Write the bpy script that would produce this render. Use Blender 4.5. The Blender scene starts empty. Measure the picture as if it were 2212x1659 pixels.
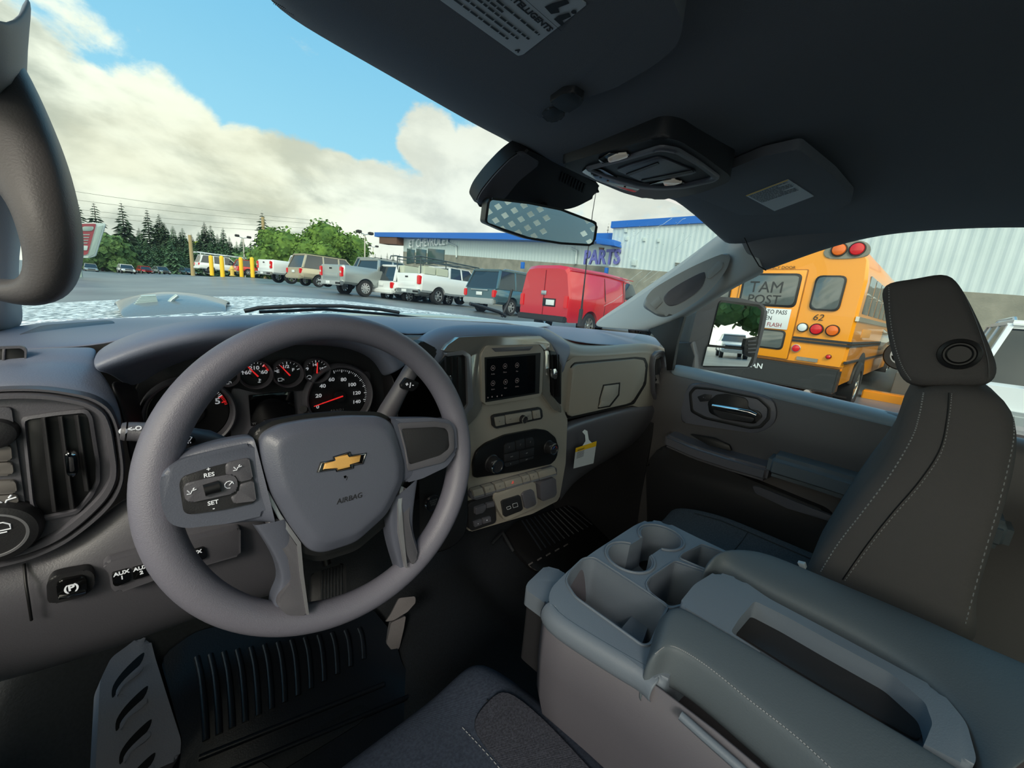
import bpy, bmesh, math, random
from mathutils import Vector, Matrix
random.seed(7)
S = bpy.context.scene
COL = S.collection
V = Vector
# ---------------------------------------------------------------- camera
FPX, CX, CY = 831.0, 1106.0, 829.5
def _cam():
    dn = V((-339, 3870, FPX)).normalized()
    uf = -815.0
    vf = -(dn[0]*uf + dn[2]*FPX)/dn[1]
    fw = V((uf, vf, FPX)).normalized()
    rt = dn.cross(fw)
    return Matrix((rt, fw, -dn))
M = _cam()
EYE = V((0, 0, 1.62))
cd = bpy.data.cameras.new('camera'); cam = bpy.data.objects.new('camera', cd); COL.objects.link(cam)
R = Matrix((M.col[0], -M.col[1], -M.col[2])).transposed()
cam.matrix_world = Matrix.Translation(EYE) @ R.to_4x4()
cd.sensor_fit = 'HORIZONTAL'; cd.sensor_width = 36; cd.lens = FPX/2212*36
cd.clip_start = .01; cd.clip_end = 2000
S.camera = cam
S.view_settings.view_transform = 'Standard'; S.view_settings.look = 'None'
S.view_settings.gamma = 1; S.view_settings.use_curve_mapping = False
S.view_settings.exposure = 0.40
def ray(x, y): return M @ V((x-CX, y-CY, FPX))
def P(x, y, X=None, Y=None, Z=None, pl=None):
    """point where the sight line of a pixel meets a real plane of the cab or the yard"""
    d = ray(x, y)
    if X is not None: t = (X-EYE.x)/d.x
    elif Y is not None: t = (Y-EYE.y)/d.y
    elif Z is not None: t = (Z-EYE.z)/d.z
    else:
        p0, n = pl; t = (V(p0)-EYE).dot(V(n))/d.dot(V(n))
    return EYE + d*t
def sl(c):
    c = c/255.0
    return c/12.92 if c <= .04045 else ((c+.055)/1.055)**2.4
def rgb(r, g, b): return (sl(r), sl(g), sl(b), 1)
# ---------------------------------------------------------------- sky (directions only)
W = bpy.data.worlds.new('sky'); S.world = W; W.use_nodes = True
nt = W.node_tree; nt.nodes.clear()
def N(t, **k):
    n = nt.nodes.new(t)
    for a, b in k.items(): setattr(n, a, b)
    return n
def lk(a, b): nt.links.new(a, b)
def mth(op, a, b=None, clamp=False):
    n = N('ShaderNodeMath', operation=op); n.use_clamp = clamp
    for i, v in enumerate((a, b)):
        if v is None: continue
        if isinstance(v, (int, float)): n.inputs[i].default_value = v
        else: lk(v, n.inputs[i])
    return n.outputs[0]
def mixc(f, a, b):
    n = N('ShaderNodeMix', data_type='RGBA')
    for s, v in ((0, f), (6, a), (7, b)):
        if isinstance(v, (int, float, tuple)): n.inputs[s].default_value = v
        else: lk(v, n.inputs[s])
    return n.outputs[2]
tc = N('ShaderNodeTexCoord'); DIR = tc.outputs['Generated']
def vdot(v):
    n = N('ShaderNodeVectorMath', operation='DOT_PRODUCT'); lk(DIR, n.inputs[0]); n.inputs[1].default_value = v; return n.outputs['Value']
def noise(scale, det=8, rough=.55, off=0, stretch=(1, 1, 2.2), dist=0.0):
    mp = N('ShaderNodeMapping'); lk(DIR, mp.inputs[0]); mp.inputs['Scale'].default_value = stretch; mp.inputs['Location'].default_value = (off, off*.7, off*.3)
    n = N('ShaderNodeTexNoise'); lk(mp.outputs[0], n.inputs['Vector']); n.inputs['Scale'].default_value = scale
    n.inputs['Detail'].default_value = det; n.inputs['Roughness'].default_value = rough; n.inputs['Distortion'].default_value = dist
    return n.outputs['Fac']
def smooth(v, lo, hi, o0=0, o1=1):
    n = N('ShaderNodeMapRange', interpolation_type='SMOOTHSTEP'); lk(v, n.inputs[0])
    for i, q in ((1, lo), (2, hi), (3, o0), (4, o1)): n.inputs[i].default_value = q
    return n.outputs[0]
elev = vdot((0, 0, 1))
# cloud masses: centre given by sight line, angular radius in degrees, weight
BL = [(60, 290, 8, 1.0), (150, 300, 8, 1.0), (250, 300, 7.5, 1.0), (340, 310, 7, 1.0), (430, 400, 7, 1.), (540, 390, 6, 1.), (620, 400, 6, 1.), (720, 430, 5.5, 1.), (820, 440, 5, 1.),
      (925, 310, 4.5, .9), (1035, 380, 6.5, 1.), (1010, 420, 8, 1.), (900, 480, 8, .9), (1180, 420, 9, .8), (1400, 440, 12, .9), (1700, 450, 16, .9), (-300, 300, 20, 1.),
      (110, 60, 5, .72), (180, 90, 3.6, .62), (60, 20, 6, .62), (215, 125, 2.5, .45), (690, 60, 5, .30)]
den = None
for x, y, r, w in BL:
    d = ray(x, y).normalized()
    b = smooth(vdot(d), math.cos(math.radians(r*1.25)), math.cos(math.radians(r*.35)), 0, w)
    den = b if den is None else mth('MAXIMUM', den, b)
back = smooth(vdot((-.5, -.85, .1)), -.05, .5, 0, 1)
den = mth('MAXIMUM', den, back)
den = mth('MAXIMUM', den, smooth(elev, .235, .15, 0, .95))
n1 = noise(7.0, 12, .62, 3.1, (1, 1, 1.5), .25)
mask = smooth(mth('ADD', den, mth('MULTIPLY', mth('SUBTRACT', n1, .5), 1.5)), .40, .70)
blue = mixc(smooth(elev, .05, .75), rgb(160, 212, 232), rgb(98, 172, 216))
n2 = noise(5.0, 8, .55, 9.7, (1, 1, 1.9), .15)
n3 = noise(2.0, 5, .5, 5.2, (1, 1, 2.5))
cl = mixc(smooth(n2, .36, .62), rgb(176, 180, 168), rgb(248, 246, 228))
cl = mixc(smooth(n3, .42, .62, 0, .45), cl, rgb(226, 216, 186))
cl = mixc(smooth(vdot(ray(1200, 420).normalized()), .80, 1.0, 0, .55), cl, rgb(226, 226, 224))
cl = mixc(smooth(elev, .12, .02, 0, .35), cl, rgb(240, 244, 236))
edge = smooth(mask, .2, .9)
sky = mixc(mask, blue, cl)
# unseen sky behind the truck, brightness added to light the cab
glow = mth('ADD', mth('MULTIPLY', back, 1.15), 1.0)
bg = N('ShaderNodeBackground'); lk(sky, bg.inputs[0]); lk(glow, bg.inputs[1])
wo = N('ShaderNodeOutputWorld'); lk(bg.outputs[0], wo.inputs[0])
# ---------------------------------------------------------------- low soft sun behind thin cloud
sd = bpy.data.lights.new('sun', 'SUN'); sd.energy = 1.1; sd.angle = math.radians(14); sd.color = (1, .93, .8)
so = bpy.data.objects.new('sun', sd); COL.objects.link(so)
so.rotation_euler = V((-.62, -.55, .56)).to_track_quat('Z', 'Y').to_euler()
# ---------------------------------------------------------------- materials
MATS = {}
def mat(name, c, rough=.6, metal=0, spec=.5, bump=None, vary=None, alpha=None, emit=None, coat=0, sheen=0, weave=None):
    if name in MATS: return MATS[name]
    m = bpy.data.materials.new(name); m.use_nodes = True; MATS[name] = m
    t = m.node_tree; b = t.nodes['Principled BSDF']
    col = rgb(*c); b.inputs['Base Color'].default_value = col
    b.inputs['Roughness'].default_value = rough; b.inputs['Metallic'].default_value = metal
    b.inputs['Specular IOR Level'].default_value = spec
    b.inputs['Coat Weight'].default_value = coat
    b.inputs['Coat Roughness'].default_value = .06
    b.inputs['Sheen Weight'].default_value = sheen
    if emit: b.inputs['Emission Color'].default_value = rgb(*emit[0]); b.inputs['Emission Strength'].default_value = emit[1]
    tcn = t.nodes.new('ShaderNodeTexCoord')
    if vary:
        n = t.nodes.new('ShaderNodeTexNoise'); n.inputs['Scale'].default_value = vary[0]; n.inputs['Detail'].default_value = 6
        t.links.new(tcn.outputs['Object'], n.inputs['Vector'])
        mx = t.nodes.new('ShaderNodeMix'); mx.data_type = 'RGBA'
        mr = t.nodes.new('ShaderNodeMapRange'); mr.inputs[1].default_value = .35; mr.inputs[2].default_value = .65
        t.links.new(n.outputs['Fac'], mr.inputs[0]); t.links.new(mr.outputs[0], mx.inputs[0])
        mx.inputs[6].default_value = col; mx.inputs[7].default_value = rgb(*vary[1])
        t.links.new(mx.outputs[2], b.inputs['Base Color'])
    if bump or weave:
        bp = t.nodes.new('ShaderNodeBump'); bp.inputs['Distance'].default_value = (bump or weave)[2] if len(bump or weave) > 2 else .001
        bp.inputs['Strength'].default_value = (bump or weave)[1]
        if bump:
            n = t.nodes.new('ShaderNodeTexNoise'); n.inputs['Scale'].default_value = bump[0]; n.inputs['Detail'].default_value = 3
            t.links.new(tcn.outputs['Object'], n.inputs['Vector']); t.links.new(n.outputs['Fac'], bp.inputs['Height'])
        else:
            n = t.nodes.new('ShaderNodeTexWave'); n.inputs['Scale'].default_value = weave[0]; n.wave_type = 'BANDS'; n.bands_direction = 'DIAGONAL'
            n.inputs['Distortion'].default_value = 1.5; n.inputs['Detail'].default_value = 2; n.inputs['Detail Scale'].default_value = 3
            t.links.new(tcn.outputs['Object'], n.inputs['Vector']); t.links.new(n.outputs['Fac'], bp.inputs['Height'])
        t.links.new(bp.outputs[0], b.inputs['Normal'])
    return m
def glass(name, tint=(255, 255, 255), rough=0.0, ior=1.45, haze=0.0):
    if name in MATS: return MATS[name]
    m = bpy.data.materials.new(name); m.use_nodes = True; MATS[name] = m; t = m.node_tree; t.nodes.clear()
    o = t.nodes.new('ShaderNodeOutputMaterial'); mx = t.nodes.new('ShaderNodeMixShader'); tr = t.nodes.new('ShaderNodeBsdfTransparent')
    gl = t.nodes.new('ShaderNodeBsdfGlossy'); lw = t.nodes.new('ShaderNodeLayerWeight'); pw = t.nodes.new('ShaderNodeMath'); pw.operation = 'POWER'; pw.inputs[1].default_value = 5
    ml = t.nodes.new('ShaderNodeMath'); ml.operation = 'MULTIPLY_ADD'; ml.inputs[1].default_value = .8; ml.inputs[2].default_value = .035
    tr.inputs[0].default_value = rgb(*tint); gl.inputs['Roughness'].default_value = rough; lw.inputs[0].default_value = .5
    t.links.new(lw.outputs['Facing'], pw.inputs[0]); t.links.new(pw.outputs[0], ml.inputs[0])
    t.links.new(ml.outputs[0], mx.inputs[0]); t.links.new(tr.outputs[0], mx.inputs[1]); t.links.new(gl.outputs[0], mx.inputs[2])
    t.links.new(mx.outputs[0], o.inputs[0]); return m
GR = (700, .35, .0006)
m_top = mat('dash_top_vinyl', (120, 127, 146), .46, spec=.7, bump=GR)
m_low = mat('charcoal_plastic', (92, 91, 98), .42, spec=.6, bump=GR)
m_dark = mat('black_plastic', (40, 40, 43), .5, spec=.45, bump=GR)
m_blk = mat('deep_black_plastic', (20, 20, 22), .45)
m_tan = mat('warm_grey_plastic', (158, 152, 142), .4, spec=.6, bump=GR)
m_gls = mat('gloss_metallic_trim', (190, 186, 178), .16, metal=.7, spec=.6, coat=.6)
m_sil = mat('satin_silver_trim', (170, 170, 176), .3, metal=.6)
m_chr = mat('chrome', (225, 225, 225), .08, metal=1)
m_gold = mat('gold_emblem', (240, 186, 104), .4, metal=.12, bump=(900, .4, .0004))
m_piano = mat('piano_black', (14, 14, 15), .12, coat=.5)
m_scr = mat('screen_glass', (8, 9, 11), .06, spec=.6)
m_ico = mat('screen_icons', (150, 140, 140), .5, emit=((120, 105, 105), .12))
m_wht = mat('white_print', (225, 228, 232), .5, emit=((200, 205, 210), .25))
m_dim = mat('grey_print', (120, 122, 126), .5)
m_red = mat('red_needle', (235, 45, 45), .4, emit=((235, 40, 40), .45))
m_whl = mat('wheel_urethane', (116, 115, 128), .42, spec=.55, bump=(900, .5, .0007))
m_spk = mat('wheel_spoke_plastic', (92, 96, 110), .36, spec=.55, bump=GR)
m_fab = mat('seat_fabric', (66, 74, 90), .9, spec=.2, weave=(500, .5, .0008), vary=(260, (54, 61, 76)))
m_fab2 = mat('seat_side_fabric', (92, 89, 89), .92, spec=.15, weave=(500, .4, .0008))
m_vin = mat('armrest_vinyl', (88, 97, 104), .6, spec=.4, bump=(500, .4, .0007))
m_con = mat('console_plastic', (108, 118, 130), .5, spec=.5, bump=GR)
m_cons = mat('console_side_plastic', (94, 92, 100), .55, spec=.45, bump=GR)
m_head = mat('headliner_cloth', (118, 119, 124), .95, spec=.1, bump=(900, .5, .0006))
m_pil = mat('pillar_trim', (166, 167, 166), .6, spec=.4, bump=GR)
m_flr = mat('rubber_floor', (30, 34, 40), .6, spec=.45, bump=(260, .6, .001), vary=(180, (22, 26, 31)))
m_mat = mat('rubber_mat', (30, 35, 43), .36, spec=.5, bump=(300, .4, .0008))
m_dor = mat('door_panel_plastic', (90, 87, 88), .48, spec=.45, bump=GR)
m_sill = mat('door_sill_plastic', (136, 150, 160), .45, spec=.5, bump=GR)
m_thr = mat('stitch_thread', (150, 152, 156), .8)
m_lbl = mat('label_paper', (205, 208, 212), .6)
m_ink = mat('label_ink', (50, 54, 60), .7)
m_yel = mat('safety_yellow', (250, 196, 30), .5)
m_pap = mat('paper', (235, 240, 242), .7)
m_win = glass('window_glass', (236, 246, 244))
m_mir = mat('mirror_silver', (235, 238, 238), .01, metal=1)
m_wht_p = mat('white_paint', (228, 232, 234), .22, coat=.5)
m_tyre = mat('tyre_rubber', (34, 35, 38), .75)
m_rim = mat('alloy_rim', (190, 192, 196), .3, metal=.7)
m_tail = mat('red_lens', (205, 20, 30), .2, coat=.4, emit=((200, 10, 20), .12))
m_vglass = mat('dark_car_glass', (36, 46, 54), .06, spec=.8)
# ---------------------------------------------------------------- object helpers
def link(name, me, m=None, parent=None):
    o = bpy.data.objects.new(name, me); COL.objects.link(o)
    if m is not None and me is not None: me.materials.append(m)
    if parent is not None: o.parent = parent; o.matrix_parent_inverse = parent.matrix_world.inverted()
    return o
def fin(name, bm, m, parent=None, smooth=True, ang=38):
    bmesh.ops.remove_doubles(bm, verts=bm.verts, dist=1e-6)
    bmesh.ops.recalc_face_normals(bm, faces=bm.faces)
    me = bpy.data.meshes.new(name); bm.to_mesh(me); bm.free()
    if smooth:
        me.shade_smooth(); me.set_sharp_from_angle(angle=math.radians(ang))
    return link(name, me, m, parent)
def empty(name, loc, label=None, cat=None, group=None, rz=0):
    o = bpy.data.objects.new(name, None); COL.objects.link(o); o.location = loc; o.rotation_euler = (0, 0, rz)
    o.empty_display_size = .05
    o.matrix_world = Matrix.Translation(V(loc)) @ Matrix.Rotation(rz, 4, 'Z')
    return tag(o, label, cat, group)
def tag(o, label=None, cat=None, group=None, kind=None):
    if label: o['label'] = label
    if cat: o['category'] = cat
    if group: o['group'] = group
    if kind: o['kind'] = kind
    return o
def plane_of(k):
    if 'Y' in k: return V((0, k['Y'], 0)), V((0, -1, 0))
    if 'X' in k: return V((k['X'], 0, 0)), V((-1 if k['X'] > 0 else 1, 0, 0))
    if 'Z' in k: return V((0, 0, k['Z'])), V((0, 0, 1 if k['Z'] < 1.62 else -1))
    p, n = k['pl']; n = V(n).normalized()
    if (EYE-V(p)).dot(n) < 0: n = -n
    return V(p), n
def rc(pts, r, n=4):
    """round the corners of a closed 3D polygon"""
    if r <= 0: return [V(p) for p in pts]
    out = []; L = len(pts)
    for i in range(L):
        a, b, c = V(pts[i-1]), V(pts[i]), V(pts[(i+1) % L])
        u = a-b; w = c-b
        k = min(r, u.length*.45, w.length*.45)
        p, q = b+u.normalized()*k, b+w.normalized()*k
        for j in range(n+1):
            t = j/n; out.append(p*(1-t)**2 + b*2*t*(1-t) + q*t*t)
    return out
def spl(pts, n=6, closed=True):
    pts = [V(p) for p in pts]; L = len(pts); out = []
    rng = range(L) if closed else range(L-1)
    for i in rng:
        g = (lambda j: pts[j % L]) if closed else (lambda j: pts[max(0, min(L-1, j))])
        a, b, c, d = g(i-1), g(i), g(i+1), g(i+2)
        for j in range(n):
            t = j/n
            out.append(.5*((2*b)+(c-a)*t+(2*a-5*b+4*c-d)*t*t+(3*b-a-3*c+d)*t**3))
    if not closed: out.append(pts[-1])
    return out
def slab(name, pts, nrm, depth, m, parent=None, bev=.0015, seg=2, smooth=True):
    """closed polygon pts = front face; extruded by depth against nrm; rounded front edge"""
    nrm = V(nrm).normalized(); bm = bmesh.new()
    f = [bm.verts.new(p) for p in pts]
    fa = bm.faces.new(f)
    b = [bm.verts.new(V(p)-nrm*depth) for p in pts]
    L = len(pts)
    for i in range(L): bm.faces.new((f[i], b[i], b[(i+1) % L], f[(i+1) % L]))
    bm.faces.new(list(reversed(b)))
    if bev > 0:
        es = [e for e in fa.edges]
        bmesh.ops.bevel(bm, geom=es, offset=bev, segments=seg, affect='EDGES', profile=.5, clamp_overlap=True)
    return fin(name, bm, m, parent, smooth)
def pan(name, pix, m, parent=None, depth=.01, off=0, r=0, bev=.0015, spline=0, **k):
    p0, n = plane_of(k)
    p0 = p0 + n*off
    pts = [P(x, y, pl=(p0, n)) for x, y in pix]
    pts = spl(pts, spline) if spline else rc(pts, r)
    return slab(name, pts, n, depth, m, parent, bev)
def resample(pts, n, ref=None):
    L = [0]
    for i in range(len(pts)): L.append(L[-1]+(pts[(i+1) % len(pts)]-pts[i]).length)
    T = L[-1]; out = []
    j = 0
    for i in range(n):
        s = T*i/n
        while L[j+1] < s: j += 1
        t = (s-L[j])/max(1e-9, L[j+1]-L[j]); out.append(pts[j].lerp(pts[(j+1) % len(pts)], t))
    return out
def ringpan(name, outer, inner, m, parent=None, prof=((0, -.006), (0, .002), (.15, .004), (.85, .004), (1, .002), (1, -.006)), off=0, r=.004, n=96, spline=0, **k):
    """frame between two closed outlines lying in one plane, with a rounded section"""
    p0, nn = plane_of(k); p0 = p0+nn*off
    def mk(px):
        pts = [P(x, y, pl=(p0, nn)) for x, y in px]
        return spl(pts, spline) if spline else rc(pts, r)
    A, B = resample(mk(outer), n), mk(inner)
    # make the inner loop start nearest to the outer start, resampled from there
    c = sum(B, V())/len(B)
    A0 = A[0]
    bi = min(range(len(B)), key=lambda i: (B[i]-A0).length); B = B[bi:]+B[:bi]
    B = resample(B, n)
    bm = bmesh.new(); rows = []
    for s, h in prof: rows.append([bm.verts.new(A[i].lerp(B[i], s)+nn*h) for i in range(n)])
    for a, b in zip(rows, rows[1:]):
        for i in range(n):
            j = (i+1) % n; bm.faces.new((a[i], a[j], b[j], b[i]))
    return fin(name, bm, m, parent, True, 50)
def loft(name, rows, m, parent=None, sub=2, thick=0, close=False, cap=False, flip=False):
    bm = bmesh.new(); g = [[bm.verts.new(V(p)) for p in r] for r in rows]
    for a, b in zip(g, g[1:]):
        n = len(a)
        for i in range(n if close else n-1):
            j = (i+1) % n; bm.faces.new((a[i], a[j], b[j], b[i]))
    if cap and close:
        bm.faces.new(g[0]); bm.faces.new(list(reversed(g[-1])))
    bmesh.ops.recalc_face_normals(bm, faces=bm.faces)
    me = bpy.data.meshes.new(name); bm.to_mesh(me); bm.free(); me.shade_smooth()
    o = link(name, me, m, parent)
    if thick:
        s = o.modifiers.new('t', 'SOLIDIFY'); s.thickness = thick; s.offset = 0
    if sub:
        s = o.modifiers.new('s', 'SUBSURF'); s.levels = sub; s.render_levels = sub
    return o
def box(name, lo, hi, m, parent=None, bev=.004, seg=2):
    bm = bmesh.new(); bmesh.ops.create_cube(bm, size=1)
    lo, hi = V(lo), V(hi)
    for v in bm.verts: v.co = V(((v.co.x+.5)*(hi.x-lo.x)+lo.x, (v.co.y+.5)*(hi.y-lo.y)+lo.y, (v.co.z+.5)*(hi.z-lo.z)+lo.z))
    if bev: bmesh.ops.bevel(bm, geom=bm.edges[:], offset=bev, segments=seg, affect='EDGES', clamp_overlap=True)
    return fin(name, bm, m, parent)
def basis(axis, up=None):
    a = V(axis).normalized(); u = V(up) if up is not None else (V((0, 0, 1)) if abs(a.z) < .9 else V((0, 1, 0)))
    r = u.cross(a).normalized(); return r, a.cross(r).normalized(), a
def lathe(name, c, axis, prof, m, parent=None, seg=40, sx=1, ang=40):
    """prof: (radius, height along axis)"""
    r, u, a = basis(axis); c = V(c); bm = bmesh.new(); rows = []
    for rad, h in prof:
        if rad < 1e-6: rows.append([bm.verts.new(c+a*h)])
        else: rows.append([bm.verts.new(c+a*h+r*(rad*sx*math.cos(2*math.pi*i/seg))+u*(rad*math.sin(2*math.pi*i/seg))) for i in range(seg)])
    for A, B in zip(rows, rows[1:]):
        for i in range(seg):
            j = (i+1) % seg
            if len(A) == 1 and len(B) == 1: continue
            if len(A) == 1: bm.faces.new((A[0], B[j], B[i]))
            elif len(B) == 1: bm.faces.new((A[i], A[j], B[0]))
            else: bm.faces.new((A[i], A[j], B[j], B[i]))
    return fin(name, bm, m, parent, True, ang)
def addtube(bm, pts, r, seg=8, closed=False):
    pts = [V(p) for p in pts]; L = len(pts); rows = []; pu = None
    for i, p in enumerate(pts):
        if closed: t = pts[(i+1) % L]-pts[i-1]
        else: t = pts[min(i+1, L-1)]-pts[max(i-1, 0)]
        t.normalize()
        if pu is None: pu = basis(t)[0]
        pu = (pu-t*pu.dot(t)).normalized(); w = t.cross(pu)
        rr = r[i] if isinstance(r, (list, tuple)) else r
        rows.append([bm.verts.new(p+pu*(rr*math.cos(2*math.pi*k/seg))+w*(rr*math.sin(2*math.pi*k/seg))) for k in range(seg)])
    prs = list(zip(rows, rows[1:]))+([(rows[-1], rows[0])] if closed else [])
    for a, b in prs:
        for k in range(seg):
            q = (k+1) % seg; bm.faces.new((a[k], a[q], b[q], b[k]))
    if not closed: bm.faces.new(rows[0]); bm.faces.new(list(reversed(rows[-1])))
def tube(name, pts, r, m, parent=None, seg=8, closed=False):
    bm = bmesh.new(); addtube(bm, pts, r, seg, closed); return fin(name, bm, m, parent, True, 60)
def text(s, pos, right, up, size, m, parent=None, name='lettering', extr=.0003, align='CENTER', sx=1.0, bold=0, shear=0):
    cu = bpy.data.curves.new(name, 'FONT'); cu.body = s; cu.size = size; cu.extrude = extr; cu.align_x = align; cu.align_y = 'CENTER'; cu.offset = bold; cu.shear = shear
    cu.resolution_u = 3
    o = bpy.data.objects.new('tmp', cu); COL.objects.link(o)
    me = bpy.data.meshes.new_from_object(o.evaluated_get(bpy.context.evaluated_depsgraph_get()))
    COL.objects.unlink(o); bpy.data.objects.remove(o)
    r = V(right).normalized(); u = V(up); u = (u-r*u.dot(r)).normalized(); n = r.cross(u)
    mt = Matrix(((r.x*sx, u.x, n.x, pos[0]), (r.y*sx, u.y, n.y, pos[1]), (r.z*sx, u.z, n.z, pos[2]), (0, 0, 0, 1)))
    me.transform(mt); me.materials.clear(); me.name = name
    return link(name, me, m, parent)
def ptext(s, x, y, size, m, parent, off=.001, right=None, up=None, **k):
    kw = {a: k.pop(a) for a in list(k) if a in ('align', 'sx', 'bold', 'name', 'extr', 'shear')}
    p0, n = plane_of(k); p = P(x, y, pl=(p0+n*off, n))
    if right is None:
        up = V((0, 0, 1)) if abs(n.z) < .8 else V((0, 1, 0)); right = up.cross(n)
    return text(s, p, right, up, size, m, parent, **kw)
def bars(name, pos, right, up, width, rows, gap, h, m, parent, seed=1, nrm=None, short=.75):
    """rows of printed lines too small to read: little word-length dashes"""
    rnd = random.Random(seed); bm = bmesh.new(); r = V(right).normalized(); u = V(up).normalized(); n = V(nrm).normalized()
    for k in range(rows):
        x = 0; W = width*(1 if rnd.random() < .7 else short)
        while x < W:
            w = min(rnd.uniform(1.2, 4)*h, W-x)
            a = V(pos)+r*x-u*(gap*k)+n*.0004
            bm.faces.new([bm.verts.new(q) for q in (a, a+r*w, a+r*w-u*h, a-u*h)])
            x += w+h*.5
    return fin(name, bm, m, parent, False)
def join_bool(o, cutters):
    for c in cutters:
        md = o.modifiers.new('b', 'BOOLEAN'); md.object = c; md.operation = 'DIFFERENCE'; md.solver = 'EXACT'
    dg = bpy.context.evaluated_depsgraph_get(); me = bpy.data.meshes.new_from_object(o.evaluated_get(dg))
    o.modifiers.clear(); old = o.data; o.data = me; me.shade_smooth(); me.set_sharp_from_angle(angle=math.radians(35))
    for c in cutters: bpy.data.objects.remove(c)
    return o
# ================================================================ THE CAB
# ---- shell: floor, firewall, back wall, ceiling, pillars
def quadobj(name, pts, m, parent=None, kind=None, thick=.01):
    n = (V(pts[1])-V(pts[0])).cross(V(pts[2])-V(pts[0]))
    if n.dot(EYE-V(pts[0])) < 0: pts = list(reversed(pts)); n = -n
    o = slab(name, pts, n, thick, m, parent, 0)
    if kind: o['kind'] = kind
    return o
FZ = .52
fl = loft('floor', [[V((x, y, z)) for x in (-.3, -.05, .2, .38, .47, .75, .84, 1.0, 1.45)] for y, z in
     ((-1.6, FZ), (-.5, FZ), (.3, FZ), (.85, FZ), (1.0, FZ+.05), (1.12, FZ+.2), (1.25, FZ+.5), (1.28, 1.2))], m_flr, None, 2, .012)
me = fl.data
for v in me.vertices:       # transmission tunnel
    if .4 < v.co.x < .8 and v.co.y < 1.05: v.co.z += .035 if not (.46 < v.co.x < .76) else .11
fl['kind'] = 'structure'
quadobj('wall_front', [(-.35, 1.24, .55), (1.5, 1.24, .55), (1.5, 1.24, 1.45), (-.35, 1.24, 1.45)], m_blk, None, 'structure', .03)
# back wall with a rear window opening, behind the camera
wb = box('wall_back', (-.32, -1.16, .55), (1.5, -1.10, 1.93), m_dark, None, .01)
ct = box('cut', (-.12, -1.3, 1.38), (1.32, -1.0, 1.88), None, None, .0)
wb = join_bool(wb, [ct]); wb['kind'] = 'structure'
quadobj('window_3', [(-.12, -1.13, 1.38), (1.32, -1.13, 1.38), (1.32, -1.13, 1.88), (-.12, -1.13, 1.88)], m_win, None, 'structure', .004)

ld = box('door_2', (-.36, -1.1, .5), (-.30, 1.06, 1.36), m_dor, None, .02); ld['kind'] = 'structure'
# ---- headliner: one moulded sheet, front edge along the windshield
hl = [
 [(560, -90, .62), (590, -2, .565), (700, 68, .565), (860, 160, .565), (1000, 243, .565), (1080, 288, .568), (1125, 310, .57), (1175, 345, .555), (1300, 392, .53), (1420, 420, .52), (1500, 440, .50), (1592, 494, .462)],
]
front = [P(x, y, Y=Y) for x, y, Y in hl[0]]
front = [V((-.12, .42, 1.88))]+front
front[-1] = P(1594, 496, Y=.455)
rows = [[p+V((0, .04, .015)) for p in front], front]
XS = [-.15, -.02, .10, .15, .27, .40, .49, .54, .62, .74, .86, .96, 1.36]
for Y, base, bul in ((.50, 1.905, .0), (.40, 1.912, 0), (.25, 1.918, 0), (.0, 1.925, 0), (-.4, 1.93, 0), (-1.12, 1.925, 0)):
    r = []
    for i, x in enumerate(XS):
        z = base
        if i == 0: z = base-.05
        if i == len(XS)-1: x = 1.37 if Y < .45 else 1.36; z = base-.06
        if Y >= .25 and 6 <= i <= 9: z -= .035*(1 if 6 < i < 9 else .6)*(1 if Y > .3 else .8)
        r.append(V((x, Y if i else min(Y, .35), z)))
    rows.append(r)
ceil = loft('ceiling', rows, m_head, None, 2, .006); ceil['kind'] = 'structure'
rf = box('roof_panel', (-.25, -1.2, 1.965), (1.5, .42, 1.98), m_wht_p, None, .004); rf.name = 'trim_7'; rf['kind'] = 'structure'

# ---- windshield
wl = [(-60, 735), (20, 694), (250, 686), (600, 680), (950, 688), (1190, 700), (1292, 708), (1400, 716)]
top = [(-180, 120, .50), (40, -20, .56), (560, -20, .575), (800, 125, .575), (1000, 240, .575), (1125, 305, .58), (1300, 385, .55), (1600, 492, .47)]
ws = loft('window_1', [[P(x, y, Y=1.0) for x, y in wl], [P(x, y, Y=Y)+V((0, .02, .01)) for x, y, Y in top]], m_win, None, 0)
ws['kind'] = 'structure'
# dotted black frit edge along the header
bm = bmesh.new()
a, b = P(590, 0, Y=.572), P(1120, 306, Y=.575)
d = (b-a).normalized(); dn = V((0, .67, -.60))
for i in range(220):
    for j in range(2):
        c = a.lerp(b, i/219)+dn*(.0022*(j+.4)+.0005)+d*(.0009*(j % 2)); s = .0007-.0002*j
        bm.faces.new([bm.verts.new(c+d*s*math.cos(q)+dn*s*math.sin(q)) for q in (0, 1.05, 2.1, 3.14, 4.19, 5.24)])
tag(fin('frit_dots', bm, m_blk, ws, False), kind='stuff')
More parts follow.
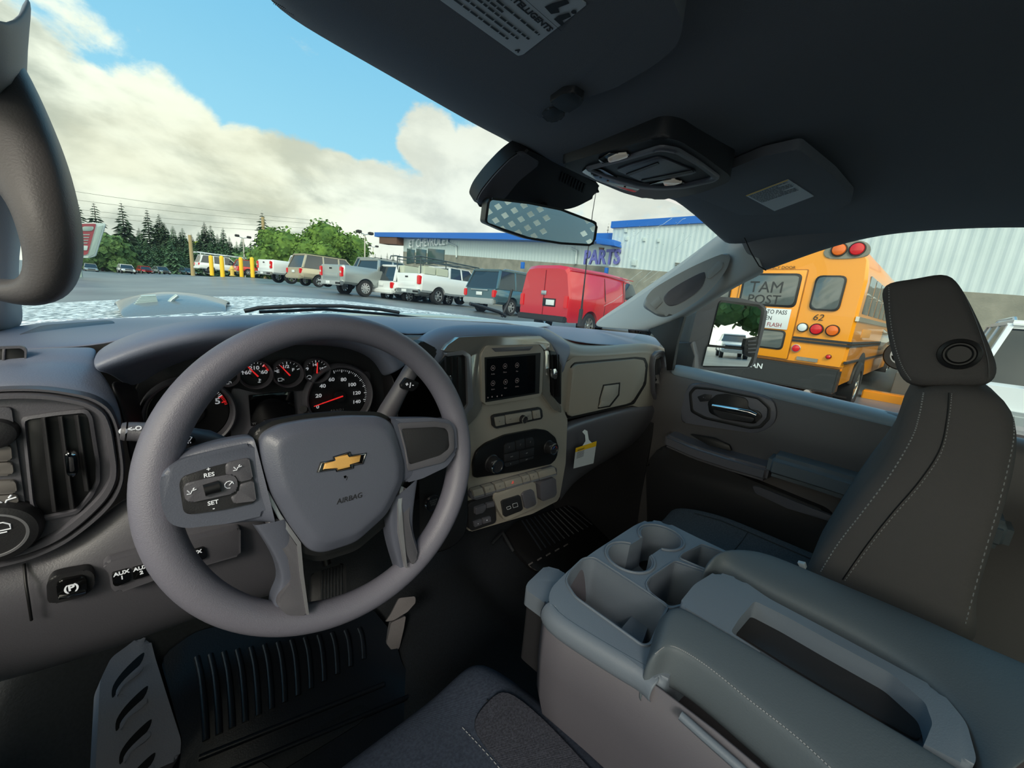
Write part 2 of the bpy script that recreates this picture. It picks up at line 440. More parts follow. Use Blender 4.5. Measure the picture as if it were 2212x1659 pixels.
# rain streaks and drops on the outside of the glass (right end)
m_drop = mat('water_drop', (235, 245, 248), .05, spec=1)
def wpt(x, y): return P(x, y, pl=((.9, .78, 1.73), (0, -.66, -.75)))
bm = bmesh.new(); rnd = random.Random(4)
for x0, y0, x1, y1 in ((1560, 500, 1260, 690), (1510, 490, 1370, 620), (1450, 470, 1330, 560), (1480, 470, 1400, 545), (1420, 600, 1330, 680), (1410, 480, 1340, 530), (1385, 585, 1300, 650)):
    pts = []
    for i in range(15):
        t = i/14; pts.append(wpt(x0+(x1-x0)*t+rnd.uniform(-2, 2), y0+(y1-y0)*t+rnd.uniform(-2, 2)))
    for k in range(0, 13, 2):
        if rnd.random() < .8: addtube(bm, pts[k:k+3], rnd.uniform(.0002, .0006), 5)
for i in range(90):
    x = rnd.uniform(1330, 1585); y = rnd.uniform(480, 600)
    if y > 1130-.4*x+140 or x+y*1.1 > 2215: continue
    c = wpt(x, y); r = rnd.uniform(.0006, .0014)
    addtube(bm, [c, c+V((rnd.uniform(.8, 2)*r, 0, -r*.4)), c+V((2.6*r, 0, -r*.8))], [r*.3, r*.6, r*.3], 5)
tag(fin('raindrops', bm, m_drop, ws), kind='stuff')

# ---- right A pillar with roof rail
wsedge = [(1285, 707, .965), (1340, 672, .88), (1420, 618, .74), (1500, 562, .60), (1560, 517, .505), (1594, 496, .46)]
out = [P(x, y, Y=Y) for x, y, Y in wsedge]
o2 = [p+V((.03, .03, .02)) for p in out]
winedge = [(1400, 715, 1.40), (1470, 690, 1.395), (1530, 652, 1.385), (1580, 620, 1.375), (1620, 600, 1.37), (1650, 585, 1.365)]
inn = [P(x, y, X=X) for x, y, X in winedge]
mid = [a.lerp(b, .5)+V((-.025, -.02, 0)) for a, b in zip(out, inn)]
q1 = [a.lerp(b, .12)+V((-.012, -.01, 0)) for a, b in zip(out, inn)]
q3 = [a.lerp(b, .88)+V((-.015, -.01, 0)) for a, b in zip(out, inn)]
i2 = [p+V((.05, .01, .0)) for p in inn]
tr = loft('trim_1', [o2, out, q1, mid, q3, inn, i2], m_pil, None, 2, .004); tr['kind'] = 'structure'
# roof rail over the right window
rail_lo = [(1640, 588, 1.365), (1720, 558, 1.36), (1800, 530, 1.355), (1900, 506, 1.35), (2020, 495, 1.35), (2212, 487, 1.35), (2500, 500, 1.35)]
lo = [P(x, y, X=X) for x, y, X in rail_lo]
upx = [(1590, 500), (1640, 478), (1760, 450), (1900, 400), (2020, 360), (2212, 330), (2500, 300)]
up = [P(1590, 500, Y=.458)]+[V((1.30, y, 1.905)) for y in (.40, .29, .16, .05, -.12, -.4)]
md = [a.lerp(b, .5)+V((-.012, 0, -.012)) for a, b in zip(lo, up)]
lo2 = [p+V((.06, 0, .012)) for p in lo]; up2 = [p+V((0, 0, .03)) for p in up]
rl = loft('trim_2', [lo2, lo, md, up, up2], m_head, None, 2, .004); rl['kind'] = 'structure'
tube('pillar_seam', [P(x, y, X=1.30) for x, y in ((1607, 512), (1622, 545), (1640, 575), (1655, 584))], .0016, m_blk, tr)
# grab handle on the pillar
PLH = ((1.33, .5, 1.70), (-.80, -.55, .1))
gh = empty('grab_handle', P(1470, 620, pl=PLH), 'grey grab handle on the right windshield pillar', 'handle')
pan('handle_body', [(1392, 657), (1405, 630), (1440, 606), (1506, 571), (1571, 546), (1576, 564), (1560, 596), (1520, 640), (1463, 676), (1432, 683), (1405, 670)], m_pil, gh, depth=.03, off=.016, bev=.007, spline=4, pl=PLH)
pan('grip_recess', [(1434, 641), (1460, 618), (1512, 590), (1524, 590), (1521, 612), (1499, 636), (1460, 659), (1441, 659)], m_low, gh, depth=.004, off=.0175, bev=.003, spline=4, pl=PLH)
pan('bolt_cover', [(1404, 656), (1423, 640), (1431, 652), (1415, 668)], m_pil, gh, depth=.003, off=.0185, r=.003, bev=.001, pl=PLH)
pan('bolt_cover', [(1530, 586), (1552, 564), (1563, 566), (1558, 582), (1534, 602), (1527, 600)], m_pil, gh, depth=.003, off=.0185, r=.003, bev=.001, pl=PLH)

# ---- left A pillar, close by, with its own handle
lp = loft('trim_3', [[V((-.30, 1.05, 1.44)), V((-.30, .75, 1.62)), V((-.30, .5, 1.80)), V((-.27, .3, 1.93)), V((-.25, 0, 1.97))],
  [P(-40, 760, Y=1.0), P(-40, 560, Y=.72), P(-70, 400, Y=.55), P(-120, 150, Y=.42), P(-160, 0, Y=.3)],
  [P(0, 740, Y=.98), P(10, 640, Y=.75), P(30, 420, Y=.57), P(30, 200, Y=.49), P(30, 60, Y=.40)],
  [P(45, 712, Y=1.0), P(25, 600, Y=.8), P(60, 420, Y=.62), P(38, 120, Y=.52), P(62, 0, Y=.47)],
  [P(52, 690, Y=1.03), P(25, 560, Y=.86), P(50, 380, Y=.66), P(42, 100, Y=.55), P(64, -20, Y=.5)]], m_pil, None, 2, .006); lp['kind'] = 'structure'
g2 = empty('grab_handle', P(80, 450, Y=.5), 'large dark grab handle close to the lens at the left edge', 'handle')
# swept handle bar: from the pillar top down and back into its lower foot
path = [(-60, 60, .50), (0, 130, .49), (50, 230, .47), (88, 330, .455), (112, 430, .445), (122, 510, .44), (112, 585, .445), (70, 622, .455), (10, 626, .47), (-60, 600, .49)]
wid = [40, 42, 44, 50, 56, 56, 56, 46, 40, 36]
bmh = []
pc = [P(x, y, Y=Y) for x, y, Y in path]
edgeO = [(-40, -10), (42, 118), (96, 235), (140, 345), (166, 450), (176, 530), (168, 605), (130, 655), (60, 668), (-40, 640)]
edgeI = [(-100, 60), (-90, 190), (-70, 330), (-30, 395), (8, 430), (34, 500), (48, 560), (40, 604), (0, 606), (-60, 600)]
Ys = [.50, .49, .47, .455, .445, .44, .445, .455, .47, .49]
O = [P(x, y, Y=Y) for (x, y), Y in zip(edgeO, Ys)]; I = [P(x, y, Y=Y) for (x, y), Y in zip(edgeI, Ys)]
def off(l, dy): return [p+V((0, dy, 0)) for p in l]
mixp = lambda a, b, t: [p.lerp(q, t) for p, q in zip(a, b)]
sec = [off(O, .03), off(O, .0), off(mixp(O, I, .12), -.014), off(mixp(O, I, .5), -.018), off(mixp(O, I, .88), -.012), off(I, .0), off(I, .03)]
loft('handle_body', sec, m_dor, g2, 2, 0, close=False)

# ---- sun visors
VZ = 1.868
v1 = empty('sun_visor', P(1130, 90, Z=VZ), 'dark driver side sun visor with a large white label at the top', 'sun visor')
vis = [(560, -110), (898, 94), (1131, 235), (1152, 254), (1175, 258), (1225, 225), (1330, 190), (1415, 140), (1462, 100), (1478, 55), (1450, -10), (1380, -110)]
pan('visor_body', vis, m_head, v1, depth=.022, r=.012, bev=.005, Z=VZ)
tube('visor_lit_edge', [P(x, y, Z=VZ)+V((0, 0, .004)) for x, y in ((600, -87), (898, 94), (1120, 229), (1148, 250))], .0022, m_pil, v1, 6)  # lighter tube stands in for windshield light catching the visor edge
pan('visor_clip', [(1185, 224), (1215, 203), (1240, 200), (1262, 214), (1255, 228), (1226, 246)], m_dark, v1, depth=.012, off=.008, r=.004, bev=.003, Z=VZ)
pan('clip_foot', [(1168, 250), (1180, 236), (1205, 232), (1222, 248), (1210, 262), (1185, 266)], m_dark, v1, depth=.012, off=.002, r=.004, bev=.003, Z=VZ)
lb = pan('warning_label', [(820, -100), (950, 0), (1119, 121), (1130, 118), (1268, 10), (1100, -120)], m_lbl, v1, depth=.001, off=.0012, r=.002, bev=0, Z=VZ)
A, B, D = P(950, 0, Z=VZ-.0016), P(1119, 121, Z=VZ-.0016), P(1268, 10, Z=VZ-.0016)
rr = (B-A).normalized(); uu = (D-B); uu = (uu-rr*uu.dot(rr)); HL = uu.length; uu.normalize(); nn = V((0, 0, -1))
c0 = B
def lp_(a, b): return c0-rr*a+uu*b
for i, (b, a, s) in enumerate(((.0125, .014, 0), (.0205, .010, 0), (.0285, .005, 0), (.0345, .006, 0), (.0405, .004, 0))):
    bars('label_text', lp_(.16+a, b), rr, uu, .155-a*.4, 1, .005, .0026, m_ink, lb, i+3, nn)
text('SIEGES INTELLIGENTS', lp_(.008, .051), rr, uu, .0088, m_ink, lb, align='RIGHT', bold=.0002, extr=.0002)
bm = bmesh.new(); q = [lp_(.16, .0585), lp_(.002, .0585), lp_(.002, .0590), lp_(.16, .0590)]; bm.faces.new([bm.verts.new(p+nn*.0003) for p in q]); fin('label_rule', bm, m_ink, lb, False)
# pictogram: seated figure and child seat crossed by an airbag
def picto(name, pts, o=(0, 0), s=1):
    bm = bmesh.new(); bm.faces.new([bm.verts.new(lp_(o[0]-x*s, o[1]+y*s)+nn*.0004) for x, y in pts]); fin(name, bm, m_ink, lb, False)
picto('pictogram', [(0, .000), (.010, -.001), (.013, .006), (.008, .008), (.010, .019), (.005, .020), (.001, .008)], (.034, .066))
picto('pictogram', [(0, 0), (.011, 0), (.010, .004), (.006, .005), (.007, .014), (.002, .015), (-.001, .006)], (.018, .063))
picto('pictogram', [(.0025*math.cos(a*.7), .0025*math.sin(a*.7)) for a in range(9)], (.014, .082))
text('A', lp_(.006, .006), rr, uu, .006, m_ink, lb, bold=.0004, extr=.0002, name='recycle_mark')
VZ2 = 1.884
v2 = empty('sun_visor', P(1680, 430, Z=VZ2), 'dark passenger side sun visor with a small yellow edged label', 'sun visor')
pan('visor_body', [(1470, 416), (1500, 424), (1644, 484), (1662, 487), (1710, 479), (1800, 458), (1838, 438), (1840, 424), (1800, 380), (1725, 322), (1640, 340), (1540, 380)], m_head, v2, depth=.016, r=.01, bev=.005, Z=VZ2)
l2 = pan('warning_label', [(1611, 423), (1702, 388), (1758, 424), (1673, 456)], m_lbl, v2, depth=.001, off=.0012, r=.0015, bev=0, Z=VZ2)
a, b, c = P(1611, 423, Z=VZ2-.0016), P(1702, 388, Z=VZ2-.0016), P(1673, 456, Z=VZ2-.0016)
r2 = (b-a).normalized(); u2 = (a-c); hl2 = u2.length; u2.normalize()
slab('yellow_band', [a, b, b-u2*.004, a-u2*.004], (0, 0, -1), .0003, m_yel, l2, 0)
bars('label_text', a+r2*.006-u2*.008, r2, u2, (b-a).length-.012, 9, .0075, .003, m_ink, l2, 8, V((0, 0, -1)))

# ---- overhead console
OZ = 1.858
oc = empty('overhead_console', P(1420, 360, Z=OZ), 'dark overhead console with two map lamps above the mirror', 'overhead console')
outer = [(1208, 356), (1300, 330), (1425, 296), (1467, 303), (1525, 340), (1578, 380), (1576, 393), (1520, 415), (1452, 431), (1398, 431), (1347, 417), (1270, 385)]
pan('console_frame', outer, m_dark, oc, depth=.05, r=.015, bev=.006, Z=OZ)
ringpan('console_rim', [(1262, 362), (1350, 338), (1428, 313), (1466, 320), (1512, 348), (1557, 381), (1545, 390), (1480, 404), (1430, 408), (1380, 405), (1330, 390)],
        [(1275, 363), (1355, 342), (1427, 321), (1460, 327), (1505, 353), (1540, 380), (1530, 385), (1478, 397), (1432, 400), (1386, 396), (1338, 383)], m_low, oc, off=.001, r=.008, Z=OZ)
pan('sensor_strip', [(1256, 372), (1270, 362), (1300, 366), (1340, 388), (1383, 408), (1372, 416), (1340, 408), (1290, 390)], m_piano, oc, depth=.003, off=.003, r=.004, bev=.001, Z=OZ)
for x, y, m_ in ((1279, 376, m_dim), (1297, 384, m_dim), (1313, 391, mat('amber_mark', (190, 110, 60), .5)), (1350, 404, mat('amber_mark', (190, 110, 60), .5))):
    lathe('indicator', P(x, y, Z=OZ-.0035), (0, 0, -1), [(.0022, 0), (.0022, .0005), (0, .0006)], m_, oc, 12)
m_lens = mat('lamp_lens', (190, 190, 182), .15, coat=.4, emit=((255, 240, 215), .06))
pan('map_lamp', [(1291, 345), (1315, 333), (1355, 330), (1364, 341), (1340, 350), (1306, 358)], m_piano, oc, depth=.003, off=.003, r=.004, bev=.001, Z=OZ)
pan('map_lamp_lens', [(1312, 344), (1330, 335), (1353, 333), (1357, 340), (1336, 347), (1316, 352)], m_lens, oc, depth=.003, off=.005, r=.003, bev=.001, Z=OZ)
pan('map_lamp', [(1400, 400), (1440, 388), (1462, 387), (1480, 396), (1462, 403), (1426, 406)], m_piano, oc, depth=.003, off=.003, r=.004, bev=.001, Z=OZ)
pan('map_lamp_lens', [(1432, 394), (1455, 389), (1474, 395), (1458, 400), (1436, 402)], m_lens, oc, depth=.003, off=.005, r=.003, bev=.001, Z=OZ)
pan('storage_lid', [(1330, 368), (1362, 356), (1420, 340), (1440, 345), (1505, 372), (1500, 376), (1440, 388), (1385, 392)], m_low, oc, depth=.004, off=.002, r=.006, bev=.002, Z=OZ)
pan('lid_groove', [(1352, 377), (1420, 352), (1424, 355), (1357, 381)], m_blk, oc, depth=.002, off=.0035, bev=0, Z=OZ)
pan('lid_groove', [(1385, 390), (1495, 368), (1499, 372), (1390, 394)], m_blk, oc, depth=.002, off=.0035, bev=0, Z=OZ)

# ---- inside mirror with its housing against the glass
mr = empty('rear_view_mirror', (.58, .55, 1.80), 'rear view mirror reflecting a diamond pattern rack, in front of its black shroud', 'mirror')
PLC = ((.60, .615, 1.80), (0, -.72, -.69))
pan('sensor_shroud', [(1024, 444), (1034, 416), (1062, 380), (1098, 343), (1130, 320), (1200, 350), (1240, 366), (1300, 405), (1288, 425), (1240, 450), (1190, 456), (1120, 440), (1060, 452)], m_dark, mr, depth=.03, off=.0, r=.02, bev=.012, pl=PLC)
pan('shroud_side', [(1028, 440), (1040, 415), (1068, 380), (1102, 345), (1130, 328), (1170, 352), (1120, 392), (1090, 430), (1060, 446)], m_low, mr, depth=.01, off=.003, r=.01, bev=.005, pl=PLC)
for i in range(9):
    pan('shroud_louver', [(1215+i*6, 372+i*3.2), (1218+i*6, 373+i*3.2), (1212+i*6, 392+i*3.2), (1209+i*6, 391+i*3.2)], m_blk, mr, depth=.003, off=.002, bev=0, pl=PLC)
MN = V((-.34, -.925, -.165)); PM = ((.575, .55, 1.775), MN)
mo = [(1047, 481), (1053, 433), (1060, 426), (1142, 436), (1212, 450), (1286, 478), (1292, 485), (1286, 524), (1278, 532), (1212, 528), (1142, 517), (1088, 499)]
mi = [(1052, 480), (1058, 437), (1063, 432), (1142, 441), (1211, 455), (1281, 482), (1286, 487), (1281, 520), (1275, 527), (1212, 523), (1143, 512), (1090, 494)]
pan('mirror_housing', mo, m_blk, mr, depth=.03, r=.006, bev=.004, pl=PM)
pan('mirror_glass', mi, m_mir, mr, depth=.001, off=.0008, r=.005, bev=0, pl=PM)
tube('mirror_stem', [V((.62, .575, 1.80)), V((.63, .60, 1.82)), V((.63, .62, 1.85))], .012, m_blk, mr, 12)

# ---- passenger door
XD = 1.40
dr = empty('door_1', (XD, .1, 1.2)); dr['kind'] = 'structure'
# inner skin lofted: sill at top, waist, armrest scoop, map pocket, bottom
ys = [.85, .66, .50, .30, .10, -.10, -.45, -1.1]
def drow(x, z, dz=0): return [V((x, y, z-dz*(.7-y))) for y in ys]
loft('door_skin', [drow(1.47, 1.425, .02), drow(1.425, 1.432, .02), drow(1.40, 1.415, .02), drow(1.395, 1.36, .02), drow(1.385, 1.27), drow(1.41, 1.20), drow(1.415, 1.12), drow(1.41, 1.0), drow(1.40, .9), drow(1.42, .62)], m_dor, dr, 2, .008)
sil = [(1452, 792), (1490, 800), (1600, 823), (1740, 855), (1945, 905), (2212, 970)]
so_ = [P(x, y, X=1.405) for x, y in sil]
loft('door_sill', [[p+V((.05, 0, .004)) for p in so_], [p+V((.03, 0, .007)) for p in so_], [p+V((.006, 0, .002)) for p in so_], [p+V((-.008, 0, -.012)) for p in so_], [p+V((-.006, 0, -.03)) for p in so_]], m_sill, dr, 2, .004)
X1 = XD-.012
esc = [(1470, 905), (1482, 845), (1500, 828), (1560, 836), (1650, 855), (1676, 880), (1672, 915), (1640, 935), (1600, 932), (1520, 920), (1490, 915)]
pan('handle_bezel', esc, m_low, dr, depth=.02, off=.004, bev=.006, spline=3, X=X1)
ringpan('handle_bezel_rim', [(1488, 848), (1500, 834), (1540, 838), (1640, 858), (1665, 880), (1664, 905), (1645, 925), (1620, 927), (1520, 905), (1492, 890)],
        [(1494, 851), (1503, 840), (1540, 843), (1636, 862), (1658, 882), (1656, 902), (1640, 919), (1620, 921), (1525, 900), (1498, 886)], m_blk, dr, off=.004, r=.006, prof=((0, -.002), (0, .001), (.5, .002), (1, .001), (1, -.002)), X=X1)
pan('handle_cup', [(1528, 868), (1548, 852), (1570, 850), (1608, 858), (1616, 866), (1616, 882), (1640, 888), (1648, 900), (1630, 916), (1560, 905), (1532, 892)], m_blk, dr, depth=.004, off=.006, r=.008, bev=.002, X=X1)
pa = [P(x, y, X=X1-.02) for x, y in ((1539, 876), (1560, 880), (1590, 885), (1620, 891), (1634, 897))]
tube('door_handle', pa, [.006, .0078, .008, .0085, .006], m_chr, dr, 12)
pan('handle_grip', [(1540, 884), (1630, 903), (1626, 912), (1560, 904), (1544, 896)], m_dark, dr, depth=.012, off=.016, r=.004, bev=.002, X=X1)
pan('lock_switch', [(1506, 857), (1522, 851), (1537, 853), (1533, 866), (1512, 868)], m_dark, dr, depth=.003, off=.007, r=.002, bev=.001, X=X1)
ptext('+ -', 1521, 859, .008, m_dim, dr, off=.0085, X=X1)
# armrest (front bar with window switch, then the elbow pad)
def doorbar(name, topline, drop, xo, xi, m, bev=.01):
    t = [P(x, y, X=xi) for x, y in topline]
    rows = []
    for dx, dz in ((0, .0), (xo-xi, 0.0), ):
        pass
    a = [p+V((XD+.03-xi, 0, .006)) for p in t]; b = t; c = [p+V((0, 0, -drop)) for p in t]; d = [p+V((XD+.03-xi, 0, -drop-.015)) for p in t]
    bm = bmesh.new(); g = [[bm.verts.new(p) for p in r] for r in (a, b, c, d)]
    n = len(t)
    for q in range(4):
        A_, B_ = g[q], g[(q+1) % 4]
        for i in range(n-1): bm.faces.new((A_[i], A_[i+1], B_[i+1], B_[i]))
    bm.faces.new([g[q][0] for q in range(4)]); bm.faces.new([g[q][-1] for q in reversed(range(4))])
    bmesh.ops.recalc_face_normals(bm, faces=bm.faces)
    bmesh.ops.bevel(bm, geom=bm.edges[:], offset=bev, segments=3, affect='EDGES', clamp_overlap=True)
    return fin(name, bm, m, dr)
doorbar('armrest', [(1436, 938), (1500, 965), (1580, 990), (1661, 1012)], .045, 0, 1.335, m_low)
doorbar('elbow_pad', [(1660, 982), (1760, 1010), (1880, 1046), (2010, 1085), (2200, 1140)], .065, 0, 1.325, m_vin, .016)
pan('window_switch', [(1490, 938), (1540, 946), (1575, 962), (1580, 975), (1530, 962)], m_blk, dr, depth=.012, off=.004, r=.004, bev=.002, X=XD-.04)
pan('map_pocket', [(1430, 960), (1500, 985), (1630, 1040), (1800, 1110), (1800, 1230), (1400, 1230), (1395, 1000)], m_dark, dr, depth=.03, off=.02, r=.03, bev=.012, X=XD)
pan('pocket_lip', [(1625, 1050), (1640, 1052), (1720, 1085), (1810, 1120), (1810, 1132), (1700, 1098), (1632, 1066)], m_low, dr, depth=.012, off=.03, r=.004, bev=.004, X=XD)
# glass of the door, a step outside of the sill
wt = [V((1.44, .86, 1.44)), V((1.44, .40, 1.44)), V((1.44, 0, 1.44)), V((1.44, -.9, 1.44))]
wu = [V((1.43, .84, 1.46)), V((1.40, .44, 1.88)), V((1.395, 0, 1.90)), V((1.395, -.9, 1.90))]
w2 = loft('window_2', [wt, wu], m_win, None, 0); w2['kind'] = 'structure'
# sail panel (black triangle between pillar and door) and outer sheet metal
sp = slab('trim_4', [P(x, y, X=1.385) for x, y in ((1400, 712), (1466, 688), (1478, 684), (1462, 740), (1452, 800), (1440, 800), (1436, 752))], (-1, 0, 0), .02, m_blk, None, .002); sp['kind'] = 'structure'
bp = box('trim_5', (1.30, -1.15, .62), (1.47, -.62, 1.95), m_blk, None, .02); bp['kind'] = 'structure'
kp = box('trim_6', (1.40, .62, .6), (1.46, 1.22, 1.42), m_dark, None, .01); kp['kind'] = 'structure'
# ================================================================ DASHBOARD
db = empty('dashboard', (.6, .75, 1.3), 'wide dark dashboard running under the windshield, with gauges, screen and glove boxes', 'dashboard')
def L(rows, name, m, parent=None, sub=2, thick=.006):
    return loft(name, [[P(a[0], a[1], Y=a[2]) for a in r] for r in rows], m, parent or db, sub, thick)
def yr(Y, pts): return [(x, y, Y) for x, y in pts]
box('carrier', (-.24, .76, 1.12), (1.42, 1.02, 1.50), m_blk, db, .01)
L([yr(1.02, [(-150, 742), (0, 712), (100, 694), (300, 687), (450, 683), (620, 681), (800, 683), (930, 690), (1060, 697), (1190, 703), (1292, 712), (1350, 718), (1410, 724)]),
   yr(.86, [(-150, 748), (0, 722), (105, 708), (300, 694), (450, 687), (620, 683), (800, 685), (930, 692), (1060, 700), (1190, 709), (1292, 722), (1360, 728), (1425, 735)]),
   yr(.74, [(-150, 768), (0, 742), (110, 730), (220, 724), (380, 700), (560, 684), (740, 684), (880, 697), (1010, 700), (1130, 704), (1240, 732), (1340, 736), (1430, 742)]),
   yr(.67, [(-150, 785), (0, 762), (112, 752), (212, 750), (350, 712), (540, 686), (740, 688), (890, 735), (960, 708), (1135, 702), (1240, 744), (1340, 746), (1436, 752)])],
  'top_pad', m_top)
# left end of the pad wraps down to the vent pod
L([yr(.67, [(-150, 785), (0, 762), (60, 756), (112, 752), (170, 751), (215, 750)]),
   yr(.64, [(-150, 800), (0, 780), (60, 775), (112, 770), (170, 768), (205, 775)]),
   yr(.63, [(-150, 812), (0, 795), (60, 792), (112, 788), (170, 790), (212, 802)]),
   yr(.61, [(-150, 815), (0, 797), (60, 796), (112, 795), (180, 800), (235, 822)]),
   yr(.585, [(-150, 835), (0, 822), (70, 824), (150, 830), (215, 850), (268, 900)]),
   yr(.575, [(-150, 860), (0, 848), (70, 850), (150, 860), (210, 880), (262, 935)]),
   yr(.60, [(-150, 880), (0, 868), (70, 870), (150, 880), (200, 900), (262, 960)])],
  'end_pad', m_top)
pan('speaker_grille', [(42, 722), (92, 702), (238, 691), (250, 697), (150, 716), (44, 723)], m_low, db, depth=.004, off=.004, r=.004, bev=.001, pl=((0, .85, 1.535), (0, -.25, 1)))
pan('demist_vent', [(-30, 755), (45, 752), (53, 758), (53, 776), (45, 784), (-30, 787)], m_blk, db, depth=.01, off=.006, r=.003, bev=.0005, Y=.645)
ringpan('demist_vent_rim', [(-32, 750), (50, 747), (58, 755), (57, 780), (50, 790), (-32, 793)], [(-30, 755), (45, 752), (53, 758), (53, 776), (45, 784), (-30, 787)], m_low, db, off=.007, r=.003, Y=.645, prof=((0, -.004), (0, .001), (1, .001), (1, -.004)))
pan('vent_vane', [(5, 754), (12, 754), (10, 786), (3, 786)], m_low, db, depth=.006, off=.008, bev=.0005, Y=.645)
# brow over the gauges
L([yr(.685, [(222, 752), (300, 718), (400, 694), (520, 684), (680, 684), (800, 690), (870, 722), (905, 762)]),
   yr(.64, [(205, 765), (292, 722), (400, 698), (530, 686), (680, 687), (800, 696), (862, 728), (893, 770)]),
   yr(.60, [(197, 782), (292, 740), (400, 712), (535, 700), (680, 700), (790, 710), (850, 745), (878, 790)]),
   yr(.592, [(200, 797), (305, 758), (415, 728), (545, 715), (680, 716), (780, 724), (842, 758), (864, 800)]),
   yr(.60, [(212, 806), (322, 768), (430, 741), (555, 729), (680, 729), (768, 737), (830, 770), (848, 808)]),
   yr(.63, [(235, 806), (335, 775), (438, 750), (560, 737), (680, 736), (765, 744), (822, 775), (838, 812)]),
   yr(.70, [(285, 850), (345, 795), (440, 765), (560, 745), (680, 742), (762, 750), (812, 778), (825, 815)])],
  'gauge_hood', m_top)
# inner walls of the gauge recess
L([yr(.60, [(235, 822), (262, 880), (275, 960), (290, 1040), (330, 1080)]), yr(.63, [(250, 820), (285, 880), (300, 960), (320, 1030), (350, 1060)]), yr(.70, [(300, 830), (300, 880), (320, 960), (350, 1010), (380, 1040)])], 'recess_wall', m_dark)
L([yr(.63, [(850, 800), (856, 850), (862, 900), (868, 980)]), yr(.70, [(822, 800), (828, 850), (835, 900), (840, 980)])], 'recess_wall', m_dark)
pan('gauge_panel', [(282, 1060), (282, 860), (330, 780), (440, 748), (600, 735), (760, 738), (830, 775), (850, 830), (850, 1030)], m_dark, db, depth=.02, r=.02, bev=0, Y=.715)
GY = .70
pan('gauge_bezel', [(500, 835), (555, 850), (630, 846), (690, 842), (800, 800), (800, 960), (560, 985), (500, 960)], m_low, db, depth=.01, r=.01, bev=.002, Y=.708)
def gauge(cx, cy, ex, marks, needle, nl, hub=.008, depth=0, ticks=None, rim=True):
    c = P(cx, cy, Y=GY); r = (P(ex, cy, Y=GY)-c).length
    g = lathe('gauge', c+V((0, .006, 0)), (0, -1, 0), [(r*.90, 0), (r*.88, .001), (0, .001)], m_blk, db, 48)
    lathe('gauge_rim', c, (0, -1, 0), [(r*1.06, -.006), (r*1.05, .006), (r*1.0, .010), (r*.95, .008), (r*.90, -.004)], m_low, g, 48)
    up = V((0, 0, 1)); rt = V((1, 0, 0)); f = V((0, -.0005, 0))
    for s, x, y, z in marks: text(s, P(x, y, Y=GY)+f, rt, up, z, m_wht, g, bold=.0002, name='numeral', sx=1.15)
    bm = bmesh.new(); bmr = bmesh.new(); n2 = 0
    for a0, a1, n, ln, red in (ticks or []):
        for i in range(n):
            a = math.radians(a0+(a1-a0)*i/max(1, n-1)); d = rt*math.sin(a)+up*math.cos(a); t = rt*math.cos(a)-up*math.sin(a)
            big = 1 if i % 4 == 0 else .6; w = .0006*(1.2 if big == 1 else .6)
            p, q = c+d*(r*.86)+f, c+d*(r*.86-ln*big)+f
            B = bmr if red else bm
            B.faces.new([B.verts.new(v) for v in (p-t*w, p+t*w, q+t*w, q-t*w)]); n2 += red
    fin('tick_marks', bm, m_wht, g, False)
    if n2: fin('red_zone', bmr, m_red, g, False)
    else: bmr.free()
    a = math.radians(needle); d = rt*math.sin(a)+up*math.cos(a)
    tube('needle', [c-d*.004+V((0, -.005, 0)), c+d*nl*r+V((0, -.005, 0))], [.0013, .0007], m_red, g, 6)
    lathe('needle_hub', c, (0, -1, 0), [(hub, 0), (hub*.9, .004), (0, .0045)], m_blk, g, 24)
    return g
gauge(412, 893, 506, [('4', 440, 846, .0125), ('5', 470, 867, .0125)], 268, .42, .017, ticks=[(15, 58, 13, .006, 0), (60, 78, 7, .006, 1)])
gauge(734, 856, 800, [('0', 686, 879, .0085), ('20', 688, 855, .009), ('40', 697, 834, .009), ('60', 716, 820, .009), ('80', 742, 820, .009), ('100', 760, 831, .009), ('120', 770, 849, .009), ('140', 770, 868, .009)],
      255, .82, .011, ticks=[(-12, 108, 30, .005, 0)])
gauge(490, 812, 516, [('120', 494, 807, .0085)], -35, .5, .006, ticks=[(0, 60, 6, .004, 0)])
gauge(552, 808, 587, [('160', 532, 805, .008), ('210', 549, 795, .008), ('260', 567, 804, .008)], -38, .8, .007, ticks=[(-75, 40, 9, .004, 0), (42, 75, 6, .004, 1)])
gauge(621, 806, 653, [('E', 600, 802, .007), ('1/2', 617, 792, .007), ('F', 633, 799, .007)], -38, .8, .007, ticks=[(-75, 70, 9, .004, 0)])
gauge(683, 800, 710, [('9', 664, 797, .007), ('14', 679, 788, .0065), ('19', 694, 797, .007)], 4, .7, .006, ticks=[(-75, 70, 9, .004, 0)])
ptext('MPH', 701, 870, .004, m_dim, db, off=.001, Y=GY)
ptext('P R N D 1', 729, 886, .0055, m_dim, db, off=.001, Y=GY)
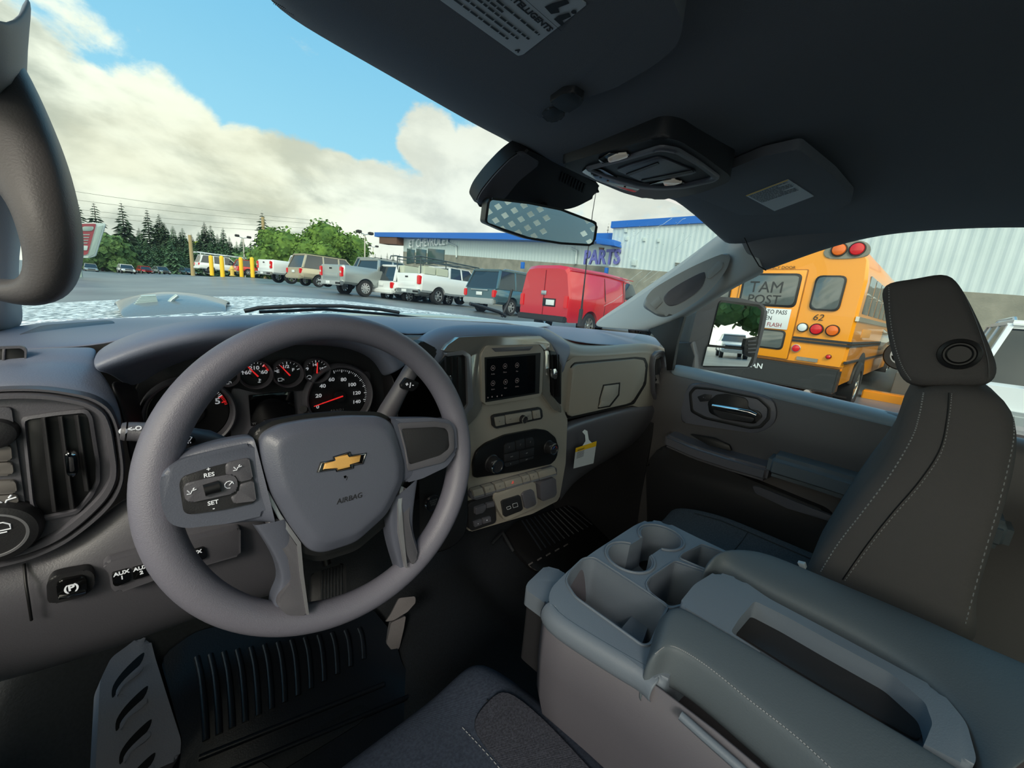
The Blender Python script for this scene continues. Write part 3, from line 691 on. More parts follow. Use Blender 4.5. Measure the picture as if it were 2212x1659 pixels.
def icon(x, y, s, plk, parent, m=m_wht, kind=0, off=.001):
    p0, n = plane_of(plk); c = P(x, y, pl=(p0+n*off, n)); up = V((0, 0, 1)); rt = up.cross(n)
    bm = bmesh.new()
    if kind == 0: segs = [[(-1, -.6), (-1, .6), (.4, .6), (.4, -.6), (-1, -.6)], [(.4, .2), (1, .2), (1, -.4)]]
    elif kind == 1: segs = [[(0, -.8), (0, .8)], [(-.5, -.6), (0, -.8), (.5, -.6)], [(0, .4), (.6, .4)], [(0, .1), (.6, .1)]]
    elif kind == 2: segs = [[(math.cos(a), math.sin(a)) for a in [i*.7 for i in range(8)]], [(0, -.2), (.7, .6)]]
    elif kind == 3: segs = [[(0, .9), (-.9, -.7), (.9, -.7), (0, .9)]]
    elif kind == 4: segs = [[(-1, .7), (-.4, 1), (.4, 1), (1, .7), (.4, -.3), (-.4, -.3), (-1, .7)], [(-.5, -.6), (-.5, -1)], [(.1, -.6), (.1, -1)], [(.6, -.6), (.6, -1)]]
    elif kind == 5: segs = [[(-.9, .3), (-.3, .8), (.3, .8), (.9, .3), (.9, -.5), (-.9, -.5), (-.9, .3)], [(-.5, -.9), (.5, -.9)]]
    elif kind == 6: segs = [[(-1, -.4), (-.2, -.4), (.1, .3), (1, .5)], [(-.4, 0), (-.8, .6)], [(.3, .6), (.6, 1)]]
    for s_ in segs: addtube(bm, [c+rt*(a*s)+up*(b*s) for a, b in s_], s*.11, 4)
    return fin('icon', bm, m, parent, False)
for x, y, k in ((492, 826, 0), (560, 822, 1), (607, 820, 0), (668, 815, 5)): icon(x, y, .004, dict(Y=GY), db, m_wht, k)
sc = pan('information_display', [(537, 854), (634, 845), (638, 906), (542, 921)], m_scr, db, depth=.003, off=.009, r=.001, bev=.0005, Y=.712)
for s, x, y in (('W', 549, 915), ('73', 573, 911), ('72 mi', 594, 908), ('F', 629, 903)): ptext(s, x, y, .0055, m_dim, sc, off=.0105, Y=.712)
tube('trip_stem', [P(655, 884, Y=.71), P(655, 884, Y=.685)], .006, m_dark, db, 12)
pan('silver_arc', [(655, 845), (661, 842), (664, 860), (662, 880), (656, 880), (654, 862)], m_low, db, depth=.006, off=.006, r=.001, bev=.0008, Y=.708)

# ---- left vent pod
LY = .575
pan('vent_pod', [(-170, 880), (0, 860), (100, 860), (188, 878), (220, 900), (232, 935), (243, 1010), (240, 1035), (222, 1070), (182, 1110), (125, 1155), (60, 1185), (0, 1198), (-170, 1230)], m_low, db, depth=.04, off=0, r=.01, bev=.003, Y=LY)
o_ = [(-170, 868), (0, 848), (100, 849), (190, 866), (228, 888), (243, 925), (255, 1005), (254, 1038), (234, 1078), (190, 1122), (130, 1168), (62, 1196), (0, 1210), (-170, 1245)]
i_ = [(-170, 884), (0, 862), (100, 862), (184, 878), (214, 898), (226, 932), (238, 1008), (237, 1030), (219, 1064), (179, 1104), (122, 1149), (60, 1180), (0, 1193), (-170, 1225)]
ringpan('vent_pod_trim', o_, i_, m_low, db, off=.004, r=.012, Y=LY, prof=((0, -.02), (0, .001), (.2, .0035), (.8, .0035), (1, 0), (1, -.01)))
o_ = [(-170, 856), (0, 836), (100, 836), (196, 852), (240, 878), (258, 920), (270, 1003), (270, 1043), (248, 1088), (200, 1134), (136, 1180), (66, 1210), (0, 1226), (-170, 1262)]
i_ = [(-170, 864), (0, 845), (100, 845), (192, 862), (231, 885), (248, 923), (259, 1004), (258, 1040), (238, 1081), (193, 1126), (132, 1171), (63, 1200), (0, 1214), (-170, 1250)]
ringpan('vent_pod_rim', o_, i_, m_low, db, off=.002, r=.012, Y=LY, prof=((0, -.02), (0, -.002), (.3, .003), (.8, .003), (1, 0), (1, -.01)))
vt = pan('air_vent', [(57, 908), (120, 899), (184, 893), (190, 903), (206, 1000), (206, 1038), (192, 1065), (165, 1098), (92, 1114), (76, 1085)], m_blk, db, depth=.004, off=.002, r=.003, bev=.0005, Y=LY)
ringpan('vent_frame', [(46, 900), (120, 889), (188, 882), (200, 900), (216, 1000), (216, 1040), (200, 1072), (168, 1108), (84, 1126), (66, 1090)],
        [(57, 908), (120, 899), (184, 893), (190, 903), (206, 1000), (206, 1038), (192, 1065), (165, 1098), (92, 1114), (76, 1085)], m_low, vt, off=.002, r=.003, Y=LY, prof=((0, -.004), (0, .002), (.7, .003), (1, 0), (1, -.004)))
for a, b, c, d in ((96, 903, 121, 1107), (133, 900, 159, 1100), (168, 897, 191, 1062)):
    q = [P(a-9, b, Y=LY-.004), P(a, b, Y=LY-.010), P(c, d, Y=LY-.010), P(c-9, d, Y=LY-.004)]
    slab('vent_vane', q, (-.5, -1, 0), .0015, m_dark, vt, .0005)
pan('vent_knob', [(139, 982), (146, 977), (160, 979), (167, 988), (169, 1018), (163, 1030), (151, 1031), (144, 1024)], m_chr, vt, depth=.008, off=.020, r=.002, bev=.002, Y=LY)
pan('knob_inlay', [(148, 988), (158, 988), (161, 1018), (151, 1020)], m_dark, vt, depth=.002, off=.0206, r=.001, bev=.0005, Y=LY)
pan('button_panel', [(-160, 890), (0, 880), (24, 880), (60, 1130), (40, 1170), (-160, 1205)], m_low, db, depth=.01, off=.0035, r=.008, bev=.001, Y=LY)
for pts in ([(-60, 966), (18, 963), (24, 968), (26, 996), (-60, 1000)], [(-60, 1003), (26, 999), (29, 1020), (22, 1027), (-60, 1032)], [(-60, 1042), (28, 1038), (34, 1044), (37, 1066), (-60, 1072)], [(-60, 1075), (37, 1069), (41, 1088), (28, 1100), (-60, 1106)]):
    pan('push_button', pts, mat('button_grey', (112, 108, 106), .42), db, depth=.008, off=.008, r=.003, bev=.0012, Y=LY)
icon(13, 1085, .0065, dict(Y=LY), db, m_wht, 6, off=.009)
kn = P(-8, 1141, Y=LY)
hk = lathe('headlight_knob', kn, (0, -1, 0), [(.031, 0), (.031, .006), (.028, .016), (.0225, .018), (.0225, .0165), (0, .0165)], m_dark, db, 48)
lathe('knob_ring', kn, (0, -1, 0), [(.0215, .0155), (.0225, .0175), (.0205, .0178), (.0200, .0160)], m_sil, hk, 48)
icon(2, 1140, .006, dict(Y=LY), hk, m_wht, 5, off=.0172)
lathe('dimmer_knob', P(-6, 932, Y=LY), (0, -1, 0), [(.014, 0), (.013, .012), (.010, .014), (0, .014)], m_dark, db, 32)

# ---- lower left knee panel
L([yr(.60, [(-160, 1225), (0, 1205), (100, 1190), (200, 1130), (262, 1075), (330, 1050), (430, 1045), (560, 1050)]),
   yr(.585, [(-160, 1262), (0, 1240), (100, 1222), (200, 1165), (270, 1110), (340, 1080), (430, 1070), (560, 1070)]),
   yr(.57, [(-160, 1330), (0, 1305), (105, 1285), (210, 1245), (300, 1205), (380, 1175), (450, 1150), (570, 1120)]),
   yr(.585, [(-160, 1440), (0, 1400), (120, 1370), (240, 1335), (340, 1300), (430, 1262), (510, 1230), (620, 1200)]),
   yr(.61, [(-160, 1520), (0, 1478), (140, 1440), (260, 1398), (350, 1366), (432, 1338), (520, 1310), (640, 1280)]),
   yr(.70, [(-160, 1500), (0, 1460), (140, 1420), (260, 1385), (350, 1350), (440, 1320), (520, 1290), (640, 1260)])],
  'knee_panel', m_low)
tube('seam', [P(x, y, Y=Y) for x, y, Y in ((52, 1218, .585), (56, 1262, .568), (62, 1300, .564), (68, 1340, .568))], .0012, m_blk, db)
pb = pan('parking_brake_bezel', [(100, 1262), (112, 1246), (135, 1240), (190, 1230), (203, 1240), (205, 1262), (196, 1280), (170, 1292), (112, 1306), (102, 1298)], m_dark, db, depth=.012, off=.006, r=.004, bev=.002, Y=.568)
b_ = pan('parking_brake_switch', [(121, 1262), (130, 1254), (178, 1245), (186, 1250), (189, 1275), (182, 1280), (128, 1292), (124, 1288)], m_piano, pb, depth=.008, off=.010, r=.002, bev=.0015, Y=.568)
pan('chrome_edge', [(126, 1291), (185, 1278), (185, 1282), (127, 1296)], m_chr, pb, depth=.004, off=.012, r=.0004, bev=.0004, Y=.568)
ptext('(P)', 154, 1270, .0095, m_wht, pb, off=.0108, bold=.0003, Y=.568)
ax = pan('auxiliary_switch_panel', [(220, 1222), (232, 1212), (360, 1180), (520, 1140), (520, 1200), (345, 1250), (255, 1282), (240, 1272), (236, 1240)], m_low, db, depth=.012, off=.008, r=.004, bev=.003, Y=.568)
for pts, s, c in (([(241, 1240), (279, 1230), (283, 1255), (250, 1268), (244, 1262)], 'AUX\n1', (263, 1243)), ([(285, 1229), (324, 1219), (330, 1240), (288, 1254)], 'AUX\n2', (305, 1232)), ([(410, 1192), (440, 1183), (446, 1206), (414, 1216)], 'AUX\n4', (422, 1199))):
    pan('auxiliary_switch', pts, m_piano, ax, depth=.008, off=.012, r=.0015, bev=.001, Y=.568)
    ptext(s, c[0], c[1], .0060, m_wht, ax, off=.0128, bold=.0002, Y=.568)

# ---- centre stack
SY = .62
L([yr(.672, [(884, 752), (905, 728), (942, 706), (1000, 700), (1135, 702), (1176, 710), (1212, 732), (1240, 748)]),
   yr(.645, [(892, 760), (915, 735), (950, 714), (1005, 706), (1137, 708), (1178, 716), (1210, 738), (1236, 758)]),
   yr(.628, [(925, 800), (945, 762), (968, 738), (1010, 722), (1145, 720), (1176, 727), (1200, 745), (1222, 785)]),
   yr(.624, [(935, 850), (955, 785), (980, 742), (1015, 730), (1150, 727), (1176, 734), (1196, 752), (1218, 810)]),
   yr(.66, [(945, 850), (965, 785), (985, 752), (1020, 740), (1150, 736), (1172, 744), (1190, 760), (1205, 810)])],
  'stack_hood', m_top)
pan('stack_panel', [(940, 800), (967, 754), (991, 728), (1056, 725), (1167, 725), (1190, 741), (1214, 790), (1214, 880), (1226, 905), (1222, 1000), (1208, 1080), (1150, 1110), (1012, 1150), (1010, 1000), (985, 900)], m_tan, db, depth=.05, off=-.004, r=.01, bev=.003, Y=SY)
# gloss trim hoop around the screen and vents
pan('gloss_trim', [(958, 758), (968, 745), (991, 729), (1056, 726), (1167, 726), (1188, 741), (1186, 758), (1176, 756), (1166, 744), (1052, 746), (1040, 760), (1018, 768), (1003, 757), (968, 760)], m_gls, db, depth=.012, off=.006, r=.003, bev=.003, Y=SY)
pan('gloss_trim', [(1017, 768), (1040, 760), (1041, 880), (1030, 900), (1004, 928), (998, 905), (1022, 876)], m_gls, db, depth=.012, off=.006, r=.004, bev=.003, Y=SY)
pan('gloss_trim', [(1176, 757), (1186, 758), (1188, 850), (1212, 877), (1213, 892), (1196, 885), (1172, 852)], m_gls, db, depth=.012, off=.006, r=.004, bev=.003, Y=SY)
v_ = pan('air_vent', [(938, 850), (944, 795), (966, 768), (1007, 769), (1011, 872), (998, 897), (960, 900)], m_blk, db, depth=.006, off=.004, r=.003, bev=.0005, Y=SY)
pan('vent_trim', [(964, 763), (1002, 757), (1017, 767), (1023, 877), (1000, 905), (992, 900), (1011, 874), (1008, 772), (1000, 766), (966, 770)], m_sil, v_, depth=.01, off=.010, r=.002, bev=.0015, Y=SY)
for x in (960, 973, 986):
    slab('vent_vane', [P(x, 772, Y=SY-.006), P(x+4, 771, Y=SY-.012), P(x+6, 892, Y=SY-.012), P(x+2, 893, Y=SY-.006)], (-.5, -1, 0), .0012, m_dark, v_, .0004)
pan('vent_knob', [(967, 811), (974, 811), (977, 817), (977, 834), (972, 838), (966, 836)], m_chr, v_, depth=.006, off=.018, r=.001, bev=.001, Y=SY)
v_ = pan('air_vent', [(1188, 757), (1200, 760), (1213, 790), (1212, 874), (1190, 852)], m_blk, db, depth=.006, off=.004, r=.003, bev=.0005, Y=SY)
for x in (1193, 1200, 1206):
    slab('vent_vane', [P(x, 766, Y=SY-.006), P(x+2, 766, Y=SY-.012), P(x+3, 858, Y=SY-.012), P(x+1, 858, Y=SY-.006)], (-.5, -1, 0), .0012, m_dark, v_, .0004)
pan('vent_knob', [(1193, 798), (1200, 796), (1204, 802), (1203, 818), (1198, 820), (1194, 815)], m_chr, v_, depth=.006, off=.018, r=.001, bev=.001, Y=SY)
# screen
sf = pan('screen_frame', [(1040, 765), (1052, 747), (1164, 744), (1175, 757), (1171, 850), (1165, 857), (1052, 876), (1042, 868)], m_tan, db, depth=.02, off=.010, r=.004, bev=.002, Y=SY)
pan('screen_recess', [(1047, 772), (1168, 762), (1165, 850), (1049, 869)], m_blk, sf, depth=.002, off=.0108, r=.001, bev=0, Y=SY)
ts = pan('touch_screen', [(1052, 775), (1157, 767), (1156, 848), (1051, 864)], m_scr, sf, depth=.001, off=.0115, r=.0008, bev=0, Y=SY)
pan('frame_notch', [(1062, 752), (1152, 748), (1144, 757), (1070, 760)], m_low, sf, depth=.002, off=.0112, r=.001, bev=.0008, Y=SY)
for x, y, s in ((1065, 795, 'Audio'), (1091, 791, 'Phone'), (1117, 789, 'Nav'), (1065, 828, 'Users'), (1092, 825, 'Apps'), (1117, 822, 'OnStar')):
    c = P(x, y, Y=SY-.0128); q = tube('app_icon', [c+V((.0055*math.cos(a*.5236), 0, .0055*math.sin(a*.5236))) for a in range(12)], .0004, m_ico, ts, 4, True)
    lathe('app_icon', c, (0, -1, 0), [(.002, 0), (.002, .0002), (0, .0002)], m_ico, ts, 6)
    ptext(s, x, y+13, .0042, m_ico, ts, off=.0122, extr=.00005, Y=SY)
for x, y in ((1054, 859), (1063, 857), (1074, 856), (1084, 854)): lathe('app_icon', P(x, y, Y=SY-.0122), (0, -1, 0), [(.0018, 0), (.0018, .0002), (0, .0002)], m_ico, ts, 5)
# volume bar
vb = pan('volume_bar', [(1063, 900), (1070, 896), (1166, 880), (1171, 884), (1173, 902), (1168, 906), (1072, 926), (1065, 920)], m_dark, db, depth=.006, off=.003, r=.003, bev=.002, Y=SY)
pan('media_button', [(1069, 902), (1090, 898), (1091, 917), (1072, 921)], m_tan, vb, depth=.004, off=.006, r=.001, bev=.001, Y=SY)
pan('media_button', [(1092, 897), (1148, 888), (1150, 906), (1094, 916)], m_tan, vb, depth=.004, off=.006, r=.002, bev=.001, Y=SY)
pan('media_button', [(1151, 888), (1166, 885), (1168, 902), (1153, 905)], m_tan, vb, depth=.004, off=.006, r=.001, bev=.001, Y=SY)
def knob(x, y, r, h, name, parent, pl=dict(Y=SY), m=m_dark, ring=m_chr):
    c = P(x, y, **pl)
    k = lathe(name, c+V((0, -.002, 0)), (0, -1, 0), [(r*1.15, -.004), (r*1.12, .002), (r, .004), (r*.96, h*.8), (r*.9, h), (r*.74, h), (0, h-.0005)], m, parent, 40)
    lathe('knob_ring', c+V((0, -.002, 0)), (0, -1, 0), [(r*.93, h*.9), (r*.9, h+.0012), (r*.76, h+.0012), (r*.74, h-.0008)], ring, k, 40)
    return k
knob(1124, 903, .0095, .014, 'volume_knob', vb)
for x, y, s in ((1079, 910, 'o'), (1103, 906, '<<'), (1141, 899, '>>'), (1159, 896, 'c')): ptext(s, x, y, .005, m_dim, vb, off=.0065, Y=SY)
# climate panel
cp = pan('climate_panel', [(1024, 1033), (1022, 1000), (1030, 975), (1050, 958), (1092, 940), (1160, 927), (1182, 930), (1200, 945), (1206, 965), (1203, 990), (1190, 1003), (1120, 1018)], m_blk, db, depth=.006, off=.004, r=.008, bev=.002, Y=SY)
k1 = knob(1060, 999, .0185, .024, 'fan_knob', cp)
k2 = knob(1182, 964, .0165, .024, 'temperature_knob', cp)
ptext('AUTO', 1067, 998, .0055, m_dim, k1, off=.0268, Y=SY); ptext('OFF', 1067, 1003, .005, m_dim, k1, off=.0268, Y=SY)
ptext('OFF', 1189, 964, .005, m_dim, k2, off=.0268, Y=SY)
m_rb = mat('red_mark', (190, 50, 50), .5); m_bb = mat('blue_mark', (60, 110, 200), .5)
ck = P(1182, 964, Y=SY)+V((0, -.0268, 0))
for s, m_ in ((-1, m_bb), (1, m_rb)):
    tube('temperature_arc', [ck+V((s*.0085*math.sin(a), 0, .0085*math.cos(a))) for a in (.15, .5, .9, 1.3)], .0007, m_, k2, 5)
for q, s in (([(1090, 964), (1095, 958), (1112, 954), (1113, 973), (1090, 979)], 'fl'), ([(1114, 953), (1133, 948), (1134, 968), (1115, 972)], 'ff'), ([(1135, 948), (1150, 945), (1154, 950), (1154, 963), (1136, 967)], 'fv'),
          ([(1090, 982), (1121, 975), (1121, 991), (1090, 998)], 'MAX'), ([(1123, 975), (1154, 967), (1153, 983), (1123, 990)], 'A/C'), ([(1090, 1001), (1121, 994), (1121, 1001), (1094, 1009), (1090, 1006)], 'R'), ([(1123, 993), (1153, 986), (1152, 991), (1123, 1000)], 'A/C')):
    pan('climate_button', q, m_dark, cp, depth=.005, off=.007, r=.001, bev=.0008, Y=SY)
    cx_, cy_ = sum(a for a, b in q)/len(q), sum(b for a, b in q)/len(q)
    if s in ('fl', 'ff', 'fv'): icon(cx_, cy_, .003, dict(Y=SY), cp, m_dim, 1, off=.0078)
    else: ptext(s, cx_, cy_, .004, m_dim, cp, off=.0076, Y=SY)
# row of toggle keys
tk = pan('switch_shelf', [(1015, 1068), (1020, 1058), (1195, 1007), (1203, 1012), (1203, 1026), (1030, 1080), (1018, 1078)], m_low, db, depth=.02, off=.006, r=.002, bev=.002, Y=SY)
edge = [(1020, 1043), (1045, 1067), (1068, 1089), (1089, 1126), (1126, 1143), (1143, 1161), (1161, 1199)]
for i, (a, b) in enumerate(edge):
    f0 = lambda x: 1060-(x-1020)*.283
    a += 1; b -= 1
    q = [(a, f0(a)), (b, f0(b)), (b+4, f0(b)+13), (a+4, f0(a)+13)]
    pan('toggle_key', q, m_tan, tk, depth=.012, off=.013, r=.001, bev=.0015, Y=SY)
    pan('key_edge', [(a+4, f0(a)+14), (b+4, f0(b)+14), (b+4, f0(b)+17), (a+4, f0(a)+17)], m_sil, tk, depth=.006, off=.014, r=.0005, bev=.0005, Y=SY)
icon(1108, 1042, .0038, dict(Y=SY), tk, m_red, 3, off=.0142)
for x, y in ((1058, 1056), (1080, 1050), (1136, 1034), (1153, 1029)): ptext('[]', x, y, .0045, m_dim, tk, off=.0142, Y=SY)
# pods under the shelf
up_ = pan('usb_pod', [(1067, 1078), (1075, 1100), (1090, 1124), (1100, 1122), (1158, 1096), (1162, 1088), (1157, 1045), (1150, 1040), (1070, 1066)], m_tan, db, depth=.05, off=.012, r=.004, bev=.003, Y=SY)
pu = pan('usb_panel', [(1083, 1085), (1087, 1081), (1122, 1070), (1125, 1073), (1130, 1099), (1127, 1103), (1092, 1117), (1088, 1114)], m_dark, up_, depth=.006, off=.016, r=.002, bev=.001, Y=SY)
for q in ([(1094, 1096), (1102, 1093), (1104, 1098), (1096, 1101)], [(1107, 1089), (1117, 1086), (1119, 1094), (1109, 1097)]):
    c = [P(x, y, Y=SY-.0168) for x, y in q]; tube('usb_port', rc(c, .001), .0005, m_lbl, pu, 4, True)
pan('socket_cap', [(1128, 1069), (1134, 1063), (1150, 1058), (1154, 1062), (1159, 1088), (1156, 1092), (1138, 1099), (1134, 1097)], m_low, up_, depth=.006, off=.018, r=.003, bev=.002, Y=SY)
pan('outlet_cover', [(1167, 1048), (1171, 1041), (1196, 1032), (1201, 1036), (1203, 1066), (1199, 1073), (1173, 1083), (1168, 1078)], m_low, db, depth=.02, off=.014, r=.002, bev=.002, Y=SY)
bc = pan('trailer_brake_panel', [(1012, 1092), (1016, 1086), (1064, 1070), (1070, 1074), (1072, 1126), (1067, 1131), (1020, 1147), (1014, 1143)], m_dark, db, depth=.03, off=.006, r=.003, bev=.002, Y=SY)
pan('brake_slider', [(1028, 1098), (1050, 1090), (1050, 1100), (1044, 1108), (1028, 1112)], m_low, bc, depth=.01, off=.014, r=.002, bev=.0015, Y=SY)
pan('brake_lever', [(1052, 1088), (1068, 1084), (1068, 1094), (1052, 1098)], m_low, bc, depth=.008, off=.012, r=.001, bev=.001, Y=SY)
for q in ([(1024, 1128), (1041, 1122), (1042, 1133), (1026, 1139)], [(1043, 1121), (1060, 1116), (1061, 1127), (1044, 1132)]): pan('gain_button', q, m_low, bc, depth=.006, off=.011, r=.001, bev=.001, Y=SY)
ptext('-', 1033, 1131, .006, m_wht, bc, off=.0125, Y=SY); ptext('+', 1052, 1124, .006, m_wht, bc, off=.0125, Y=SY)
# side panel between column and stack, start button
L([yr(.62, [(880, 905), (900, 1000), (905, 1100), (900, 1200)]), yr(.60, [(945, 900), (960, 1000), (965, 1100), (960, 1200)]), yr(.612, [(1005, 880), (1012, 1000), (1012, 1100), (1012, 1160)])], 'column_side_panel', m_dark)
st = P(934, 1086, Y=.597)
sb = lathe('start_button', st, (0, -1, 0), [(.0165, -.004), (.0165, .002), (.0125, .003), (0, .003)], m_dark, db, 40)
lathe('button_ring', st, (0, -1, 0), [(.0168, 0), (.016, .004), (.0135, .004), (.0130, .001)], m_chr, sb, 40)
text('ENGINE\nSTART\nSTOP', st+V((0, -.0036, .002)), (1, 0, 0), (0, 0, 1), .0048, m_dim, sb)

# ---- passenger side
RY = .635
L([yr(.70, [(1172, 706), (1212, 730), (1240, 744), (1284, 748), (1350, 746), (1406, 741), (1440, 756)]),
   yr(.672, [(1172, 706), (1212, 730), (1240, 745), (1284, 747), (1350, 745), (1406, 740), (1440, 756)]),
   yr(.655, [(1172, 716), (1210, 738), (1238, 755), (1284, 757), (1350, 754), (1410, 748), (1445, 768)]),
   yr(.64, [(1195, 745), (1214, 760), (1238, 768), (1284, 769), (1350, 765), (1412, 758), (1447, 782)]),
   yr(.648, [(1212, 790), (1225, 784), (1240, 779), (1290, 775), (1350, 770), (1395, 768), (1447, 800)]),
   yr(.66, [(1215, 800), (1228, 792), (1240, 787), (1290, 782), (1350, 776), (1395, 772), (1440, 805)])],
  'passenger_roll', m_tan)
pan('passenger_panel', [(1213, 790), (1238, 772), (1400, 764), (1446, 772), (1449, 850), (1432, 880), (1400, 885), (1366, 876), (1222, 906), (1213, 880)], m_tan, db, depth=.05, off=-.006, r=.008, bev=.003, Y=RY)
gb = pan('upper_glove_door', [(1238, 796), (1246, 788), (1375, 776), (1390, 778), (1395, 790), (1391, 828), (1366, 868), (1352, 873), (1232, 900), (1228, 893), (1231, 862)], m_tan, db, depth=.02, off=.006, r=.008, bev=.004, Y=RY)
pan('door_gap', [(1234, 792), (1243, 783), (1376, 771), (1394, 773), (1400, 788), (1396, 830), (1370, 873), (1354, 878), (1228, 906), (1223, 896), (1227, 862)], m_blk, db, depth=.01, off=-.002, r=.008, bev=0, Y=RY)
pan('latch_gap', [(1303, 831), (1340, 826), (1338, 854), (1318, 879), (1292, 883), (1295, 860)], m_blk, gb, depth=.004, off=.0068, r=.001, bev=0, Y=RY)
pan('glove_latch', [(1306, 834), (1337, 830), (1335, 852), (1316, 876), (1295, 880), (1298, 862)], m_tan, gb, depth=.004, off=.009, r=.001, bev=.001, Y=RY)
pan('latch_lip', [(1300, 866), (1318, 870), (1316, 876), (1295, 880)], m_tan, gb, depth=.004, off=.012, r=.001, bev=.001, Y=RY)
vr = ringpan('passenger_vent_frame', [(1405, 790), (1409, 766), (1418, 759), (1430, 757), (1440, 768), (1441, 836), (1436, 860), (1427, 874), (1417, 872), (1408, 848)],
   [(1412, 790), (1414, 776), (1419, 772), (1428, 771), (1431, 780), (1431, 835), (1427, 850), (1421, 856), (1415, 850), (1413, 840)], m_low, db, off=-.002, r=.006, Y=RY, prof=((0, -.01), (0, .006), (.2, .009), (.35, .006), (.5, .006), (.65, .008), (.9, .006), (1, 0), (1, -.01)))
pan('vent_opening', [(1412, 780), (1428, 772), (1431, 835), (1421, 852), (1413, 845)], m_dark, vr, depth=.004, off=-.004, r=.002, bev=0, Y=RY)
for i in range(5): tube('vent_vane', [P(1415+i*3.4, 780-i, Y=RY), P(1415+i*3.4, 846-i*2, Y=RY)], .0009, m_low, vr, 5)
pan('vent_knob', [(1415, 811), (1423, 808), (1425, 814), (1423, 820), (1425, 828), (1416, 828), (1419, 820)], m_chr, vr, depth=.006, off=.006, r=.001, bev=.001, Y=RY)
# lower shelf roll and lower door
L([yr(.66, [(1212, 915), (1230, 908), (1290, 893), (1365, 874), (1400, 872), (1440, 860)]),
   yr(.635, [(1214, 930), (1232, 918), (1290, 901), (1365, 881), (1405, 882), (1445, 872)]),
   yr(.632, [(1214, 950), (1232, 932), (1292, 912), (1368, 890), (1405, 894), (1445, 885)]),
   yr(.65, [(1212, 1020), (1235, 985), (1300, 960), (1370, 935), (1410, 915), (1440, 900)]),
   yr(.70, [(1208, 1090), (1232, 1050), (1290, 1010), (1350, 975), (1400, 940), (1430, 915)]),
   yr(.80, [(1208, 1080), (1232, 1040), (1290, 1000), (1350, 965), (1400, 930), (1430, 905)])],
  'lower_roll', m_low)
lg = pan('lower_glove_door', [(1230, 946), (1234, 938), (1376, 898), (1386, 903), (1384, 912), (1364, 950), (1340, 966), (1240, 1008), (1226, 1008)], m_low, db, depth=.02, off=.012, r=.005, bev=.004, pl=((0, .65, 1.32), (0, -1, -.22)))
pan('glove_latch', [(1294, 934), (1326, 925), (1326, 950), (1318, 962), (1289, 974), (1290, 955)], m_dark, lg, depth=.004, off=.0155, r=.001, bev=.001, pl=((0, .65, 1.32), (0, -1, -.22)))
lathe('key_lock', P(1309, 944, pl=((0, .633, 1.32), (0, -1, -.22))), (0, -1, -.22), [(.005, 0), (.005, .002), (.004, .003), (0, .003)], m_sil, lg, 16)
# hang tag on the lower door
TP = ((0, .612, 1.3), (0, -1, -.05))
ht = empty('hang_tag', P(1265, 975, pl=TP), 'white paper hang tag with a yellow header hanging from the lower glove box', 'tag')
pan('tag_card', [(1244, 968), (1289, 953), (1282, 1001), (1239, 1012)], m_lbl, ht, depth=.0006, r=.001, bev=0, pl=TP)
pan('tag_hook', [(1258, 933), (1263, 928), (1269, 931), (1272, 950), (1279, 957), (1258, 964), (1265, 953), (1264, 940)], m_pap, ht, depth=.0006, r=.002, bev=0, off=.0002, pl=TP)
pan('yellow_header', [(1244, 968), (1289, 953), (1287.5, 964), (1243, 977)], m_yel, ht, depth=.0006, off=.0006, bev=0, pl=TP)
a, b, c = P(1246, 971, pl=TP), P(1287, 957, pl=TP), P(1241, 1010, pl=TP); r_ = (b-a).normalized(); u_ = (a-c).normalized()
bars('tag_text', a+V((0, -.0014, 0))+r_*.002-u_*.001, r_, u_, .034, 2, .0028, .0016, m_ink, ht, 3, V((0, -1, 0)))
bars('tag_text', a+V((0, -.0011, 0))+r_*.002-u_*.0095, r_, u_, .035, 7, .0032, .0012, m_ink, ht, 5, V((0, -1, 0)))
# papers lying on the pad under the windshield
pl_ = ((0, .90, 1.556), (0, -.10, 1))
pf = empty('paper_folder', P(1100, 700, pl=pl_), 'white papers lying on the dashboard at the foot of the windshield', 'papers')
pan('paper_sheet', [(862, 684), (1000, 688), (1150, 695), (1180, 698), (1190, 703), (1160, 707), (1090, 697), (962, 691)], m_lbl, pf, depth=.002, off=.004, r=.002, bev=.001, pl=pl_)
# ================================================================ STEERING WHEEL
TL = math.radians(14); WC = V((.172, .466, 1.397)); WR = V((1, 0, 0)); WU = V((0, math.sin(TL), math.cos(TL))); WN = WR.cross(WU)
WP = (WC, WN)
sw = empty('steering_wheel', WC, 'dark grey four spoke steering wheel with a gold bowtie emblem', 'steering wheel')
bm = bmesh.new(); N1, N2, RM = 128, 20, .1775
ring = []
for i in range(N1):
    a = 2*math.pi*i/N1; d = WR*math.cos(a)+WU*math.sin(a)
    rr = .0168+.0016*max(0, math.cos(2*(a-math.pi/2)*1))  # a little fatter grips
    rr = .0165+.0018*(abs(math.cos(a))**2)
    ring.append([bm.verts.new(WC+d*(RM+rr*math.cos(b))+WN*(rr*1.05*math.sin(b))) for b in [2*math.pi*k/N2 for k in range(N2)]])
for i in range(N1):
    for k in range(N2): bm.faces.new((ring[i][k], ring[(i+1) % N1][k], ring[(i+1) % N1][(k+1) % N2], ring[i][(k+1) % N2]))
fin('rim', bm, m_whl, sw)
def wpan(name, pix, m, parent=None, depth=.02, off=0, r=.004, bev=.003, spline=0): return pan(name, pix, m, parent or sw, depth, off, r, bev, spline, pl=WP)
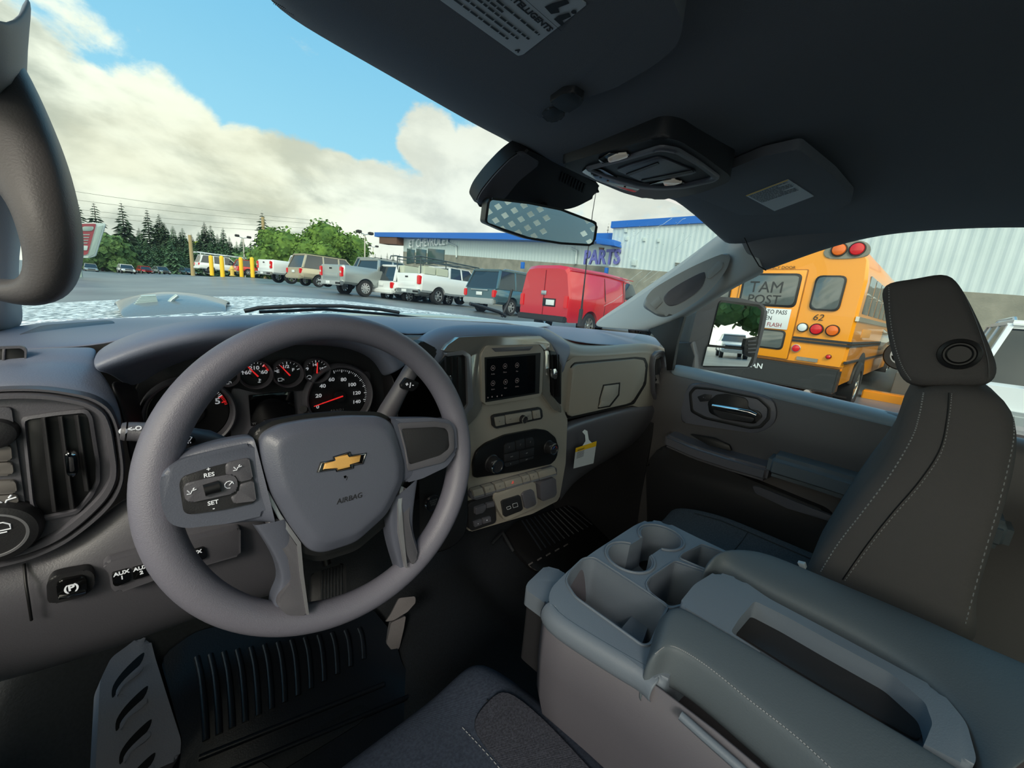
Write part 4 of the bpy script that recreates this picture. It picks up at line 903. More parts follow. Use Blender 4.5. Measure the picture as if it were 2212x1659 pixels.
# dished spokes: loft between outer end on the rim and hub
def spoke(name, A, B, m, o0, o1, th=.022, bev=.006):
    """A, B = two pixel outlines' sides (lists) joined; height rises from o0 at the rim to o1 at the hub"""
    k = len(A); pts1 = [P(x, y, pl=(WC+WN*(o0+(o1-o0)*i/(k-1)), WN)) for i, (x, y) in enumerate(A)]
    pts2 = [P(x, y, pl=(WC+WN*(o0+(o1-o0)*i/(k-1)), WN)) for i, (x, y) in enumerate(B)]
    mid_ = [p.lerp(q, .5)+WN*.003 for p, q in zip(pts1, pts2)]
    q1_ = [p.lerp(q, .12)+WN*.002 for p, q in zip(pts1, pts2)]; q3_ = [p.lerp(q, .88)+WN*.002 for p, q in zip(pts1, pts2)]
    b1 = [p-WN*th for p in pts1]; b2 = [p-WN*th for p in pts2]
    return loft(name, [b1, pts1, q1_, mid_, q3_, pts2, b2], m, sw, 2, .0, False)
HO = .022
wpan('hub_back', [(520, 1000), (560, 930), (600, 912), (830, 903), (890, 920), (900, 1000), (870, 1060), (840, 1130), (770, 1190), (690, 1215), (640, 1200), (580, 1120)], m_blk, None, .05, .002, .01, .004)
co_ = [(556, 962), (558, 938), (594, 916), (660, 904), (745, 896), (812, 897), (838, 910), (852, 945), (866, 1000), (864, 1038), (828, 1108), (762, 1168), (690, 1191), (662, 1186), (622, 1132), (580, 1062), (562, 1002)]
cb_ = resample(rc([P(x, y, pl=(WC+WN*.018, WN)) for x, y in co_], .008), 80); cc0 = sum(cb_, V())/len(cb_)
rows_ = []
for sc_f, hh_ in ((1.0, 0), (1.0, .012), (.985, .0165), (.93, .0195), (.84, .0235), (.80, .0245), (.55, .0255), (.25, .026), (.02, .026)):
    rows_.append([cc0+(p-cc0)*sc_f+WN*(hh_-.0035*(1 if sc_f > .9 else .5)) for p in cb_])
cover = loft('airbag_cover', rows_, m_spk, sw, 1, 0, close=True, cap=False)
wpan('cover_bezel', [(546, 965), (548, 930), (590, 908), (655, 896), (745, 888), (820, 890), (848, 905), (862, 945), (876, 1000), (874, 1042), (836, 1116), (768, 1178), (690, 1202), (652, 1196), (612, 1136), (572, 1064), (552, 1000)], m_blk, None, .03, .018, .006, .004)
# left spoke
spoke('left_spoke', [(318, 1030), (346, 1010), (400, 972), (470, 952), (540, 938), (548, 944)], [(330, 1075), (356, 1122), (396, 1142), (470, 1140), (560, 1128), (596, 1135)], m_spk, .004, .026)
wpan('spoke_cap', [(344, 1045), (352, 1018), (392, 992), (470, 972), (548, 955), (552, 1000), (566, 1062), (576, 1112), (500, 1130), (400, 1142), (366, 1132), (350, 1100)], m_spk, None, .016, .026, .006, .008)
bp_ = wpan('button_cluster', [(387, 1045), (394, 1030), (460, 1008), (538, 990), (546, 1030), (553, 1086), (480, 1102), (406, 1112), (396, 1104)], m_dark, None, .006, .0285, .004, .0015)
wpan('cruise_button', [(396, 1056), (402, 1044), (450, 1033), (500, 1024), (512, 1034), (514, 1056), (505, 1066), (460, 1076), (412, 1086), (400, 1080)], m_low, bp_, .004, .0315, .004, .0012)
wpan('assist_button', [(487, 1004), (496, 998), (538, 989), (547, 1034), (516, 1042), (507, 1024), (488, 1026)], m_low, bp_, .004, .030, .002, .0012)
wpan('assist_button', [(518, 1046), (548, 1038), (554, 1082), (505, 1088), (498, 1074), (516, 1064)], m_low, bp_, .004, .030, .002, .0012)
rl_ = [P(x, y, pl=(WC+WN*.033, WN)) for x, y in ((441, 1060), (474, 1050))]
tube('thumb_roller', rl_, .0058, m_blk, bp_, 14)
def wtext(s, x, y, size, m=m_wht, off=.0325, parent=None, **k):
    return text(s, P(x, y, pl=(WC+WN*(off), WN)), WR, WU, size, m, parent or bp_, **k)
wtext('+\nRES', 451, 1020, .0055, off=.0292, bold=.0001); wtext('SET\n-', 461, 1092, .0055, off=.0292, bold=.0001)
for x, y, k in ((414, 1063, 6), (495, 1047, 2), (513, 1012, 6)):
    c = P(x, y, pl=(WC+WN*.0325, WN)); icon(x, y, .0038, dict(pl=(WC+WN*.0322, WN)), bp_, m_wht, k, off=.0003)
# right spoke
spoke('right_spoke', [(996, 905), (975, 905), (930, 900), (880, 902), (846, 900)], [(996, 985), (972, 1008), (940, 1024), (905, 1038), (868, 1046)], m_spk, .004, .026)
wpan('spoke_cap', [(848, 905), (930, 902), (976, 908), (986, 925), (988, 975), (966, 1008), (912, 1034), (874, 1044), (868, 990)], m_spk, None, .016, .024, .006, .008)
ringpan('right_button_bezel', [(858, 914), (940, 910), (972, 916), (980, 930), (981, 972), (958, 998), (880, 1018), (874, 975)], [(867, 926), (940, 922), (962, 925), (968, 934), (971, 968), (950, 984), (884, 1004), (877, 965)], m_low, sw, off=.0265, r=.004, pl=WP, prof=((0, -.003), (0, .0008), (.5, .0016), (1, .0005), (1, -.003)))
wpan('blank_button', [(867, 926), (940, 922), (962, 925), (968, 934), (971, 968), (950, 984), (884, 1004), (877, 965)], m_dark, None, .004, .0265, .004, .002)
# lower spokes
spoke('lower_spoke', [(590, 1345), (588, 1290), (612, 1262), (598, 1205), (548, 1135)], [(680, 1345), (660, 1290), (650, 1230), (640, 1190), (620, 1120)], m_spk, .004, .022)
wpan('spoke_cap', [(600, 1310), (606, 1288), (632, 1255), (622, 1205), (575, 1130), (600, 1118), (645, 1185), (652, 1240), (660, 1300), (664, 1330), (622, 1330)], m_low, None, .014, .021, .004, .004)
spoke('lower_spoke', [(912, 1215), (905, 1180), (893, 1150), (893, 1110), (905, 1030)], [(870, 1270), (868, 1240), (850, 1190), (838, 1130), (845, 1080)], m_spk, .004, .022)
wpan('spoke_cap', [(904, 1200), (893, 1165), (884, 1125), (886, 1060), (868, 1050), (862, 1090), (868, 1150), (880, 1200), (892, 1222)], m_low, None, .014, .021, .004, .004)
wpan('spoke_trim', [(866, 1050), (872, 1052), (868, 1092), (872, 1150), (880, 1228), (876, 1226), (862, 1150), (858, 1090)], m_sil, None, .006, .0235, .0005, .0005)
wpan('spoke_trim', [(572, 1062), (580, 1060), (606, 1110), (650, 1172), (656, 1240), (668, 1328), (662, 1328), (648, 1240), (642, 1178), (600, 1118)], m_sil, None, .006, .0225, .0005, .0005)
# emblem
EO = .0405
def wpts(px, off): return [P(x, y, pl=(WC+WN*off, WN)) for x, y in px]
em = slab('emblem', wpts([(684.5, 1021), (692.5, 998.5), (721, 994), (719.5, 986.5), (757, 975.5), (758, 984), (792.5, 978), (785, 1003), (763, 1005), (764, 1013), (727, 1020), (725, 1013.5)], EO+.003), WN, .004, m_piano, sw, .0008)
ring_px = [(688, 1019.5), (695, 1000), (723.5, 995.5), (721.5, 988), (755.5, 978), (756.5, 986), (789.5, 980.5), (782.5, 1001.5), (760.5, 1003.5), (761, 1011), (729, 1017.5), (726.5, 1011.5)]
tube('chrome_outline', wpts(ring_px, EO+.0033), .0007, m_chr, em, 6, True)
slab('gold_bowtie', wpts([(698.5, 1014.5), (702.5, 1001), (726.5, 996), (724, 988), (751.5, 982.5), (754, 989), (780, 984), (777, 998), (754, 1002.5), (757, 1009), (731, 1015), (728.5, 1009.5)], EO+.0045), WN, .002, m_gold, em, .0006)
text('AIRBAG', P(755, 1077, pl=(WC+WN*.0424, WN)), WR, WU, .0085, m_dark, cover, extr=.0003, shear=.2)
text('7', P(749, 1034, pl=(WC+WN*.0424, WN)), WR, WU, .006, m_dark, cover, name='cover_mark')

# ---- steering column, stalks, shifter, keys, pedals
cl_ = empty('steering_column', WC-WN*.1, 'dark steering column shroud behind the wheel with stalks and gear lever', 'steering column')
def rings(pts): return pts
bm = bmesh.new()
ax_ = -WN
for k, (d, rx, rz, dz) in enumerate(((.035, .045, .045, -.002), (.07, .062, .058, -.006), (.15, .07, .066, -.012), (.26, .075, .07, -.02))):
    c = WC+ax_*d+V((0, 0, dz)); R_ = [bm.verts.new(c+WR*(rx*math.cos(a))+WU*(rz*math.sin(a))) for a in [2*math.pi*i/28 for i in range(28)]]
    if k == 0: bm.faces.new(R_)
    else:
        for i in range(28): bm.faces.new((pv[i], pv[(i+1) % 28], R_[(i+1) % 28], R_[i]))
    pv = R_
fin('column_shroud', bm, m_low, cl_)
sA = P(290, 932, Y=.53); sB = P(440, 955, Y=.52); sC = P(520, 985, Y=.55)
stg = tube('signal_stalk', [P(275, 932, Y=.53), sA, P(340, 935, Y=.525), P(385, 945, Y=.52), sB, sC], [.0095, .0098, .0105, .0125, .014, .013], m_low, cl_, 16)
lathe('stalk_end', P(271, 932, Y=.53), (P(271, 932, Y=.53)-sA), [(.0095, 0), (.0085, .003), (.006, .0035), (0, .004)], m_low, stg, 20)
text('O', P(266, 932, Y=.525), (1, 0, 0), (0, 0, 1), .008, m_wht, stg, bold=.0004)
text('<-O', P(291, 926, Y=.518), (1, 0, 0), (0, 0, 1), .006, m_wht, stg, bold=.0002)
pan('wiper_button', [(381, 955), (388, 945), (420, 943), (424, 952), (416, 960), (388, 960)], m_blk, stg, depth=.004, off=0, r=.002, bev=.001, Y=.503)
icon(405, 951, .0038, dict(Y=.503), stg, m_wht, 4, off=.001)
text('^^ ^^', P(400, 936, Y=.503), (1, 0, 0), (0, 0, 1), .005, m_dim, stg)
# column shifter, leaning up to the right
gp = [P(815, 935, Y=.56), P(840, 885, Y=.555), P(862, 845, Y=.55), P(885, 805, Y=.545), P(905, 775, Y=.54)]
gs = tube('gear_lever', gp, [.016, .015, .013, .0125, .012], m_low, cl_, 16)
pan('lever_grip', [(902, 744), (912, 736), (942, 752), (945, 760), (925, 800), (905, 815), (888, 800), (890, 780)], m_dark, gs, depth=.022, r=.003, bev=.004, Y=.54)
pan('tap_switch', [(866, 832), (878, 816), (905, 826), (903, 836), (892, 846), (868, 840)], m_blk, gs, depth=.006, off=.003, r=.002, bev=.0015, Y=.535)
text('+ | -', P(885, 831, Y=.5305), (1, 0, -.15), (.15, 0, 1), .0085, m_wht, gs, bold=.0003)
ky = empty('key_ring', P(480, 1140, Y=.60), 'bright metal keys glinting below the left wheel spoke', 'keys')
for x, y, r in ((470, 1140, .009), (492, 1138, .008)):
    lathe('key_head', P(x, y, Y=.58), (0, -.5, 1), [(r, -.002), (r, .002), (r*.6, .003), (0, .003)], m_chr, ky, 20)
tube('key_blade', [P(474, 1145, Y=.58), P(478, 1160, Y=.585)], .002, m_chr, ky, 6)
tube('key_blade', [P(462, 1148, Y=.59), P(452, 1200, Y=.60)], [.003, .005], m_blk, ky, 8)
bk = empty('brake_pedal', P(705, 1265, Y=.80), 'black ribbed brake pedal seen through the lower wheel opening', 'pedal')
pan('pedal_pad', [(672, 1240), (740, 1215), (748, 1225), (748, 1290), (735, 1300), (680, 1310), (670, 1300)], m_dark, bk, depth=.015, r=.006, bev=.004, pl=((.2, .80, .95), (0, -.8, .6)))
for i in range(7): pan('pedal_rib', [(694+i*7, 1232-i*2), (698+i*7, 1231-i*2), (698+i*7, 1300), (694+i*7, 1301)], m_flr, bk, depth=.003, off=.003, bev=.0008, pl=((.2, .80, .95), (0, -.8, .6)))
tube('pedal_arm', [P(712, 1230, pl=((.2, .80, .95), (0, -.8, .6)))+V((0, .02, 0)), V((.24, .97, 1.25))], .010, m_blk, bk, 10)
ac = empty('accelerator_pedal', P(850, 1330, Z=.80), 'lighter accelerator pedal and bracket right of the wheel bottom', 'pedal')
m_acc = mat('worn_grey_plastic', (118, 114, 116), .7, bump=(400, .5, .001))
pan('pedal_pad', [(862, 1292), (897, 1288), (898, 1302), (880, 1322), (850, 1340), (833, 1343), (845, 1325)], m_acc, ac, depth=.012, r=.004, bev=.004, pl=((.45, .88, .85), (-.2, -.8, .7)))
pan('pedal_foot', [(845, 1345), (877, 1330), (872, 1360), (862, 1402), (850, 1410), (835, 1390)], m_acc, ac, depth=.03, off=-.02, r=.004, bev=.004, pl=((.45, .90, .75), (-.2, -.8, .6)))

# ================================================================ FLOOR THINGS
sc_ = [(216, 1470), (240, 1420), (275, 1395), (300, 1375), (325, 1380), (335, 1420), (360, 1500), (392, 1600), (388, 1640), (330, 1665), (300, 1700), (205, 1700)]
DP = ((-.08, .95, .70), (.25, -.45, .86))
dp_ = empty('kick_panel', P(300, 1550, pl=DP), 'grey footrest trim with slanted leaf shaped grooves at lower left', 'footrest')
m_dp = mat('kick_trim', (150, 150, 160), .65, bump=(300, .6, .001))
pan('footrest_body', sc_, m_dp, dp_, depth=.06, r=.01, bev=.012, pl=DP)
for k in range(4):
    x, y = 244+k*8, 1490+k*72-40*(k == 0)*0
    y -= 30
    pan('leaf_groove', [(x, y+22), (x+20, y-8), (x+52, y-40), (x+68, y-50), (x+58, y-24), (x+24, y+8), (x+6, y+40), (x-2, y+46)], m_blk, dp_, depth=.002, off=.0006, bev=0, spline=3, pl=DP)
    pan('leaf_ridge', [(x+8, y+30), (x+26, y+6), (x+60, y-24), (x+66, y-16), (x+48, y+2), (x+24, y+18), (x+10, y+44)], m_dp, dp_, depth=.004, off=.004, bev=.001, spline=3, pl=DP)
mt_ = empty('floor_mat', P(560, 1520, Z=.63), 'black ribbed rubber mat in the driver footwell', 'floor mat')
MPx = [(345, 1420), (420, 1365), (560, 1330), (800, 1310), (850, 1370), (870, 1440), (960, 1520), (900, 1600), (700, 1700), (380, 1700), (395, 1600)]
MP = ((0, .9, .655), (0, -.42, 1))
pan('mat_body', MPx, m_mat, mt_, depth=.012, r=.02, bev=.004, pl=MP)
rt_, rb_ = [], []
nr = 13
for i in range(nr):
    t = i/(nr-1)
    a = P(425+t*350, 1420-t*62, pl=MP); b = P(445+t*340, 1600-t*175+math.sin(t*3.1)*6, pl=MP)
    mid_ = a.lerp(b, .5)+V((.006, 0, 0)); n_ = V((0, -.39, .92))
    tube('mat_rib', spl([a+n_*.002, a.lerp(b, .3)+V((.004, 0, 0))+n_*.004, a.lerp(b, .7)+V((.003, 0, 0))+n_*.004, b+n_*.003], 5, False), .0065, m_mat, mt_, 8)
for x0, y0, x1, y1 in ((430, 1640, 830, 1480), (470, 1680, 900, 1500)):
    tube('mat_ridge', [P(x0, y0, pl=MP)+V((0, 0, .003)), P(x1, y1, pl=MP)+V((0, 0, .003))], .006, m_mat, mt_, 8)
pan('heel_pad', [(560, 1640), (780, 1520), (800, 1530), (780, 1560), (600, 1670)], m_flr, mt_, depth=.006, off=.005, r=.006, bev=.002, pl=MP)
# dark passenger-side vinyl step (middle) with raised dashes
md_ = empty('tunnel_mat', P(1200, 1150, Z=.66), 'black ribbed rubber mat on the passenger side, past the console', 'floor mat')
MQ = ((.9, .9, .70), (0, -.35, 1))
pan('mat_body', [(1085, 1160), (1110, 1130), (1150, 1115), (1230, 1090), (1360, 1150), (1330, 1230), (1220, 1250), (1150, 1230)], m_blk, md_, depth=.012, r=.02, bev=.004, pl=MQ)
for i in range(12):
    a = P(1128+i*9, 1125-i*3, pl=MQ); b = P(1170+i*10, 1190-i*5, pl=MQ); tube('mat_rib', [a, b+V((0, 0, .003))], .004, m_mat, md_, 6)
for i in range(5): tube('mat_dash', [P(1142+i*19, 1222-i*10, pl=MQ)+V((0, 0, .004)), P(1150+i*19, 1217-i*10, pl=MQ)+V((0, 0, .004))], .003, m_acc, md_, 6)
tube('cable_strip', [P(1062, 1175, Z=.74), P(1085, 1150, Z=.76), P(1108, 1190, Z=.70)], .008, m_flr, md_, 8)

# ================================================================ CENTRE CONSOLE
CZ = 1.19
cc = empty('center_console', (.59, .15, .75), 'dark grey center console with cup holders, trays and a long armrest lid', 'console')
ctop = [(1184, 1292), (1192, 1268), (1230, 1230), (1285, 1190), (1372, 1134), (1400, 1122), (1440, 1128), (1500, 1158), (1590, 1200), (1640, 1240), (1560, 1330), (1480, 1400), (1436, 1480), (1340, 1410), (1235, 1345), (1192, 1318)]
tp = [P(x, y, Z=CZ) for x, y in ctop]
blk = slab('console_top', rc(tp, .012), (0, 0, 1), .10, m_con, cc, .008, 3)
def zc(pix, r, depth, Z=CZ, spline=0):
    pts = [P(x, y, Z=Z)+V((0, 0, .01)) for x, y in pix]; pts = spl(pts, spline) if spline else rc(pts, r)
    return slab('cut', pts, (0, 0, 1), depth+.01, None, None, 0)
cut = [zc([(1224, 1256), (1233, 1236), (1260, 1210), (1281, 1207), (1440, 1310), (1424, 1340), (1403, 1388), (1389, 1391), (1245, 1288)], .008, .085),
       zc([(1398, 1262), (1406, 1250), (1458, 1215), (1530, 1240), (1490, 1300), (1447, 1310), (1405, 1278)], .006, .08),
       zc([(1470, 1205), (1476, 1198), (1516, 1179), (1575, 1200), (1530, 1230)], .005, .05)]
cupc = []
for c_, e_ in (((1427, 1160), (1477, 1160)), ((1360, 1203), (1412, 1203))):
    c = P(*c_, Z=CZ); r = .0385
    cupc.append(c)
    bmc = bmesh.new(); bmesh.ops.create_cone(bmc, cap_ends=True, segments=48, radius1=r*.86, radius2=r, depth=.09)
    bmesh.ops.translate(bmc, verts=bmc.verts, vec=c+V((0, 0, -.035))); cut.append(fin('cut', bmc, None, None))
a, b = cupc; d = (b-a).normalized(); s = V((-d.y, d.x, 0))
cut.append(slab('cut', [a+s*.02+V((0, 0, .01)), b+s*.02+V((0, 0, .01)), b-s*.02+V((0, 0, .01)), a-s*.02+V((0, 0, .01))], (0, 0, 1), .075, None, None, 0))
blk = join_bool(blk, cut)
# bright lips round the wells
def outl(pix, r): return rc([P(x, y, Z=CZ+.0008) for x, y in pix], r)
for c, o_ in ((a, b), (b, a)):
    dd = (o_-c).normalized(); a0 = math.atan2(dd.y, dd.x); g = math.asin(.021/.0415)
    tube('cup_holder_lip', [c+V((.043*math.cos(a0+g+(2*math.pi-2*g)*i/40), .043*math.sin(a0+g+(2*math.pi-2*g)*i/40), .0008)) for i in range(41)], .0024, m_con, cc, 8)
for pix, r in (([(1221, 1257), (1231, 1233), (1259, 1206), (1283, 1203), (1445, 1309), (1428, 1342), (1405, 1393), (1388, 1395), (1241, 1289)], .009), ([(1394, 1262), (1403, 1248), (1458, 1211), (1535, 1238), (1494, 1303), (1446, 1315), (1402, 1280)], .007), ([(1466, 1205), (1474, 1196), (1516, 1175), (1580, 1199), (1532, 1234)], .006)):
    tube('well_lip', outl(pix, r), .0016, m_con, cc, 6, True)
for p in (a, b): lathe('cup_floor_liner', p+V((0, 0, -.079)), (0, 0, 1), [(.032, 0), (.032, .002), (0, .002)], m_blk, cc, 32)
# the raised step in the long tray
pan('tray_step', [(1335, 1366), (1375, 1318), (1406, 1338), (1387, 1390)], m_con, cc, depth=.03, r=.002, bev=.002, Z=CZ-.055)
# outer body: sides
body = [P(1192, 1318, Z=CZ-.02), P(1235, 1345, Z=CZ-.02), P(1340, 1412, Z=CZ-.02), P(1436, 1482, Z=CZ-.02)]
bot = [(.455, .345), (.75, .335), (.765, .30), (.765, -.5), (.42, -.5), (.42, .12)]
bt = [V((.447, .325, CZ-.09)), V((.47, .338, CZ-.09)), V((.735, .30, CZ-.09)), V((.77, .27, CZ-.09)), V((.775, -.5, CZ-.09)), V((.425, -.5, CZ-.09)), V((.420, .1, CZ-.09))]
top_i = [p for p in tp]
def zat(p, z): return V((p.x, p.y, z))
# left side wall follows the top outline down to the floor
left = [tp[i] for i in (0, 15, 14, 13, 12)]+[V((.418, .06, CZ)), V((.412, -.1, CZ)), V((.412, -.55, CZ))]
L0 = [zat(p, CZ-.006)+V((-.003, .002, 0)) for p in left]; L1 = [zat(p, CZ-.10)+V((-.004, .002, 0)) for p in left]
L2 = [zat(p, CZ-.16)+V((.0, 0, 0)) for p in left]; L3 = [zat(p, .80)+V((.04, -.04, 0)) for p in left]; L4 = [zat(p, .56)+V((.05, -.08, 0)) for p in left]
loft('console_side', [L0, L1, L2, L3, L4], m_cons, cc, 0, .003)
fr = [tp[i] for i in (0, 1, 2, 3, 4, 5, 6, 7, 8)]+[V((.78, .0, CZ)), V((.78, -.5, CZ))]
F0 = [zat(p, CZ-.012) for p in fr]; F1 = [zat(p, CZ-.05)+V((0, -.004, 0)) for p in fr]; F2 = [zat(p, .9)+V((0, -.03, 0)) for p in fr]; F3 = [zat(p, .62)+V((0, -.06, 0)) for p in fr]
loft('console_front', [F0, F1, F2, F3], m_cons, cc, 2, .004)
# flared lip along the left top edge
lip = [(1184, 1296), (1196, 1322), (1240, 1352), (1300, 1388), (1360, 1424), (1400, 1444), (1424, 1470)]
li = [P(x, y, Z=CZ-.001) for x, y in lip]
loft('console_lip', [[p+V((.004, -.002, .001)) for p in li], [p+V((-.006, 0, -.001)) for p in li], [p+V((-.013, .002, -.009)) for p in li], [p+V((-.014, .002, -.026)) for p in li], [p+V((-.002, 0, -.032)) for p in li]], m_con, cc, 1, .002)
# small box on the front left corner
sbp = [P(x, y, Z=1.155) for x, y in ((1134, 1272), (1140, 1258), (1178, 1222), (1215, 1232), (1235, 1260), (1215, 1330), (1190, 1312))]
slab('side_pocket_top', rc(sbp, .006), (0, 0, 1), .03, m_con, cc, .005, 3)
slab('side_pocket', rc([p.lerp(sum(sbp, V())/7, .12)+V((0, 0, -.03)) for p in sbp], .006), (0, 0, 1), .11, m_dark, cc, .003)
# armrest lid: two padded rails and a plastic centre with a long tray
AZ = 1.222
def lidrow(pxs, dz=0): return [P(x, y, Z=AZ)+V((0, 0, dz)) for x, y in pxs]
lid = empty('armrest_lid', (.6, 0, AZ)); lid.parent = cc; lid.matrix_parent_inverse = cc.matrix_world.inverted(); 
l_out = [(1416, 1412), (1440, 1396), (1470, 1402), (1530, 1440), (1620, 1512), (1720, 1590), (1830, 1690), (1960, 1800)]
l_in = [(1440, 1320), (1462, 1304), (1495, 1320), (1560, 1358), (1690, 1432), (1850, 1522), (2010, 1614), (2150, 1700)]
lo_ = lidrow(l_out); lin = lidrow(l_in)
mix_ = lambda t, dz: [p.lerp(q, t)+V((0, 0, dz)) for p, q in zip(lo_, lin)]
def low_(p): return V((p.x, p.y, max(p.z, AZ-.072)))
def nose(rows_): return [[low_(r[0]+V((.0, .004, -.06))), low_(r[0]+V((0, .010, -.022)))]+r for r in rows_]
loft('padded_rail', nose([[p+V((0, 0, -.05)) for p in lin], [p+V((.002, 0, -.004)) for p in lin], mix_(.88, .003), mix_(.5, .004), mix_(.12, .002), lo_, [p+V((-.003, 0, -.006)) for p in lo_], [p+V((-.010, 0, -.05)) for p in lo_], [p+V((.012, 0, -.066)) for p in lo_], [p+V((.03, 0, -.072)) for p in lo_]]), m_vin, lid, 2, .003)
r_in = [(1532, 1222), (1556, 1206), (1600, 1236), (1680, 1278), (1800, 1335), (1920, 1400), (2030, 1480), (2110, 1590), (2120, 1720)]
r_out = [(1548, 1204), (1580, 1192), (1642, 1190), (1720, 1222), (1840, 1272), (1980, 1330), (2110, 1390), (2260, 1450), (2420, 1520)]
ri_, ro_ = lidrow(r_in), lidrow(r_out)
mx2 = lambda t, dz: [p.lerp(q, t)+V((0, 0, dz)) for p, q in zip(ri_, ro_)]
loft('padded_rail', nose([[p+V((0, 0, -.05)) for p in ri_], [p+V((-.002, 0, -.006)) for p in ri_], mx2(.12, .004), mx2(.5, .012), mx2(.88, .006), ro_, [p+V((.006, .003, -.02)) for p in ro_], [p+V((.006, .003, -.09)) for p in ro_]]), m_vin, lid, 2, .003)
ctr = [(1466, 1304), (1500, 1262), (1546, 1234), (1600, 1250), (1660, 1292), (1800, 1366), (1930, 1436), (2030, 1490), (2088, 1560), (2110, 1640), (2100, 1659), (1990, 1604), (1850, 1524), (1690, 1434), (1560, 1360)]
cp_ = slab('lid_center', rc([P(x, y, Z=AZ-.001) for x, y in ctr], .01), (0, 0, 1), .045, m_con, lid, .006, 3)
tc_ = slab('cut', rc([P(x, y, Z=AZ+.01) for x, y in ((1582, 1350), (1600, 1322), (1634, 1284), (1700, 1316), (1800, 1370), (1930, 1438), (2005, 1500), (2022, 1545), (2000, 1598), (1850, 1512), (1700, 1425))], .006), (0, 0, 1), .042, None, None, 0)
cp_ = join_bool(cp_, [tc_])
pan('tray_liner', [(1582, 1362), (1612, 1330), (1640, 1300), (1700, 1330), (1800, 1384), (1930, 1452), (1992, 1505), (2002, 1550), (1985, 1600), (1850, 1525), (1700, 1436)], m_dark, lid, depth=.003, off=0, r=.006, bev=.001, Z=AZ-.028)
# stitching along the left rail
bm = bmesh.new(); st_ = spl([p+V((-.0015, 0, .0008)) for p in lo_], 14, False)
for i in range(0, len(st_)-1, 1):
    a_, b_ = st_[i], st_[i+1]; k = max(1, int((b_-a_).length/.006))
    for j in range(k): addtube(bm, [a_.lerp(b_, (j+.1)/k), a_.lerp(b_, (j+.7)/k)], .0006, 4)
fin('stitching', bm, m_thr, lid)
# front face of the raised lid hinge zone & lower latch strip
tube('lower_trim', [P(1470, 1545, X=.402), P(1520, 1590, X=.402), P(1600, 1660, X=.402), P(1680, 1740, X=.402)], .005, m_con, cc, 8)

# ================================================================ SEATS
ps = empty('passenger_seat', (1.08, .1, .65), 'dark cloth passenger seat with a tall headrest, beyond the console', 'seat')
def prof_solid(name, px, X0, X1, m, parent, r=.02, bulge=.012, n=4, ins=None, pts=None):
    """side profile given by sight lines on the near face, carried across the seat width with rounded edges"""
    o = pts or [P(x, y, X=X0) for x, y in px]
    o = resample(spl(o, n), 72); c = sum(o, V())/len(o)
    def row(x, s): return [V((x, c.y+(p.y-c.y)*s, c.z+(p.z-c.z)*s)) for p in o]
    def inset(x, d):
        out_ = []
        L_ = len(o)
        for i in range(L_):
            t = (o[(i+1) % L_]-o[i-1]); t = V((0, t.y, t.z)).normalized(); nn_ = V((0, t.z, -t.y))
            if nn_.dot(c-o[i]) < 0: nn_ = -nn_
            out_.append(V((x, o[i].y+nn_.y*d, o[i].z+nn_.z*d)))
        for _ in range(int(6*d/r)+1): out_ = [out_[i]*.5+(out_[i-1]+out_[(i+1) % L_])*.25 for i in range(L_)]
        return out_
    R0 = [inset(X0, r*.9), inset(X0+r*.25, r*.3), inset(X0+r, 0), inset((X0+X1)/2, -bulge*.3), inset(X1-r, 0), inset(X1-r*.25, r*.35), inset(X1, r*1.2)]
    bm = bmesh.new(); g = [[bm.verts.new(p) for p in q] for q in R0]
    n_ = len(g[0])
    for A_, B_ in zip(g, g[1:]):
        for i in range(n_): bm.faces.new((A_[i], A_[(i+1) % n_], B_[(i+1) % n_], B_[i]))
    bm.faces.new(g[0]); bm.faces.new(list(reversed(g[-1])))
    return fin(name, bm, m, parent, True, 60)
hr = prof_solid('headrest', [(1908, 660), (1904, 630), (1918, 610), (1975, 600), (2034, 590), (2062, 600), (2090, 640), (2120, 700), (2150, 770), (2157, 800), (2150, 822), (2125, 836), (2060, 838), (1985, 837), (1952, 824), (1934, 790), (1918, 730)], .89, 1.16, m_fab2, ps, .018)
hb = P(2072, 765, X=.886)
lathe('release_button', hb, (-1, 0, 0), [(.0235, -.006), (.0225, .001), (.018, .003), (.0165, .001), (.0145, .001), (.012, .0035), (0, .0035)], m_blk, hr, 40)
for x in (.96, 1.09): tube('headrest_post', [V((x, -.05, 1.46)), V((x, -.045, 1.60))], .006, m_sil, hr, 8)
back = [(1962, 862), (1990, 842), (2060, 836), (2130, 842), (2180, 872), (2203, 930), (2200, 1010), (2175, 1110), (2140, 1220), (2112, 1320), (2095, 1420), (1900, 1420), (1760, 1330), (1730, 1260), (1752, 1215), (1800, 1140), (1850, 1070), (1905, 1000), (1935, 940)]
prof_solid('backrest', back, .86, 1.28, m_fab2, ps, .028)
def seam(name, px, X, m, parent, dash=False, r=.0009):
    p = spl([P(x, y, X=X) for x, y in px], 10, False); bm = bmesh.new()
    if dash:
        acc = 0
        for a_, b_ in zip(p, p[1:]):
            k = max(1, int((b_-a_).length/.007))
            for j in range(k): addtube(bm, [a_.lerp(b_, (j+.1)/k), a_.lerp(b_, (j+.6)/k)], r, 4)
    else: addtube(bm, p, r, 5)
    return fin(name, bm, m, parent)
m_th2 = mat('dark_thread', (150, 150, 150), .85)
seam('seam', [(1995, 848), (1985, 900), (1968, 950), (1920, 1030), (1860, 1110), (1810, 1175), (1772, 1236)], .8595, m_th2, ps, True)
seam('seam', [(2050, 848), (2046, 900), (2030, 970), (1985, 1040), (1925, 1110), (1870, 1180), (1820, 1252)], .8595, m_blk, ps)
seam('seam', [(2056, 850), (2050, 905), (2034, 976), (1989, 1046), (1929, 1116), (1874, 1186), (1824, 1256)], .8595, m_th2, ps, True, .0006)
